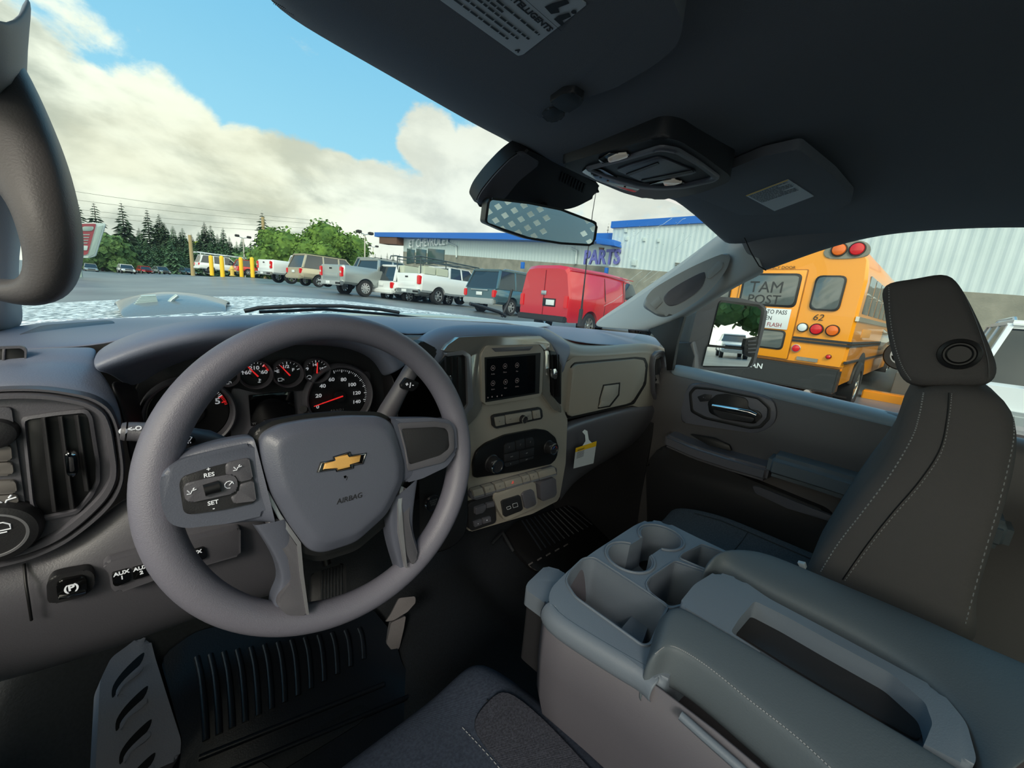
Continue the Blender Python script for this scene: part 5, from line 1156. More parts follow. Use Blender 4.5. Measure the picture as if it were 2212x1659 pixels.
seam('seam', [(2190, 900), (2188, 960), (2160, 1080), (2120, 1220), (2085, 1350)], .8595, m_th2, ps, True, .0006)
seam('headrest_seam', [(1920, 620), (1922, 680), (1932, 740), (1948, 790), (1968, 822)], .8885, m_th2, hr, True, .0007)
seam('headrest_seam', [(2085, 640), (2110, 700), (2132, 770), (2136, 815)], .8885, m_blk, hr, False, .0007)
# light leading edge strip of the backrest
# cushion
def cushion(name, x0, x1, y0, y1, zt, h, m, parent, bol=.022, front=.03, fx=None):
    nx, ny = 13, 9; rows_ = []
    for j in range(ny):
        v = j/(ny-1); y = y0+(y1-y0)*v; r = []
        for i in range(nx):
            u = i/(nx-1); x = x0+(x1-x0)*u; e = abs(u-.5)*2
            z = zt+bol*math.exp(-((e-.78)/.14)**2)-.05*max(0, e-.86)**2*40*.6-front*max(0, v-.7)**2*11
            xx = x+(.5-u)*.10*max(0, v-.75)*2
            r.append(V((xx, y, z)))
        rows_.append(r)
    bm = bmesh.new(); g = [[bm.verts.new(p) for p in r] for r in rows_]
    for A_, B_ in zip(g, g[1:]):
        for i in range(nx-1): bm.faces.new((A_[i], A_[i+1], B_[i+1], B_[i]))
    loop = g[0]+[r[-1] for r in g[1:]]+list(reversed(g[-1][:-1]))+[r[0] for r in reversed(g[1:-1])]
    low1 = [bm.verts.new(V((p.co.x+(.006 if p.co.x > (x0+x1)/2 else -.006), p.co.y+(.012 if p.co.y > y1-.01 else 0), p.co.z-.045))) for p in loop]
    low = [bm.verts.new(V((p.co.x, p.co.y-.02, zt-h))) for p in loop]
    for a_, b_ in ((loop, low1), (low1, low)):
        for i in range(len(loop)):
            j = (i+1) % len(loop); bm.faces.new((a_[i], a_[j], b_[j], b_[i]))
    bm.faces.new(low)
    o = fin(name, bm, m, parent, True, 89)
    s = o.modifiers.new('s', 'SUBSURF'); s.levels = s.render_levels = 2
    return o, rows_
cu_, rw = cushion('seat_cushion', .83, 1.29, -.15, .44, 1.02, .2, mat('passenger_fabric', (88, 90, 94), .9, spec=.2, weave=(500, .5, .0008), vary=(260, (74, 76, 80))), ps)
for idx in (2, 10): 
    tube('seam', [rw[j][idx]+V((0, 0, .0015)) for j in range(1, 8)], .0012, m_blk, ps, 5)
tube('seam', [rw[5][i]+V((0, 0, .001)) for i in range(2, 11)], .0012, m_blk, ps, 5)
box('seat_base', (.90, -.15, .62), (1.30, .36, .80), m_blk, ps, .02)
bkl = empty('seat_belt_buckle', P(1733, 1222, X=.85), 'small pale metal seat belt tongue tucked beside the passenger backrest', 'seat belt')
pan('buckle_plate', [(1722, 1215), (1738, 1219), (1741, 1230), (1728, 1226)], m_lbl, bkl, depth=.01, r=.001, bev=.001, X=.84)
# driver's cushion in the foreground
ds = empty('driver_seat', (.17, .1, .62), 'dark blue grey cloth driver seat cushion at the bottom edge', 'seat')
cu_, rw = cushion('seat_cushion', -.09, .445, -.22, .43, .995, .2, m_fab, ds, .02, .02)
seam_m = m_blk
for idx in (2, 10): tube('seam', [rw[j][idx]+V((0, 0, .0015)) for j in range(0, 8)], .0012, m_blk, ds, 5)
tube('seam', [rw[5][i]+V((0, 0, .001)) for i in range(2, 11)], .0012, m_blk, ds, 5)
bm = bmesh.new(); sp_ = spl([rw[j][9].lerp(rw[j][10], -.16)+V((0, 0, .0035)) for j in range(1, 8)], 6, False)
for a_, b_ in zip(sp_, sp_[1:]):
    k = max(1, int((b_-a_).length/.006))
    for j in range(k): addtube(bm, [a_.lerp(b_, (j+.1)/k), a_.lerp(b_, (j+.65)/k)], .0007, 4)
fin('stitching', bm, m_thr, ds)
m_bol = mat('bolster_cloth', (78, 80, 92), .92, spec=.2, weave=(420, .8, .001), vary=(400, (56, 58, 68)))
# coarse-weave bolster panel, lying on the right side of the cushion
prw = [[rw[j][9].lerp(rw[j][10], -.1)+V((0, 0, .002)) for j in range(0, 8)], [rw[j][10]+V((0, 0, .0035)) for j in range(0, 8)], [rw[j][10].lerp(rw[j][11], .8)+V((0, 0, .0025)) for j in range(0, 8)]]
loft('bolster_panel', prw, m_bol, ds, 2, .002)
box('seat_base', (-.02, -.2, .62), (.36, .30, .77), m_blk, ds, .02)
box('seat_side_trim', (.36, -.2, .66), (.385, .30, .80), m_cons, ds, .01)

# ================================================================ HOOD, WIPERS, ANTENNA, WING MIRROR
m_hood = mat('wet_hood_drop_glints', (112, 126, 132), .42, spec=.5, vary=(55, (246, 250, 252)), bump=(70, 1, .006))  # reflections in the water drops painted as white and dark patches
for n_ in m_hood.node_tree.nodes:
    if n_.type == 'MAP_RANGE': n_.inputs[1].default_value = .47; n_.inputs[2].default_value = .53
    if n_.type == 'TEX_NOISE': n_.inputs['Distortion'].default_value = .6
m_hood_g = mat('hood_edge', (168, 186, 188), .25, coat=.6)
hd = empty('pickup_truck', (.6, 1.9, 0), 'wet pale hood and white sides of the truck itself, just past the windshield', 'truck')
box('cab_side', (1.485, -1.2, .5), (1.53, 1.1, 1.40), m_wht_p, hd, .02)
box('bed_side', (1.47, -3.6, .55), (1.56, -1.22, 1.42), m_wht_p, hd, .03)
box('door_pull', (1.53, -.25, 1.22), (1.56, -.05, 1.26), m_wht_p, hd, .008)
def hr_(Y, pts, dz=0): return [P(x, y, Y=Y)+V((0, 0, dz)) for x, y in pts]
def hood_at(x, y): # crown height of the hood
    z = 1.542-.066*((x-.75)/.95)**2-.012*(y-1.3)
    return z
xs = [-.42+.09*i for i in range(25)]
ysr = [1.16, 1.22, 1.35, 1.5, 1.7, 1.9, 2.1, 2.3, 2.42, 2.5]
def bulge(x, y):
    # twin raised areas plus the scoop lump on the driver's side
    b = .008*math.exp(-((x-.60)/.42)**4)
    return b
loft('hood_skin', [[V((x, y, hood_at(x, y)+bulge(x, y)-(.12 if y > 2.45 else .0)-(.03 if y < 1.19 else 0))) for x in xs] for y in ysr], m_hood, hd, 2, .01)
loft('cowl', [[V((x, 1.06, 1.50)) for x in xs], [V((x, 1.10, 1.49)) for x in xs], [V((x, 1.17, 1.48)) for x in xs]], m_dark, hd, 1, .01)
tube('hood_seal', [V((x, 1.155, hood_at(x, 1.16)+bulge(x, 1.16)-.008)) for x in xs], .012, m_hood_g, hd, 8)
# scoop
def scz(x, y): return hood_at(x, y)
m_scoop = mat('scoop_plastic', (112, 122, 130), .3, coat=.4, bump=(90, .5, .002))
a_ = [(255, 672), (275, 655), (330, 632), (360, 630), (420, 638), (455, 650), (478, 656)]
loft('hood_scoop', [hr_(1.62, [(240, 650), (275, 636), (340, 628), (380, 626), (430, 632), (470, 640), (500, 650)], -.02), hr_(1.55, [(246, 650), (280, 637), (335, 628), (380, 626), (430, 632), (470, 640), (498, 650)]),
     hr_(1.44, [(252, 662), (278, 650), (325, 640), (365, 640), (425, 644), (465, 650), (490, 656)]),
     hr_(1.36, [(258, 672), (280, 668), (330, 664), (360, 662), (425, 658), (470, 658), (488, 662)]),
     hr_(1.32, [(262, 680), (290, 680), (340, 680), (380, 678), (430, 676), (470, 672), (490, 672)], -.01)], m_scoop, hd, 2, .004)
m_grv = m_blk
for i in range(6):
    tube('scoop_slat', hr_(1.40, [(290+i*3, 662-i*3.6), (342-i*1, 657-i*3.0)], .004), .004, m_hood_g, hd, 6)
tube('scoop_rib', hr_(1.40, [(362, 664), (372, 652), (384, 643)], .006), .006, m_hood_g, hd, 6)
# wipers
wp = empty('wiper', P(700, 672, Y=1.1), 'black wiper blade parked along the foot of the windshield behind the wheel', 'wiper')
tube('wiper_blade', [P(x, y, Y=1.09) for x, y in ((528, 672), (560, 665), (640, 661), (740, 661), (820, 668), (862, 675))], .005, m_dark, wp, 8)
tube('wiper_arm', [P(x, y, Y=1.10) for x, y in ((560, 674), (700, 668), (850, 680), (930, 690))], .004, m_blk, wp, 8)
w2_ = empty('wiper', P(1040, 640, Y=1.1), 'second wiper, its arm crossing the glass in front of the blue vehicle', 'wiper')
tube('wiper_blade', [P(x, y, Y=1.06) for x, y in ((1015, 656), (1045, 664), (1078, 674), (1092, 683))], .006, m_dark, w2_, 8)
tube('wiper_arm', [P(x, y, Y=1.06) for x, y in ((1106, 625), (1098, 655), (1084, 684))], .005, m_dark, w2_, 8)
an = empty('antenna', P(1254, 696, Y=1.25), 'thin black whip antenna standing past the right of the windshield', 'antenna')
tube('antenna_mast', [P(1253, 700, Y=1.22), P(1258, 650, Y=1.22), P(1268, 560, Y=1.22), P(1280, 460, Y=1.22), P(1289, 405, Y=1.22)], [.008, .0045, .0025, .002, .0015], m_dark, an, 8)
tube('antenna_base', [P(1251, 705, Y=1.22), P(1256, 668, Y=1.22)], .011, m_dark, an, 10)
# wing mirror
MW = ((1.60, .55, 1.5), (-.56, -.83, .03))
wm = empty('wing_mirror', (1.6, .55, 1.42), 'tall dark towing mirror outside the passenger window reflecting a white truck', 'mirror')
mo_ = [(1488, 742), (1504, 674), (1524, 650), (1542, 640), (1600, 644), (1645, 655), (1659, 668), (1653, 702), (1632, 784), (1622, 795), (1520, 800), (1505, 798)]
pan('mirror_shell', mo_, m_low, wm, depth=.09, off=0, r=.008, bev=.01, pl=MW)
pan('mirror_face', [(1519, 793), (1524, 770), (1552, 655), (1558, 648), (1640, 658), (1652, 668), (1645, 705), (1626, 785), (1618, 794)], m_blk, wm, depth=.01, off=.002, r=.006, bev=.002, pl=MW)
pan('main_mirror', [(1532, 744), (1554, 655), (1560, 653), (1636, 663), (1644, 671), (1636, 726), (1616, 730), (1608, 752)], m_mir, wm, depth=.002, off=.0035, r=.003, bev=0, pl=MW)
MW2 = ((1.60, .55, 1.5), (-.60, -.80, .0))
pan('wide_angle_mirror', [(1518, 790), (1528, 749), (1607, 756), (1609, 768), (1624, 772), (1615, 792)], m_mir, wm, depth=.002, off=.006, r=.003, bev=0, pl=MW)
pan('mirror_divider', [(1531, 745), (1608, 753), (1607, 756), (1529, 749)], m_blk, wm, depth=.002, off=.0065, bev=0, pl=MW)
pan('signal_housing', [(1612, 732), (1636, 728), (1638, 740), (1630, 766), (1620, 772), (1608, 766), (1608, 748)], m_dark, wm, depth=.012, off=.012, r=.003, bev=.002, pl=MW)
for i in range(4): pan('housing_rib', [(1616, 736+i*8), (1634, 735+i*8), (1633, 738+i*8), (1615, 739+i*8)], m_low, wm, depth=.002, off=.014, bev=.0005, pl=MW)
slab('mirror_arm', [P(x, y, X=1.52) for x, y in ((1458, 740), (1496, 738), (1500, 770), (1500, 800), (1455, 792))], (-1, 0, 0), .06, m_low, wm, .01)

# ================================================================ THE YARD
GP = [(0, 0, -.05), (1.6, 0, 0), (9, .8, .10), (9, 3.2, .15), (8, -3, .1), (-1, 50, .3), (1.5, 70, .5), (3.5, 75, .7), (0, 30, .4), (2.5, 30, .8), (5, 80, .9), (4, 50, 1.2), (1.5, 50, .6), (-3, 70, .2), (14, 90, 1.4), (22, -6, .9), (22, 8, 1.1), (13, 9.7, .85), (10, 7.8, .75), (10.9, 12.5, 1.0), (9.9, 16.9, 1.14), (7.1, 19.2, 1.21), (7.3, 26, 1.45), (6.3, 29, 1.5), (5.4, 48, 1.64), (8, 45, 1.83), (9, 51, 1.89),
      (-5.3, 110, .12), (-.4, 90, .68), (4, 101, .95), (8.7, 111, 1.26), (40, 60, 2.6), (22, 47, 2.0), (-40, 60, -.8), (-60, 0, -1), (-10, -30, 0), (30, -30, .8), (60, 110, 3), (-60, 150, 0), (60, 30, 2), (-8, 20, .2), (-10, 50, .2)]
def gz(x, y):
    s = w = 0
    for a, b, c in GP:
        k = 1/((x-a)**2+(y-b)**2+3)**1.9; s += c*k; w += k
    return s/w
m_asph = mat('wet_asphalt', (118, 126, 130), .38, spec=.5, vary=(.35, (92, 100, 106)), bump=(40, .25, .01))
gx = [-160, -80, -45, -25, -12, -6, -2, 0, 2, 4, 6, 7, 8, 9, 10, 11, 12, 14, 17, 20, 24, 30, 45, 80, 200]
gy = [-80, -40, -20, -10, -6, -3, -1, 0, 1, 2, 3, 4, 6, 8, 10, 13, 16, 20, 25, 30, 36, 44, 55, 70, 90, 110, 140, 200, 320]
gr = loft('ground', [[V((x, y, gz(x, y))) for x in gx] for y in gy], m_asph, None, 1, 0); gr['kind'] = 'structure'
# ---------------- building
m_cor = mat('corrugated_siding', (206, 220, 224), .45, metal=.1, vary=(.6, (192, 208, 212)))
m_cor2 = mat('corrugated_siding_light', (198, 212, 212), .45, metal=.1)
m_cmu = mat('concrete_wall', (150, 148, 136), .85, vary=(1.5, (128, 128, 118)), bump=(20, .4, .02))
m_blu = mat('blue_trim', (28, 104, 196), .4)
m_wood = mat('dark_soffit', (110, 80, 66), .8)
BX = 22
bd = empty('service_building', (BX, 8, gz(BX, 8)), 'long white corrugated service building with blue roof trim and PARTS lettering', 'building')
def interp(l, y):
    l = sorted(l)
    for (a, za), (b, zb) in zip(l, l[1:]):
        if y <= b or b == l[-1][0]: return za+(zb-za)*(y-a)/(b-a)
def corr(name, X, y0, y1, zb, zt, m, pitch=.30, d=.014):
    bm = bmesh.new(); rows_ = [[], []]; y = y0; k = 0; st = pitch/4; pat = (0, 0, -d, -d)
    while y < y1:
        x = X+pat[k % 4]
        rows_[0].append(bm.verts.new((x, y, interp(zb, y)))); rows_[1].append(bm.verts.new((x, y, interp(zt, y))))
        y += st if k % 2 == 0 else st*1.0; k += 1
    for i in range(len(rows_[0])-1): bm.faces.new((rows_[0][i], rows_[0][i+1], rows_[1][i+1], rows_[1][i]))
    n = len(rows_[0])
    b = [bm.verts.new((X+.3, v.co.y, v.co.z)) for v in (rows_[0][0], rows_[0][-1], rows_[1][-1], rows_[1][0])]
    bm.faces.new(b)
    return fin(name, bm, m, bd, False)
A_ = P(1325, 490, X=BX); B_ = P(1560, 477, X=BX); C_ = P(1329, 578, X=BX); D_ = P(2212, 640, X=BX); E_ = P(1452, 589, X=BX)
zt = [(-14, B_.z-.2), (B_.y, B_.z), (A_.y, A_.z)]; zb = [(-14, D_.z-1.1), (D_.y, D_.z), (E_.y, E_.z), (C_.y, C_.z)]
corr('tall_wall', BX, -14, A_.y, zb, zt, m_cor)
def band(name, X, y0, y1, lo, hi, m, t=.25):
    bm = bmesh.new(); n = 24; g = []
    for i in range(n+1):
        y = y0+(y1-y0)*i/n; g.append([bm.verts.new((x, y, z)) for x, z in ((X, lo(y)), (X, hi(y)), (X+t, hi(y)), (X+t, lo(y)))])
    for a, b in zip(g, g[1:]):
        for q in range(4): bm.faces.new((a[q], a[(q+1) % 4], b[(q+1) % 4], b[q]))
    bm.faces.new(g[0]); bm.faces.new(list(reversed(g[-1])))
    return fin(name, bm, m, bd, False)
band('roof_trim', BX-.15, -14, A_.y+.1, lambda y: interp(zt, y)-.08, lambda y: interp(zt, y)+.30, m_blu)
band('block_wall', BX-.02, -14, A_.y+.2, lambda y: gz(BX, y)-.5, lambda y: interp(zb, y)+.02, m_cmu, .4)
# low wing to the left
LX = 23.5
A2 = P(825, 510, X=LX); B2 = P(1330, 524, X=LX); C2 = P(1140, 565, X=LX); D2 = P(870, 535, X=LX); W1 = P(872, 548, X=LX)
print('wing', A2, B2, C2, D2)
zt2 = [(B2.y-1, B2.z), (B2.y, B2.z), (A2.y+2, A2.z)]
zc1, zc2 = P(1330, 578, X=LX), P(1130, 563, X=LX); zw = P(1000, 555, X=LX)
zb2 = [(zc1.y-1, zc1.z), (zc1.y, zc1.z), (zc2.y, zc2.z), (zc2.y+40, zc2.z+40*(zc2.z-zc1.z)/(zc2.y-zc1.y))]
yL = P(872, 520, X=LX).y
corr('low_wall', LX, B2.y-.5, yL, zb2, zt2, m_cor2, .36)
band('roof_trim', LX-1.0, B2.y-.3, A2.y, lambda y: interp(zt2, y)-.10, lambda y: interp(zt2, y)+.42, m_blu, 1.6)
band('block_wall', LX-.02, B2.y-.5, yL, lambda y: gz(LX, y)-.5, lambda y: interp(zb2, y)+.02, m_cmu, .4)
band('soffit', LX-.9, yL, A2.y-1.2, lambda y: interp(zt2, y)-.9, lambda y: interp(zt2, y)-.08, m_wood, 1.2)
# roll-up opening + windows of the far end
oy0, oy1 = P(960, 560, X=LX).y, P(876, 560, X=LX).y
m_op = mat('shop_glass', (66, 88, 92), .15, spec=.7)
for a, b in ((960, 925), (921, 900), (896, 880)):
    ya, yb = P(a, 560, X=LX).y, P(b, 560, X=LX).y
    slab('shop_window', [V((LX-.1, ya, P(a, 568, X=LX).z)), V((LX-.1, yb, P(b, 570, X=LX).z)), V((LX-.1, yb, P(b, 537, X=LX).z)), V((LX-.1, ya, P(a, 540, X=LX).z))], (-1, 0, 0), .1, m_op, bd, .01)
text("'ET CHEVROLET", P(923, 524, X=LX-.2), (0, -1, 0), (0, 0, 1), 1.25, mat('sign_white', (235, 240, 240), .5), bd, name='wall_lettering', extr=.05, bold=.01, sx=.95)
m_pur = mat('parts_blue', (104, 106, 178), .5)
text('PARTS', P(1299, 557, X=BX-.1), (0, -1, 0), (0, 0, 1), 1.25, m_pur, bd, name='parts_lettering', extr=.06, bold=.03, sx=.78)
# parts door canopy, lamp, vents, louvres, downpipes
slab('canopy', [P(x, y, X=BX-.8) for x, y in ((1288, 514), (1326, 518), (1328, 531), (1288, 526))], (-1, 0, 0), .8, m_blu, bd, .02)
slab('wall_lamp', [P(x, y, X=BX-.1) for x, y in ((1293, 534), (1304, 535), (1302, 542), (1294, 541))], (-1, 0, 0), .1, m_wood, bd, .02)
slab('wall_vent', [P(x, y, X=BX-.12) for x, y in ((1364, 560), (1375, 561), (1373, 574), (1363, 573))], (-1, 0, 0), .1, m_cor2, bd, .01)
for i in range(5): slab('wall_louver', [P(x, y+i*4, X=BX-.12) for x, y in ((1458, 567), (1480, 569), (1479, 571), (1457, 569))], (-1, 0, 0), .1, m_cmu, bd, .005)
for x, y in ((1351, 498), (1352, 515), (1390, 517), (1421, 519)): slab('wall_fixture', [P(x+a, y+b, X=BX-.1) for a, b in ((-3, -4), (3, -4), (3, 4), (-3, 4))], (-1, 0, 0), .15, m_cor2, bd, .01)
tube('downpipe', [P(962, 514, X=LX-.15), P(970, 525, X=LX-.15), P(986, 532, X=LX-.15), P(986, 556, X=LX-.15)], .09, m_cor2, bd, 6)
tube('downpipe', [P(1235, 536, X=LX-.15), P(1246, 542, X=LX-.15), P(1243, 570, X=LX-.15)], .09, m_cor2, bd, 6)
for x in (1128, 1309): slab('blue_post', [P(x+a, y, X=BX-.2) for a, y in ((-3, 566+(x > 1200)*12), (3, 566+(x > 1200)*12), (2, 580+(x > 1200)*10), (-4, 580+(x > 1200)*10))], (-1, 0, 0), .15, m_blu, bd, .01)

# ---------------- vehicles
def wheel(parent, x, y, r, w, side, spokes=6, m=None):
    wobj = lathe('wheel', V((x, y, r)), (0, side, 0), [(r*.60, -w*.5), (r*.93, -w*.5), (r, -w*.3), (r, w*.3), (r*.93, w*.5), (r*.64, w*.48), (r*.62, w*.36)], m_tyre, None, 36)
    bm = bmesh.new(); c = V((x, y+side*w*.40, r))
    for k in range(spokes):
        a = 2*math.pi*k/spokes; d = V((math.cos(a), 0, math.sin(a))); t = V((-math.sin(a), 0, math.cos(a)))
        pts = [c+d*r*.08+t*r*.07, c+d*r*.6+t*r*.10, c+d*r*.6-t*r*.10, c+d*r*.08-t*r*.07]
        f = [bm.verts.new(p) for p in pts]; b = [bm.verts.new(p-V((0, side*.03, 0))) for p in pts]
        bm.faces.new(f); bm.faces.new(list(reversed(b)))
        for i in range(4): bm.faces.new((f[i], b[i], b[(i+1) % 4], f[(i+1) % 4]))
    rm = fin('rim', bm, m or m_rim, wobj, False)
    lathe('hub_cap', c, (0, side, 0), [(r*.16, -.02), (r*.15, .02), (0, .025)], m or m_rim, wobj, 16)
    lathe('rim_lip', c, (0, side, 0), [(r*.62, -.02), (r*.64, .01), (r*.58, .01), (r*.57, -.03)], m or m_rim, wobj, 36)
    wobj.parent = parent
    return wobj
def sect(x, hb, ht, zb, zt, n=6, rnd=.08, tum=0):
    """half-rounded body section at station x"""
    pts = [(hb*.90, zb), (hb, zb+.10), (hb+.02, (zb+zt)*.5), (ht, zt-rnd), (ht-rnd*.8, zt)]
    return [V((x, y, z)) for y, z in pts]+[V((x, -y, z)) for y, z in reversed(pts)]
def shell(name, secs, m, parent, sub=1):
    o = loft(name, secs, m, None, 0, 0, close=True, cap=True); o.parent = parent
    me = o.data; me.shade_smooth(); me.set_sharp_from_angle(angle=math.radians(30)); return o
def vbox(name, lo, hi, m, parent, bev=.02):
    o = box(name, lo, hi, m, None, bev); o.parent = parent; return o
def vslab(name, pts, n, d, m, parent, bev=.01):
    o = slab(name, pts, n, d, m, None, bev); o.parent = parent; return o
def arches(body, xs_, r, W_):
    cuts = []
    for x in xs_:
        bm = bmesh.new(); bmesh.ops.create_cone(bm, cap_ends=True, segments=32, radius1=r*1.2, radius2=r*1.2, depth=3)
        bmesh.ops.rotate(bm, verts=bm.verts, matrix=Matrix.Rotation(math.pi/2, 3, 'X')); bmesh.ops.translate(bm, verts=bm.verts, vec=(x, 0, r*1.0))
        for s in (0,): pass
        c = fin('cut', bm, None, None); cuts.append(c)
    p = body.parent; body.parent = None
    join_bool(body, cuts); body.parent = p
def cabin(parent, paint, x0, x1, x2, x3, zb, zt, wb_, wt_, pillars=(), name='cabin'):
    """glasshouse: x0-x1 rear slope, x2-x3 windscreen; glass body, painted roof and pillars"""
    def s(x, w, z): return [V((x, w, z)), V((x, -w, z))]
    g = [s(x0, wb_, zb), s(x1, wt_, zt), s(x2, wt_, zt), s(x3, wb_, zb)]
    bm = bmesh.new(); q = [[bm.verts.new(p) for p in r] for r in g]
    for a, b in zip(q, q[1:]): bm.faces.new((a[0], a[1], b[1], b[0]))
    bm.faces.new([r[0] for r in q]); bm.faces.new([r[1] for r in reversed(q)]); bm.faces.new((q[0][0], q[3][0], q[3][1], q[0][1]))
    o = fin('window_glass', bm, m_vglass, None, False); o.parent = parent
    rf_ = vbox('roof', (x1-.08, -wt_-.02, zt-.05), (x2+.10, wt_+.02, zt+.05), paint, parent, .04)
    for sd_ in (1, -1):
        def bar(xa, za, xb, zb__, wid):
            ya = (wb_ if za < zt-.2 else wt_)+.012; yb = wt_+.012
            pts = [V((xa-wid, sd_*(wb_+.012), zb)), V((xa+wid, sd_*(wb_+.012), zb)), V((xb+wid, sd_*(wt_+.012), zt)), V((xb-wid, sd_*(wt_+.012), zt))]
            vslab('pillar', pts, (0, sd_, 0), .05, paint, parent, .005)
        bar(x0+.04, zb, x1+.02, zt, .07); bar(x3-.05, zb, x2-.02, zt, .04)
        for px_ in pillars: bar(px_, zb, px_+(x1-x0)*.1, zt, .05)
    return o
m_bump = mat('bumper_chrome', (190, 196, 198), .2, metal=.8); m_gap = m_blk
m_plate = mat('licence_plate', (225, 230, 232), .5)
def pickup(pos, head, paint, label, rack=False, group=None, rotor=6, lens='modern'):
    e = empty('pickup_truck', (0, 0, 0), label, 'truck', group)
    b = shell('body', [sect(.02, .90, .90, .62, 1.38), sect(.12, .98, .97, .55, 1.42), sect(1.9, 1.0, .98, .50, 1.42), sect(2.0, 1.0, .98, .48, 1.36), sect(4.35, 1.0, .97, .48, 1.34), sect(5.3, 1.0, .92, .50, 1.28), sect(5.75, .95, .84, .60, 1.15)], paint, e)
    arches(b, (1.25, 4.85), .40, 2)
    bc_ = box('cut', (.10, -.80, .95), (1.88, .80, 1.6), None, None, 0); b.parent = None; join_bool(b, [bc_]); b.parent = e
    cabin(e, paint, 1.98, 2.15, 3.7, 4.45, 1.34, 1.90, .93, .78, (3.0,))
    vslab('tailgate', [V((-.01, y, z)) for y, z in ((-.72, .66), (.72, .66), (.72, 1.40), (-.72, 1.40))], (-1, 0, 0), .05, paint, e, .02)
    vslab('tailgate_recess', [V((-.02, y, z)) for y, z in ((-.60, .80), (.60, .80), (.60, 1.0), (-.60, 1.0))], (-1, 0, 0), .01, paint, e, .008)
    vslab('tailgate_latch', [V((-.03, y, z)) for y, z in ((-.10, 1.20), (.10, 1.20), (.10, 1.27), (-.10, 1.27))], (-1, 0, 0), .01, m_blk, e, .004)
    vbox('bumper', (-.16, -.98, .46), (.06, .98, .66), m_bump, e, .04)
    vbox('bumper_step', (-.17, -.95, .50), (-.12, -.62, .60), m_blk, e, .01); vbox('bumper_step', (-.17, .62, .50), (-.12, .95, .60), m_blk, e, .01)
    vslab('number_plate', [V((-.175, y, z)) for y, z in ((-.17, .50), (.17, .50), (.17, .63), (-.17, .63))], (-1, 0, 0), .01, m_plate, e, .002)
    for s in (1, -1):
        if lens == 'modern':
            vbox('tail_light', (-.03, s*.86-.085, .86), (.16, s*.86+.13*(1 if s > 0 else 1)-.0, 1.32), m_tail, e, .03)
            vslab('lens_clear', [V((-.045, s*.86+y, z)) for y, z in ((-.05, 1.03), (.07, 1.03), (.07, 1.12), (-.05, 1.12))], (-1, 0, 0), .02, m_lens, e, .005)
        else: vbox('tail_light', (-.03, s*.87-.09, .90), (.20, s*.87+.135, 1.32), m_tail, e, .03)
    for x, s in ((1.25, 1), (1.25, -1), (4.85, 1), (4.85, -1)): wheel(e, x, s*.84, .41, .27, s, rotor)
    vslab('front_glass', [V((5.76, y, z)) for y, z in ((-.75, .75), (.75, .75), (.75, 1.05), (-.75, 1.05))], (1, 0, 0), .03, m_blk, e, .01)
    for s in (1, -1): vbox('headlight', (5.62, s*.82-.12, .95), (5.78, s*.82+.10, 1.12), m_lens, e, .02)
    vbox('front_bumper', (5.65, -.92, .48), (5.85, .92, .72), m_bump, e, .04)
    if rack:
        m_rk = mat('dark_rack_steel', (62, 74, 78), .5); m_bx = mat('toolbox_cream', (196, 202, 186), .5)
        for s in (1, -1):
            for x in (.10, 1.8, 4.1):
                tb = tube('rack_post', [V((x, s*.85, 1.40 if x < 2 else 1.9)), V((x, s*.85, 2.15))], .028, m_rk, None, 8); tb.parent = e
            tb = tube('rack_rail', [V((-.35, s*.85, 2.0)), V((-.30, s*.85, 2.15)), V((0, s*.85, 2.2)), V((4.4, s*.85, 2.16)), V((4.7, s*.85, 2.02))], .03, m_rk, None, 8); tb.parent = e
            tb = tube('rack_rail', [V((.1, s*.85, 2.05)), V((4.3, s*.85, 2.02))], .02, m_rk, None, 8); tb.parent = e
        for x in (.1, .9, 1.8, 2.7, 3.5, 4.3):
            tb = tube('rack_bar', [V((x, -.85, 2.15)), V((x, .85, 2.15))], .022, m_rk, None, 8); tb.parent = e
        vbox('tool_box', (.25, -.95, 1.40), (1.0, -.50, 1.78), m_bx, e, .03); vbox('tool_box', (1.08, -.95, 1.40), (1.9, -.50, 1.78), m_bx, e, .03); vbox('tool_box', (.25, .5, 1.40), (1.9, .95, 1.78), m_bx, e, .03)
    e.location = pos; e.rotation_euler = (0, 0, math.radians(head)); return e
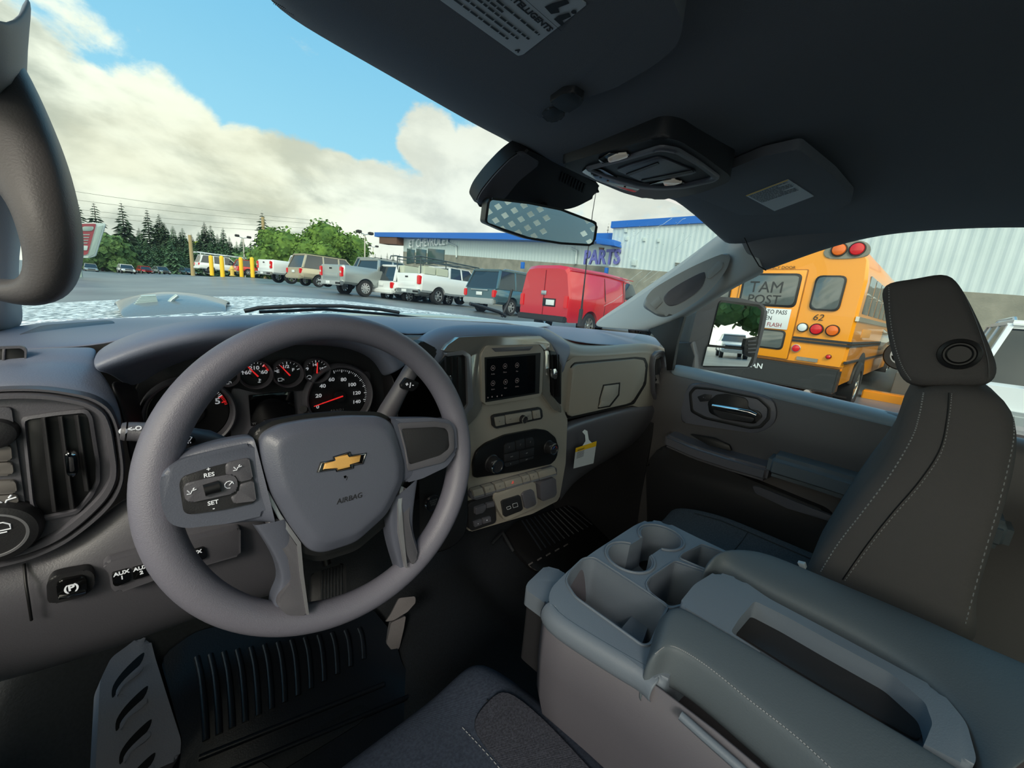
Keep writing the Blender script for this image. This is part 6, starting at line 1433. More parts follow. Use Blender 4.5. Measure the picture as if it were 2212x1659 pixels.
def suv(pos, head, paint, label, L_=5.1, H_=1.9, W_=1.0, group=None, cat='car', kind='suv', trim=False):
    e = empty('parked_car' if cat == 'car' else 'sport_utility_vehicle', (0, 0, 0), label, cat, group); k = W_; zb_ = H_*.58
    b = shell('body', [sect(.02, .88*k, .86*k, .55, zb_-.05), sect(.15, .97*k, .93*k, .45, zb_), sect(L_*.30, k, .96*k, .42, zb_), sect(L_*.78, k, .94*k, .42, zb_-.06), sect(L_*.96, .95*k, .84*k, .45, zb_-.22), sect(L_, .85*k, .74*k, .5, zb_-.34)], paint, e)
    arches(b, (L_*.21, L_*.80), .36, 2)
    cabin(e, paint, .10, .42 if kind == 'suv' else .9, L_*.56, L_*.72, zb_-.02, H_-.04, .92*k, .76*k, (L_*.27, L_*.46))
    if kind == 'suv':
        for s in (1, -1):
            tb = tube('roof_rail', [V((.6, s*.70*k, H_-.02)), V((.8, s*.70*k, H_+.05)), V((L_*.5, s*.70*k, H_+.05)), V((L_*.55, s*.70*k, H_-.02))], .02, m_bump if trim else m_blk, None, 6); tb.parent = e
    vbox('bumper', (-.10, -.92*k, .42), (.12, .92*k, .66), paint if not trim else m_bump, e, .05)
    vslab('number_plate', [V((-.02, y, z)) for y, z in ((-.17, .78), (.17, .78), (.17, .92), (-.17, .92))], (-1, 0, 0), .02, m_plate, e, .003)
    if trim: vslab('chrome_bar', [V((-.03, y, z)) for y, z in ((-.5, .98), (.5, .98), (.5, 1.02), (-.5, 1.02))], (-1, 0, 0), .02, m_bump, e, .003)
    for s in (1, -1):
        vbox('tail_light', (-.02, s*.84*k-.08, zb_-.38), (.18, s*.84*k+.12*k, zb_-.08), m_tail, e, .03)
        vbox('headlight', (L_-.18, s*.66*k-.14, zb_-.52), (L_+.0, s*.66*k+.12, zb_-.40), m_lens, e, .02)
    vslab('grille', [V((L_+.005, y, z)) for y, z in ((-.48*k, .58), (.48*k, .58), (.55*k, .74), (-.55*k, .74))], (1, 0, 0), .02, m_blk, e, .01)
    for x, s in ((L_*.21, 1), (L_*.21, -1), (L_*.80, 1), (L_*.80, -1)): wheel(e, x, s*.86*k, .36, .24, s, 6)
    e.location = pos; e.rotation_euler = (0, 0, math.radians(head)); return e
def corner(x, yb, yt, H):
    """place by known height: the point whose H-metre upright spans yb..yt at column x"""
    lo_, hi_ = .0003, .3
    for _ in range(50):
        m_ = (lo_+hi_)/2; p = EYE+ray(x, yb)*m_; c = M.transposed() @ (p+V((0, 0, H))-EYE)
        if CY+FPX*c.y/c.z < yt: lo_ = m_
        else: hi_ = m_
    return EYE+ray(x, yb)*lo_
def park(x1, yb, yt, H, zbo, head, dy=1.0):
    p = corner(x1, yb, yt, H); a = math.radians(head); return p+V((-math.sin(a), math.cos(a), 0))*dy-V((0, 0, zbo))
m_slv = mat('silver_paint', (158, 166, 166), .25, metal=.35, coat=.5); m_gld = mat('champagne_paint', (182, 172, 150), .3, metal=.3, coat=.5)
m_tel = mat('blue_grey_paint', (72, 104, 116), .2, metal=.3, coat=.6); m_redp = mat('red_paint', (205, 48, 36), .25, coat=.5)
pickup(park(741, 617, 572, .95, .45, 12), 12, m_slv, 'silver pickup truck with open bed, nearest of the row left of center', rotor=10)
pickup(park(588, 594.5, 561, .95, .45, 13), 13, m_wht_p, 'white pickup truck behind the yellow posts, next to the tan wagon')
suv(park(651, 601, 546, 1.48, .45, 10), 10, m_gld, 'tan sport utility wagon parked between the white and silver pickups', 5.4, 1.93, 1.0, cat='suv')
suv(park(795, 596, 556, 1.2, .6, 12), 12, m_slv, 'grey sport utility vehicle just beyond the silver pickup', 5.2, 1.85, .98, cat='suv')
suv(park(850, 634, 571, 1.40, .45, 12), 12, m_wht_p, 'white wagon half hidden left of the ladder rack truck', 5.0, 1.85, .98, cat='car')
pickup(park(908, 635, 590, .97, .45, 12), 12, m_wht_p, 'white pickup truck with dark ladder rack and cream tool boxes', rack=True, lens='old')
suv(park(1071, 657, 580, 1.45, .45, 8), 8, m_tel, 'dark blue grey sport utility vehicle left of the red van', 5.2, 1.9, 1.0, cat='suv', trim=True)
# red van
m_van = mat('van_red_paint', (196, 24, 44), .18, coat=.8)
va = empty('cargo_van', (0, 0, 0), 'red cargo van standing in front of the corrugated building', 'van')
def vs(x, hb, ht, zb, zt): return [V((x, y, z)) for y, z in ((hb*.96, zb), (hb, zb+.1), (hb+.02, 1.15), (hb*.98, 1.25), (ht, zt-.14), (ht-.10, zt-.02), (ht*.5, zt+.02))]+[V((x, -y, z)) for y, z in ((ht*.5, zt+.02), (ht-.10, zt-.02), (ht, zt-.14), (hb*.98, 1.25), (hb+.02, 1.15), (hb, zb+.1), (hb*.96, zb))]
bv = shell('body', [vs(0, .95, .80, .5, 1.98), vs(.10, 1.0, .84, .45, 2.08), vs(2.0, 1.01, .86, .45, 2.12), vs(3.6, 1.0, .84, .45, 2.08), vs(3.95, 1.0, .78, .45, 1.98), vs(4.6, .98, .78, .48, 1.40), vs(5.4, .92, .70, .5, 1.15)], m_van, va)
arches(bv, (1.15, 4.55), .38, 2)
for x, s in ((1.15, 1), (1.15, -1), (4.55, 1), (4.55, -1)): wheel(va, x, s*.88, .38, .26, s, 8, m_bump)
for s in (1, -1):
    vslab('side_window', [V((x, s*(1.0-.16*(z-1.25)/.7), z)) for x, z in ((3.25, 1.32), (4.25, 1.32), (3.85, 1.88), (3.30, 1.92))], (0, s, .2), .02, m_vglass, va, .01)
    vbox('tail_light', (-.03, s*.88-.07, .85), (.10, s*.88+.10, 1.22), m_tail, va, .02)
    for x in (1.9, 3.15): vslab('door_seam', [V((x, s*(1.03-.16*max(0, z-1.2)/.75), z)) for z in (.55, 1.2, 1.9)]+[V((x+.015, s*(1.03-.16*max(0, z-1.2)/.75), z)) for z in (1.9, 1.2, .55)], (0, s, 0), .02, m_blk, va, 0)
vslab('rear_seam', [V((-.012, y, z)) for y, z in ((-.01, .55), (.01, .55), (.01, 1.95), (-.01, 1.95))], (-1, 0, 0), .01, mat('seam_dark_red', (120, 20, 30), .5), va, 0)
vslab('plate_recess', [V((-.015, y, z)) for y, z in ((-.48, .88), (.02, .88), (.02, 1.12), (-.48, 1.12))], (-1, 0, 0), .01, m_blk, va, .004)
vslab('number_plate', [V((-.03, y, z)) for y, z in ((-.44, .92), (-.12, .92), (-.12, 1.08), (-.44, 1.08))], (-1, 0, 0), .01, m_plate, va, .003)
vslab('rear_handle', [V((-.03, y, z)) for y, z in ((-.10, 1.22), (.10, 1.22), (.10, 1.34), (-.10, 1.34))], (-1, 0, 0), .02, m_bump, va, .006)
vbox('bumper', (-.14, -.95, .44), (.05, .95, .62), m_dark, va, .03)
vbox('roof_gutter', (.1, -.90, 1.985), (3.8, -.86, 2.01), m_van, va, .005)
va.location = park(1226, 694, 572, 1.6, .5, 2); va.rotation_euler = (0, 0, math.radians(2))
# far row facing us, service truck, red pickup
for i, (x, yb, yt, H, paint, lab, sz) in enumerate(((208, 590, 570, 1.7, m_slv, 'grey crossover facing us below the red sign', 1.7), (285, 592, 572, 1.5, m_wht_p, 'white sedan facing us, second in the far row', 1.5), (322, 592, 575, 1.55, m_redp, 'small dark red car tucked in the far row', 1.5),
      (357, 593, 576, 1.5, m_slv, 'pale silver sedan facing us in the middle of the far row', 1.5), (412, 594, 579, 1.5, m_tel, 'blue grey sedan facing us beside the wooden pole', 1.5), (440, 594, 581, 1.5, m_wht_p, 'white car half hidden left of the yellow posts', 1.5), (176, 589, 574, 1.5, m_tel, 'dark car peeping out beside the left pillar handle', 1.5))):
    p = corner(x, yb, yt, H); suv(p+V((-1.0, 4.5, 0)), -84+i*3, paint, lab, 4.6, sz, .93, cat='car', kind='sedan' if sz < 1.6 else 'suv')
p = corner(500, 594, 556, 2.0); e = suv(p+V((-3.0, 2.0, 0)), 8, m_wht_p, 'white utility body truck with a ladder rack behind the yellow posts', 5.4, 2.0, 1.0, cat='truck')
for s in (1, -1): tb = tube('ladder', [V((.0, s*.7, 2.25)), V((5.8, s*.7, 2.2))], .05, m_wht_p, None, 6); tb.parent = e
for x in (0, 1, 2, 3, 4, 5): tb = tube('rack_bar', [V((x, -.7, 2.2)), V((x, .7, 2.2))], .04, m_wht_p, None, 6); tb.parent = e
for x in (.3, 5.2):
    tb = tube('rack_post', [V((x, -.7, 1.2)), V((x, -.7, 2.2))], .04, m_wht_p, None, 6); tb.parent = e
p = corner(531, 595, 562, 1.75); suv(p+V((-1.0, 0, 0)), 10, m_redp, 'red sport utility vehicle between the third and fourth yellow posts', 4.8, 1.75, .96, cat='suv')
# bollards and hydrant
bl0 = None
for x0, yt, x1, yb, lab in ((454, 552, 458, 593, 'yellow post, leftmost of the four'), (475, 553, 481, 596, 'yellow post standing left of the hydrant'), (518, 556, 522, 596, 'yellow post standing right of the hydrant'), (542, 556, 546, 597, 'yellow post, rightmost of the four')):
    p = corner(x1, yb, yt, 1.75)
    o = lathe('bollard', p, (0, 0, 1), [(.17, -.1), (.17, 1.62), (.15, 1.70), (.08, 1.76), (0, 1.78)], m_yel, None, 20); tag(o, lab, 'bollard', 'yellow posts by the service truck')
p = corner(502, 596, 573, 1.0)
hy = empty('fire_hydrant', p, 'pale yellow fire hydrant between the second and third yellow posts', 'hydrant')
m_hy = mat('faded_yellow', (222, 190, 96), .5)
lathe('hydrant_body', p, (0, 0, 1), [(.24, 0), (.24, .06), (.16, .08), (.16, .62), (.20, .64), (.18, .78), (.08, .88), (.05, .96), (0, .98)], m_hy, hy, 20)
tube('hydrant_outlet', [p+V((-.30, 0, .50)), p+V((.30, 0, .50))], .09, m_hy, hy, 10)
# own bay: truck behind for the wing mirror, another car to the far right and beyond bus
pickup((5.0, -37.5, gz(5, -37)), 90, m_wht_p, 'white pickup truck facing forward, seen in the wing mirror')
# ---------------- school bus
m_bus = mat('bus_yellow', (250, 158, 10), .3, coat=.6); m_busd = mat('bus_black', (40, 42, 44), .4); m_bwin = mat('bus_window', (84, 92, 92), .08, spec=.8)
bs = empty('school_bus', (0, 0, 0), 'yellow school bus number 62 seen from the rear through the passenger window', 'bus')
YB, HW = .19, 1.37
def bsx(x, s=1.0):
    pts = [(HW*.985, .97), (HW, 1.1), (HW, 2.45), (HW*.97, 2.78), (HW*.86, 3.02), (HW*.6, 3.16), (HW*.3, 3.22)]
    return [V((x, YB+y*s, z)) for y, z in pts]+[V((x, YB-y*s, z)) for y, z in reversed(pts)]
sh = shell('body', [bsx(0, .97), bsx(.06), bsx(9.5), bsx(9.6, .96)], m_bus, bs)
vbox('rear_bumper', (-.18, YB-HW+.02, .50), (.10, YB+HW-.02, .93), m_busd, bs, .03)
vbox('side_skirt', (.1, YB-HW+.03, .62), (9.4, YB+HW-.03, .99), m_bus, bs, .02)
X_ = -.012
def br(name, y0, y1, z0, z1, m, d=.02, o=0, r=.05, x=X_):
    return vslab(name, rc([V((x-o, y, z)) for y, z in ((y0, z0), (y1, z0), (y1, z1), (y0, z1))], r), (-1, 0, 0), d, m, bs, .006)
br('emergency_door', -.33, .74, .99, 2.62, m_bus, .03, .02, .02)
br('door_gap', -.345, .755, .98, 2.635, mat('bus_seam', (150, 96, 20), .6), .02, .008, .02)
br('door_window', -.24, .66, 1.98, 2.52, m_bwin, .02, .045, .08); br('door_window_gasket', -.28, .70, 1.94, 2.56, m_blk, .02, .035, .10)
br('door_window', -.20, .62, 1.17, 1.48, m_bwin, .02, .045, .06); br('door_window_gasket', -.23, .65, 1.14, 1.51, m_blk, .02, .035, .08)
br('warning_sign', -.235, .70, 1.53, 1.91, m_plate, .01, .05, .01)
br('rear_window', -.89, -.51, 1.95, 2.50, m_bwin, .02, .03, .08); br('rear_window_gasket', -.92, -.48, 1.92, 2.53, m_blk, .02, .022, .10)
br('rear_window', .92, 1.30, 1.95, 2.50, m_bwin, .02, .03, .08); br('rear_window_gasket', .89, 1.33, 1.92, 2.53, m_blk, .02, .022, .10)
def blamp(y, z, r, m, rim=m_blk, n='tail_lamp'):
    o = lathe(n, V((-.02, y, z)), (-1, 0, 0), [(r*1.12, -.02), (r*1.12, .02), (r, .025), (r*.95, .045), (r*.5, .055), (0, .058)], m, None, 28); o.parent = bs
    o2_ = lathe('lamp_rim', V((-.02, y, z)), (-1, 0, 0), [(r*1.2, -.02), (r*1.2, .028), (r*1.05, .03), (r*1.02, .01)], rim, None, 28); o2_.parent = bs
m_amb = mat('amber_lens', (238, 110, 20), .2, coat=.4); m_clr = mat('clear_lens', (225, 232, 235), .15, coat=.4)
for s_ in (-1, 1):
    q = lambda v: YB+s_*v
    blamp(q(.65), 1.60, .07, m_clr); blamp(q(.86), 1.59, .085, m_tail); blamp(q(1.09), 1.59, .085, m_amb)
    blamp(q(.63), 1.21, .06, m_tail, m_gls); blamp(q(1.13), 1.13, .033, m_tail)
    vslab('warning_light_panel', spl([V((-.02, q(y), z)) for y, z in ((.70, 2.97), (.74, 2.84), (.92, 2.81), (1.15, 2.82), (1.29, 2.86), (1.30, 2.98), (1.2, 3.08), (.92, 3.11))], 5), (-1, 0, 0), .04, m_cmu, bs, .01)
    blamp(q(.90), 2.96, .095, m_amb, m_blk, 'warning_lamp'); blamp(q(1.14), 2.96, .095, m_tail, m_blk, 'warning_lamp')
for z0 in (1.33, 1.385):
    vbox('rub_rail', (-.03, YB-HW-.03, z0), (9.3, YB-HW+.02, z0+.04), m_busd, bs, .004)
    br('rear_rail', YB-HW, -.35, z0, z0+.04, m_busd, .03, .02, .004); br('rear_rail', .76, YB+HW, z0, z0+.04, m_busd, .03, .02, .004)
vbox('rub_rail', (-.03, YB-HW-.03, 1.04), (9.3, YB-HW+.02, 1.08), m_busd, bs, .004); vbox('rub_rail', (-.0, YB-HW-.03, 1.78), (9.3, YB-HW+.02, 1.86), m_gls, bs, .004)
br('reflector', -.80, -.48, 1.00, 1.065, m_cmu, .01, .02, .002)
SY_ = YB-HW
for i in range(11):
    x = .35+i*.80
    vslab('side_window', rc([V((a, SY_-.006, z)) for a, z in ((x, 1.92), (x+.68, 1.92), (x+.68, 2.56), (x, 2.56))], .03), (0, -1, 0), .015, m_bwin, bs, .004)
    vslab('window_bar', [V((a, SY_-.014, z)) for a, z in ((x, 2.24), (x+.68, 2.24), (x+.68, 2.27), (x, 2.27))], (0, -1, 0), .01, m_gls, bs, .002)
vslab('side_lettering_band', [V((a, SY_-.004, z)) for a, z in ((1.0, 1.50), (2.2, 1.50), (2.2, 1.66), (1.0, 1.66))], (0, -1, 0), .005, mat('faded_band', (214, 150, 70), .5), bs, .001)
BR, BU = V((0, -1, 0)), V((0, 0, 1))
def btext(s, y, z, size, m, o=.056, **k):
    t_ = text(s, V((X_-o, y, z)), BR, BU, size, m, None, **k); t_.parent = bs; return t_
btext('EMERGENCY DOOR', .20, 2.665, .075, m_busd, .012, name='door_lettering')
btext('62', -.65, 1.795, .16, m_busd, .012, name='bus_number', shear=.2)
btext('TAM', .26, 2.29, .30, m_busd, .05, name='window_lettering', sx=.95)
btext('POST', .26, 2.06, .24, m_busd, .05, name='window_lettering')
btext('UNLAWFUL TO PASS', .235, 1.84, .11, m_ink, .054, name='sign_lettering', sx=.80); btext('WHEN', .18, 1.72, .11, m_ink, .054, name='sign_lettering', sx=.8)
btext('RED LIGHTS FLASH', .235, 1.60, .11, mat('sign_red', (150, 40, 50), .5), .054, name='sign_lettering', sx=.80)
btext('LAN', .12, .79, .14, m_plate, .185, name='bumper_lettering', bold=.003)
for z in (.81, .72): blamp(-.39, z, .018, m_plate, m_busd, 'bumper_bolt')
for s_ in (-1, 1):
    vslab('wheel_fender', [V((1.95+.66*math.cos(a*math.pi/12), YB+s_*(HW+.012), .58+.62*math.sin(a*math.pi/12))) for a in range(13)], (0, s_, 0), .06, m_blk, bs, .01)
for x, s in ((1.95, 1), (1.95, -1), (8.0, 1), (8.0, -1)): wheel(bs, x, YB+s*1.27, .50, .30, s, 8, m_gls)
tb = tube('exhaust_pipe', [V((-.26, -.80, .46)), V((.5, -.80, .46))], .055, m_gls, None, 14); tb.parent = bs
vbox('mud_flap', (1.5, YB-HW+.02, .25), (1.54, YB-HW+.42, .75), m_blk, bs, .005)
hd_ = math.radians(-2); bp_0 = P(1812, 852, X=8.83)
bs.location = bp_0+V((-math.sin(hd_), math.cos(hd_), 0))*1.21-V((0, 0, .50)); bs.rotation_euler = (0, 0, hd_)
# neighbours of the bus
suv(V((13.2, 6.4, gz(13.2, 6.4))), 4, mat('maroon_paint', (92, 62, 66), .25, coat=.6), 'dark maroon car left of the school bus', 4.8, 1.6, .95, cat='car')
wb0 = P(1952, 766, X=13.2); wb0.z = .80
suv(wb0+V((.84, 4.6*.80, 0)), -90, m_slv, 'silver car standing past the bus beyond the yellow kerb', 4.6, 1.5, .93, cat='car', kind='sedan')
mz = P(2098, 790, X=7.0)
wl_ = suv(V((7.0, mz.y-.97, .24)), 0, m_wht_p, 'white hatchback with an oval badge behind the passenger headrest', 4.4, 1.66, 1.0, cat='car', trim=True)
o = lathe('badge', V((-.035, .0, 1.02)), (-1, 0, 0), [(.10, 0), (.10, .012), (.085, .012), (.085, .004)], m_bump, None, 28, 1.3); o.parent = wl_
a_, b_ = P(1862, 792, X=12), P(1985, 812, X=12)
kb = box('kerb', (11.80, -6.0, .0), (12.10, .62, .34), m_bus, None, .02); kb.name = 'trim_8'; kb['kind'] = 'structure'
dk = box('trim_9', (12.16, -6.0, .2), (17.5, .18, .80), mat('dock_concrete', (96, 98, 98), .8), None, .01); dk['kind'] = 'structure'
# rear rack of the cab (what the inside mirror reflects): steel plate with diamond holes
m_rack = mat('rack_panel', (240, 242, 242), .55)
hk_ = empty('headache_rack', (.6, -1.9, 1.4), 'pale steel rack panel with diamond holes behind the rear window', 'rack')
bm = bmesh.new(); PX, PZ, hh = .128, .10, .25
def dia(cx_, cz_): return [V((cx_-PX*hh, 0, cz_)), V((cx_, 0, cz_-PZ*hh)), V((cx_+PX*hh, 0, cz_)), V((cx_, 0, cz_+PZ*hh))]
x0, x1, z0, z1 = -.1, 1.45, 1.2, 1.93
nx_, nz_ = int((x1-x0)/PX), int((z1-z0)/PZ)
# lattice of staggered cells: each cell is a diamond ring around a diamond hole
for j in range(nz_*2+1):
    for i in range(nx_+1):
        cx_ = x0+i*PX+(PX/2 if j % 2 else 0); cz_ = z0+j*PZ/2
        o4 = [V((cx_-PX/2, 0, cz_)), V((cx_, 0, cz_-PZ/2)), V((cx_+PX/2, 0, cz_)), V((cx_, 0, cz_+PZ/2))]
        solid = .92 < cx_ < 1.12
        if solid:
            bm.faces.new([bm.verts.new(p+V((0, -1.9, 0))) for p in o4])
        else:
            i4 = dia(cx_, cz_)
            A4 = [bm.verts.new(p+V((0, -1.9, 0))) for p in o4]; B4 = [bm.verts.new(p+V((0, -1.9, 0))) for p in i4]
            for q in range(4): bm.faces.new((A4[q], A4[(q+1) % 4], B4[(q+1) % 4], B4[q]))
ro_b = fin('perforated_plate', bm, m_rack, hk_, False)
s_ = ro_b.modifiers.new('t', 'SOLIDIFY'); s_.thickness = .006
for x in (-.15, 1.5): box('rack_leg', (x-.03, -1.94, 1.0), (x+.03, -1.86, 1.98), m_rack, hk_, .005)
box('rack_beam', (-.15, -1.94, 1.94), (1.5, -1.86, 2.0), m_rack, hk_, .005)
# ---------------- sign, poles, lamps, cables, trees
sg = empty('road_sign', P(185, 580, Y=40), 'tilted red and white business sign partly hidden by the pillar handle', 'sign')
m_sr = mat('sign_dark_red', (150, 62, 72), .5); m_sw = mat('sign_frame', (190, 205, 205), .5); m_sg = mat('sign_side', (140, 160, 158), .5)
pan('sign_frame', [(120, 480), (228, 482), (206, 553), (192, 557), (110, 556)], m_sw, sg, depth=.8, off=0, r=.1, bev=.02, Y=40)
pan('sign_face', [(120, 484), (208, 483), (190, 548), (184, 551), (110, 550)], m_sr, sg, depth=.05, off=.06, r=.1, bev=.01, Y=40)
pan('sign_side', [(210, 490), (223, 487), (204, 549), (190, 556)], m_sg, sg, depth=.05, off=.05, r=.02, bev=.01, Y=40)
pan('sign_label', [(174, 530), (190, 531), (188, 541), (172, 540)], m_sw, sg, depth=.03, off=.1, r=.05, bev=.005, Y=40)
pan('sign_logo', [(178, 489), (204, 489), (200, 499), (176, 499)], m_sg, sg, depth=.03, off=.1, r=.2, bev=.005, Y=40)
for i in range(4): pan('sign_line', [(172, 506+i*6), (194-i*1.5, 506+i*6), (193.5-i*1.5, 508+i*6), (172, 508+i*6)], m_sg, sg, depth=.03, off=.09, r=0, bev=0, Y=40)
box('sign_post', P(150, 558, Y=40)-V((.25, -.1, 8)), P(160, 556, Y=40)+V((.25, .5, 0)), m_sg, sg, .02)
m_pole = mat('weathered_pole', (168, 148, 108), .9)
def pole(x0, yt, x1, yb, D, r, lab, name='utility_pole', m=m_pole):
    a = P(x1, yb, Y=D); b = P(x0, yt, Y=D); b = V((a.x+(b.x-a.x)*.0, D, b.z))
    a.z = gz(a.x, D)
    o = tube(name, [a-V((0, 0, .5)), b], [r, r*.8], m, None, 10); return tag(o, lab, 'pole')
pole(411, 508, 416, 580, 100, .35, 'bare wooden pole in front of the trees, left')
up1 = pole(572, 470, 571, 545, 60, .22, 'tall wooden utility pole right beside the lone dark tree')
cb = empty('power_cable', P(300, 430, Y=60), 'thin power lines crossing the sky above the trees', 'cable')
for y0, y1 in ((398, 478), (418, 485), (440, 495), (452, 505)):
    tube('cable', [P(60+640*t, y0+(y1-y0)*t+10*math.sin(t*3.14)*.6, Y=58) for t in [i/8 for i in range(9)]], .016, m_cmu, cb, 4)
def lamp(x, yt, yb, D, lab, s=.8):
    e_ = empty('light_pole', P(x, yb, Y=D), lab, 'street light')
    a = P(x, yb, Y=D); b = V((a.x, D, P(x, yt, Y=D).z)); a.z = gz(a.x, D); tube('pole', [a-V((0, 0, .3)), b], .10*s, m_gls, e_, 8)
    tube('cross_arm', [b-V((.9*s, 0, -.25*s)), b, b+V((.9*s, 0, .25*s))], .06*s, m_gls, e_, 6)
    for q in (-1, 1): box('lamp_head', b+V((q*.9*s-.32*s, -.3, .12*s)), b+V((q*.9*s+.32*s, .3, .50*s)), m_dark, e_, .05)
lamp(788, 507, 552, 48, 'tall double headed light pole left of the building'); lamp(806, 534, 556, 75, 'more distant double headed light pole, beside the taller one'); lamp(527, 515, 545, 70, 'double headed light pole behind the white truck ladder rack')
# trees
m_con1 = mat('conifer_green', (48, 68, 52), .9, vary=(.8, (70, 92, 66))); m_con2 = mat('conifer_blue_green', (66, 96, 74), .9, vary=(.8, (88, 122, 84)))
m_bro = mat('leaf_green', (66, 100, 38), .85, vary=(.9, (104, 136, 52))); m_bro2 = mat('hedge_green', (92, 122, 66), .85, vary=(.7, (66, 98, 54))); m_bark = mat('bark', (70, 58, 50), .9)
m_ylw = mat('yellow_leaf', (196, 200, 72), .8, vary=(.7, (150, 170, 60)))  # yellow green leaf colour of the small tree tops
rt = random.Random(11)
def conifer(base, h, r, m, lab, sparse=False, grp=None, bottom=.12):
    g0 = gz(base.x, base.y); h += base.z-g0; base = V((base.x, base.y, g0))
    e_ = empty('conifer_tree', base, lab, 'tree', grp)
    tube('trunk', [base-V((0, 0, 1)), base+V((0, 0, h*.97))], [h*.016, h*.002], m_bark, e_, 6)
    bm = bmesh.new(); n = 26 if sparse else 34
    for i in range(n):
        t = i/(n-1); z = h*(bottom+(1-bottom)*t); rad = r*(1-t)**.85*(rt.uniform(.75, 1.15))+.03*h*.3
        k = 9 if sparse else 13
        a0 = rt.uniform(0, 6.28)
        for q in range(k):
            a = a0+q*6.283/k+rt.uniform(-.2, .2); L_ = rad*rt.uniform(.6, 1.15); dr = L_*rt.uniform(.25, .5)
            d = V((math.cos(a), math.sin(a), 0)); s = V((-d.y, d.x, 0))*L_*(.24 if sparse else .32)
            c = base+V((0, 0, z)); tip = c+d*L_-V((0, 0, dr)); m1 = c+d*L_*.45-V((0, 0, dr*.15))
            v0, v1, v2, v3 = [bm.verts.new(p) for p in (c, m1+s, tip, m1-s)]
            v4 = bm.verts.new(m1-V((0, 0, L_*.22)))
            bm.faces.new((v0, v1, v4)); bm.faces.new((v1, v2, v4)); bm.faces.new((v2, v3, v4)); bm.faces.new((v3, v0, v4)); bm.faces.new((v0, v3, v2, v1))
    fin('foliage', bm, m, e_, False)
    return e_
def broad(base, h, w, m, lab, grp=None, n=1300, leaf=.35, blobs=9):
    g0 = gz(base.x, base.y); h += base.z-g0; base = V((base.x, base.y, g0))
    e_ = empty('broadleaf_tree', base, lab, 'tree', grp)
    tube('trunk', [base-V((0, 0, 1)), base+V((0, 0, h*.6))], [h*.03, h*.012], m_bark, e_, 7)
    bm = bmesh.new(); bl = [(V((rt.uniform(-.5, .5)*w, rt.uniform(-.3, .3)*w, h*rt.uniform(.25, .80))), rt.uniform(.22, .36)*min(w, h)) for _ in range(blobs)]
    for i in range(n):
        c, r = rt.choice(bl); d = V((rt.gauss(0, 1), rt.gauss(0, 1), rt.gauss(0, 1))).normalized()
        p = base+c+d*r*rt.uniform(.75, 1.05); nn_ = (d+V((rt.gauss(0, .5), rt.gauss(0, .5), rt.gauss(0, .5)))).normalized()
        u, w_, _ = basis(nn_); s = leaf*rt.uniform(.6, 1.3)
        bm.faces.new([bm.verts.new(p+u*s*a+w_*s*b) for a, b in ((-1, -.3), (0, -1), (1, -.2), (.8, .7), (-.2, 1))])
    for c, r in bl:
        s2 = bmesh.ops.create_icosphere(bm, subdivisions=2, radius=r*.82); bmesh.ops.translate(bm, verts=s2['verts'], vec=base+c)
    fin('foliage', bm, m, e_, False)
    return e_
def tb_(x, D): return P(x, 580, Y=D)
def tree_at(x, yt, D, r, m, lab, sparse=False, grp=None, yb=588):
    b = P(x, yb, Y=D); h = P(x, yt, Y=D).z-b.z
    return conifer(b, h, h*r, m, lab, sparse, grp)
for x, yt, lab in ((188, 440, 'thin dark fir, leftmost above the red sign'), (222, 438, 'thin dark fir just right of the leftmost one'), (279, 437, 'tall drooping fir left of center in the far tree line'), (331, 452, 'slim fir rising from the middle of the tree line'), (355, 462, 'dense dark fir right of the slim one'), (572, 456, 'lone ragged dark fir beside the utility pole')):
    tree_at(x, yt, 145 if x < 500 else 66, .26 if x < 500 else .32, m_con1, lab, x in (222, 279, 331, 188, 572))
G = 'dense firs of the far tree line'
ORD = 'first second third fourth fifth sixth seventh eighth ninth tenth eleventh twelfth thirteenth fourteenth fifteenth sixteenth seventeenth eighteenth nineteenth twentieth'.split()
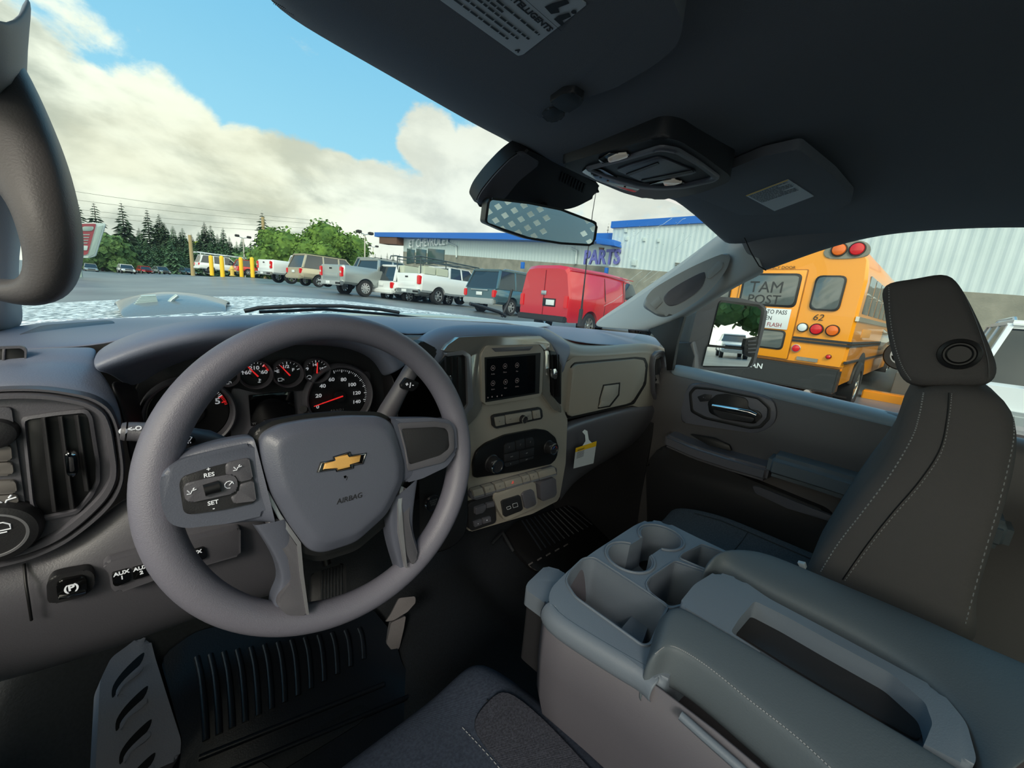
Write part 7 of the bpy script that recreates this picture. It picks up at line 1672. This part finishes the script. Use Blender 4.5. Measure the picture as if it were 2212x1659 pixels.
for i, (x, yt) in enumerate(sorted(((365, 482), (382, 488), (396, 500), (402, 492), (436, 500), (449, 479), (462, 486), (488, 492), (500, 510), (590, 502), (602, 500), (475, 505), (515, 520), (420, 505), (310, 492), (545, 520), (612, 520)))):
    tree_at(x, yt, 140+rt.uniform(-6, 8), .30, m_con1 if i % 2 else m_con2, 'dark fir in the dense far band, %s from the left' % ORD[i], False, G)
for i in range(20):
    x = 238+i*17; tree_at(x, rt.uniform(512, 530), 130+rt.uniform(-4, 6), .36, m_con2, 'low bushy blue green fir of the far tree line, %s from the left' % ORD[i], False, 'bushy firs at the foot of the tree line')
for x, yt, w, lab in ((222, 500, 8, 'light green broad tree right behind the red sign'), (262, 552, 6, 'rounded yellow green bush behind the far cars')):
    b = P(x, 588, Y=124); broad(b, P(x, yt, Y=124).z-b.z, w, m_bro2, lab, n=1800, leaf=.5)
for i, x in enumerate((398, 418, 430, 520)):
    b = P(x, 560, Y=150); broad(b, P(x, 510 if x < 500 else 522, Y=150).z-b.z, 4, m_ylw, 'yellow green tree top over the firs, %s from the left' % ORD[i], 'yellow tree tops', n=500, leaf=.6)
b = P(655, 570, Y=55); broad(b, P(655, 492, Y=55).z-b.z, 8.0, m_bro, 'big bright green maple, left half of the pair above the wagon', n=7000, leaf=.17, blobs=14)
b = P(702, 570, Y=57); broad(b, P(702, 490, Y=57).z-b.z, 8.5, m_bro, 'big bright green maple, right half of the pair above the wagon', n=7000, leaf=.17, blobs=15)
for i in range(9):
    x = 560+i*12; b = P(x, 590, Y=80); broad(b, P(x, 535+i % 3*4, Y=80).z-b.z, 6, m_bro2, 'low green bush behind the parked trucks, %s from the left' % ORD[i], 'bushes behind the parked trucks', n=400, leaf=.35, blobs=6)
for i in range(12):
    x = 745+i*13; tree_at(x, 540+rt.uniform(0, 10), 95, .3, m_con2, 'distant fir low on the horizon before the building, %s from the left' % ORD[i], False, 'distant firs left of the building', 585)
tree_at(1305, 480, 40, .16, m_con1, 'sparse bare tree showing above the building beside the mirror', True, None, 560)
# trees and cars behind, for the mirrors
for i in range(9):
    b = V((-24+i*9.2, -56+2*(i % 2), .2)); broad(b, 17, 8, m_bro2, 'tall green tree behind the truck, %s from the left in the mirror row' % ORD[8-i], 'trees behind the truck, seen in the mirrors', n=700, leaf=.5)
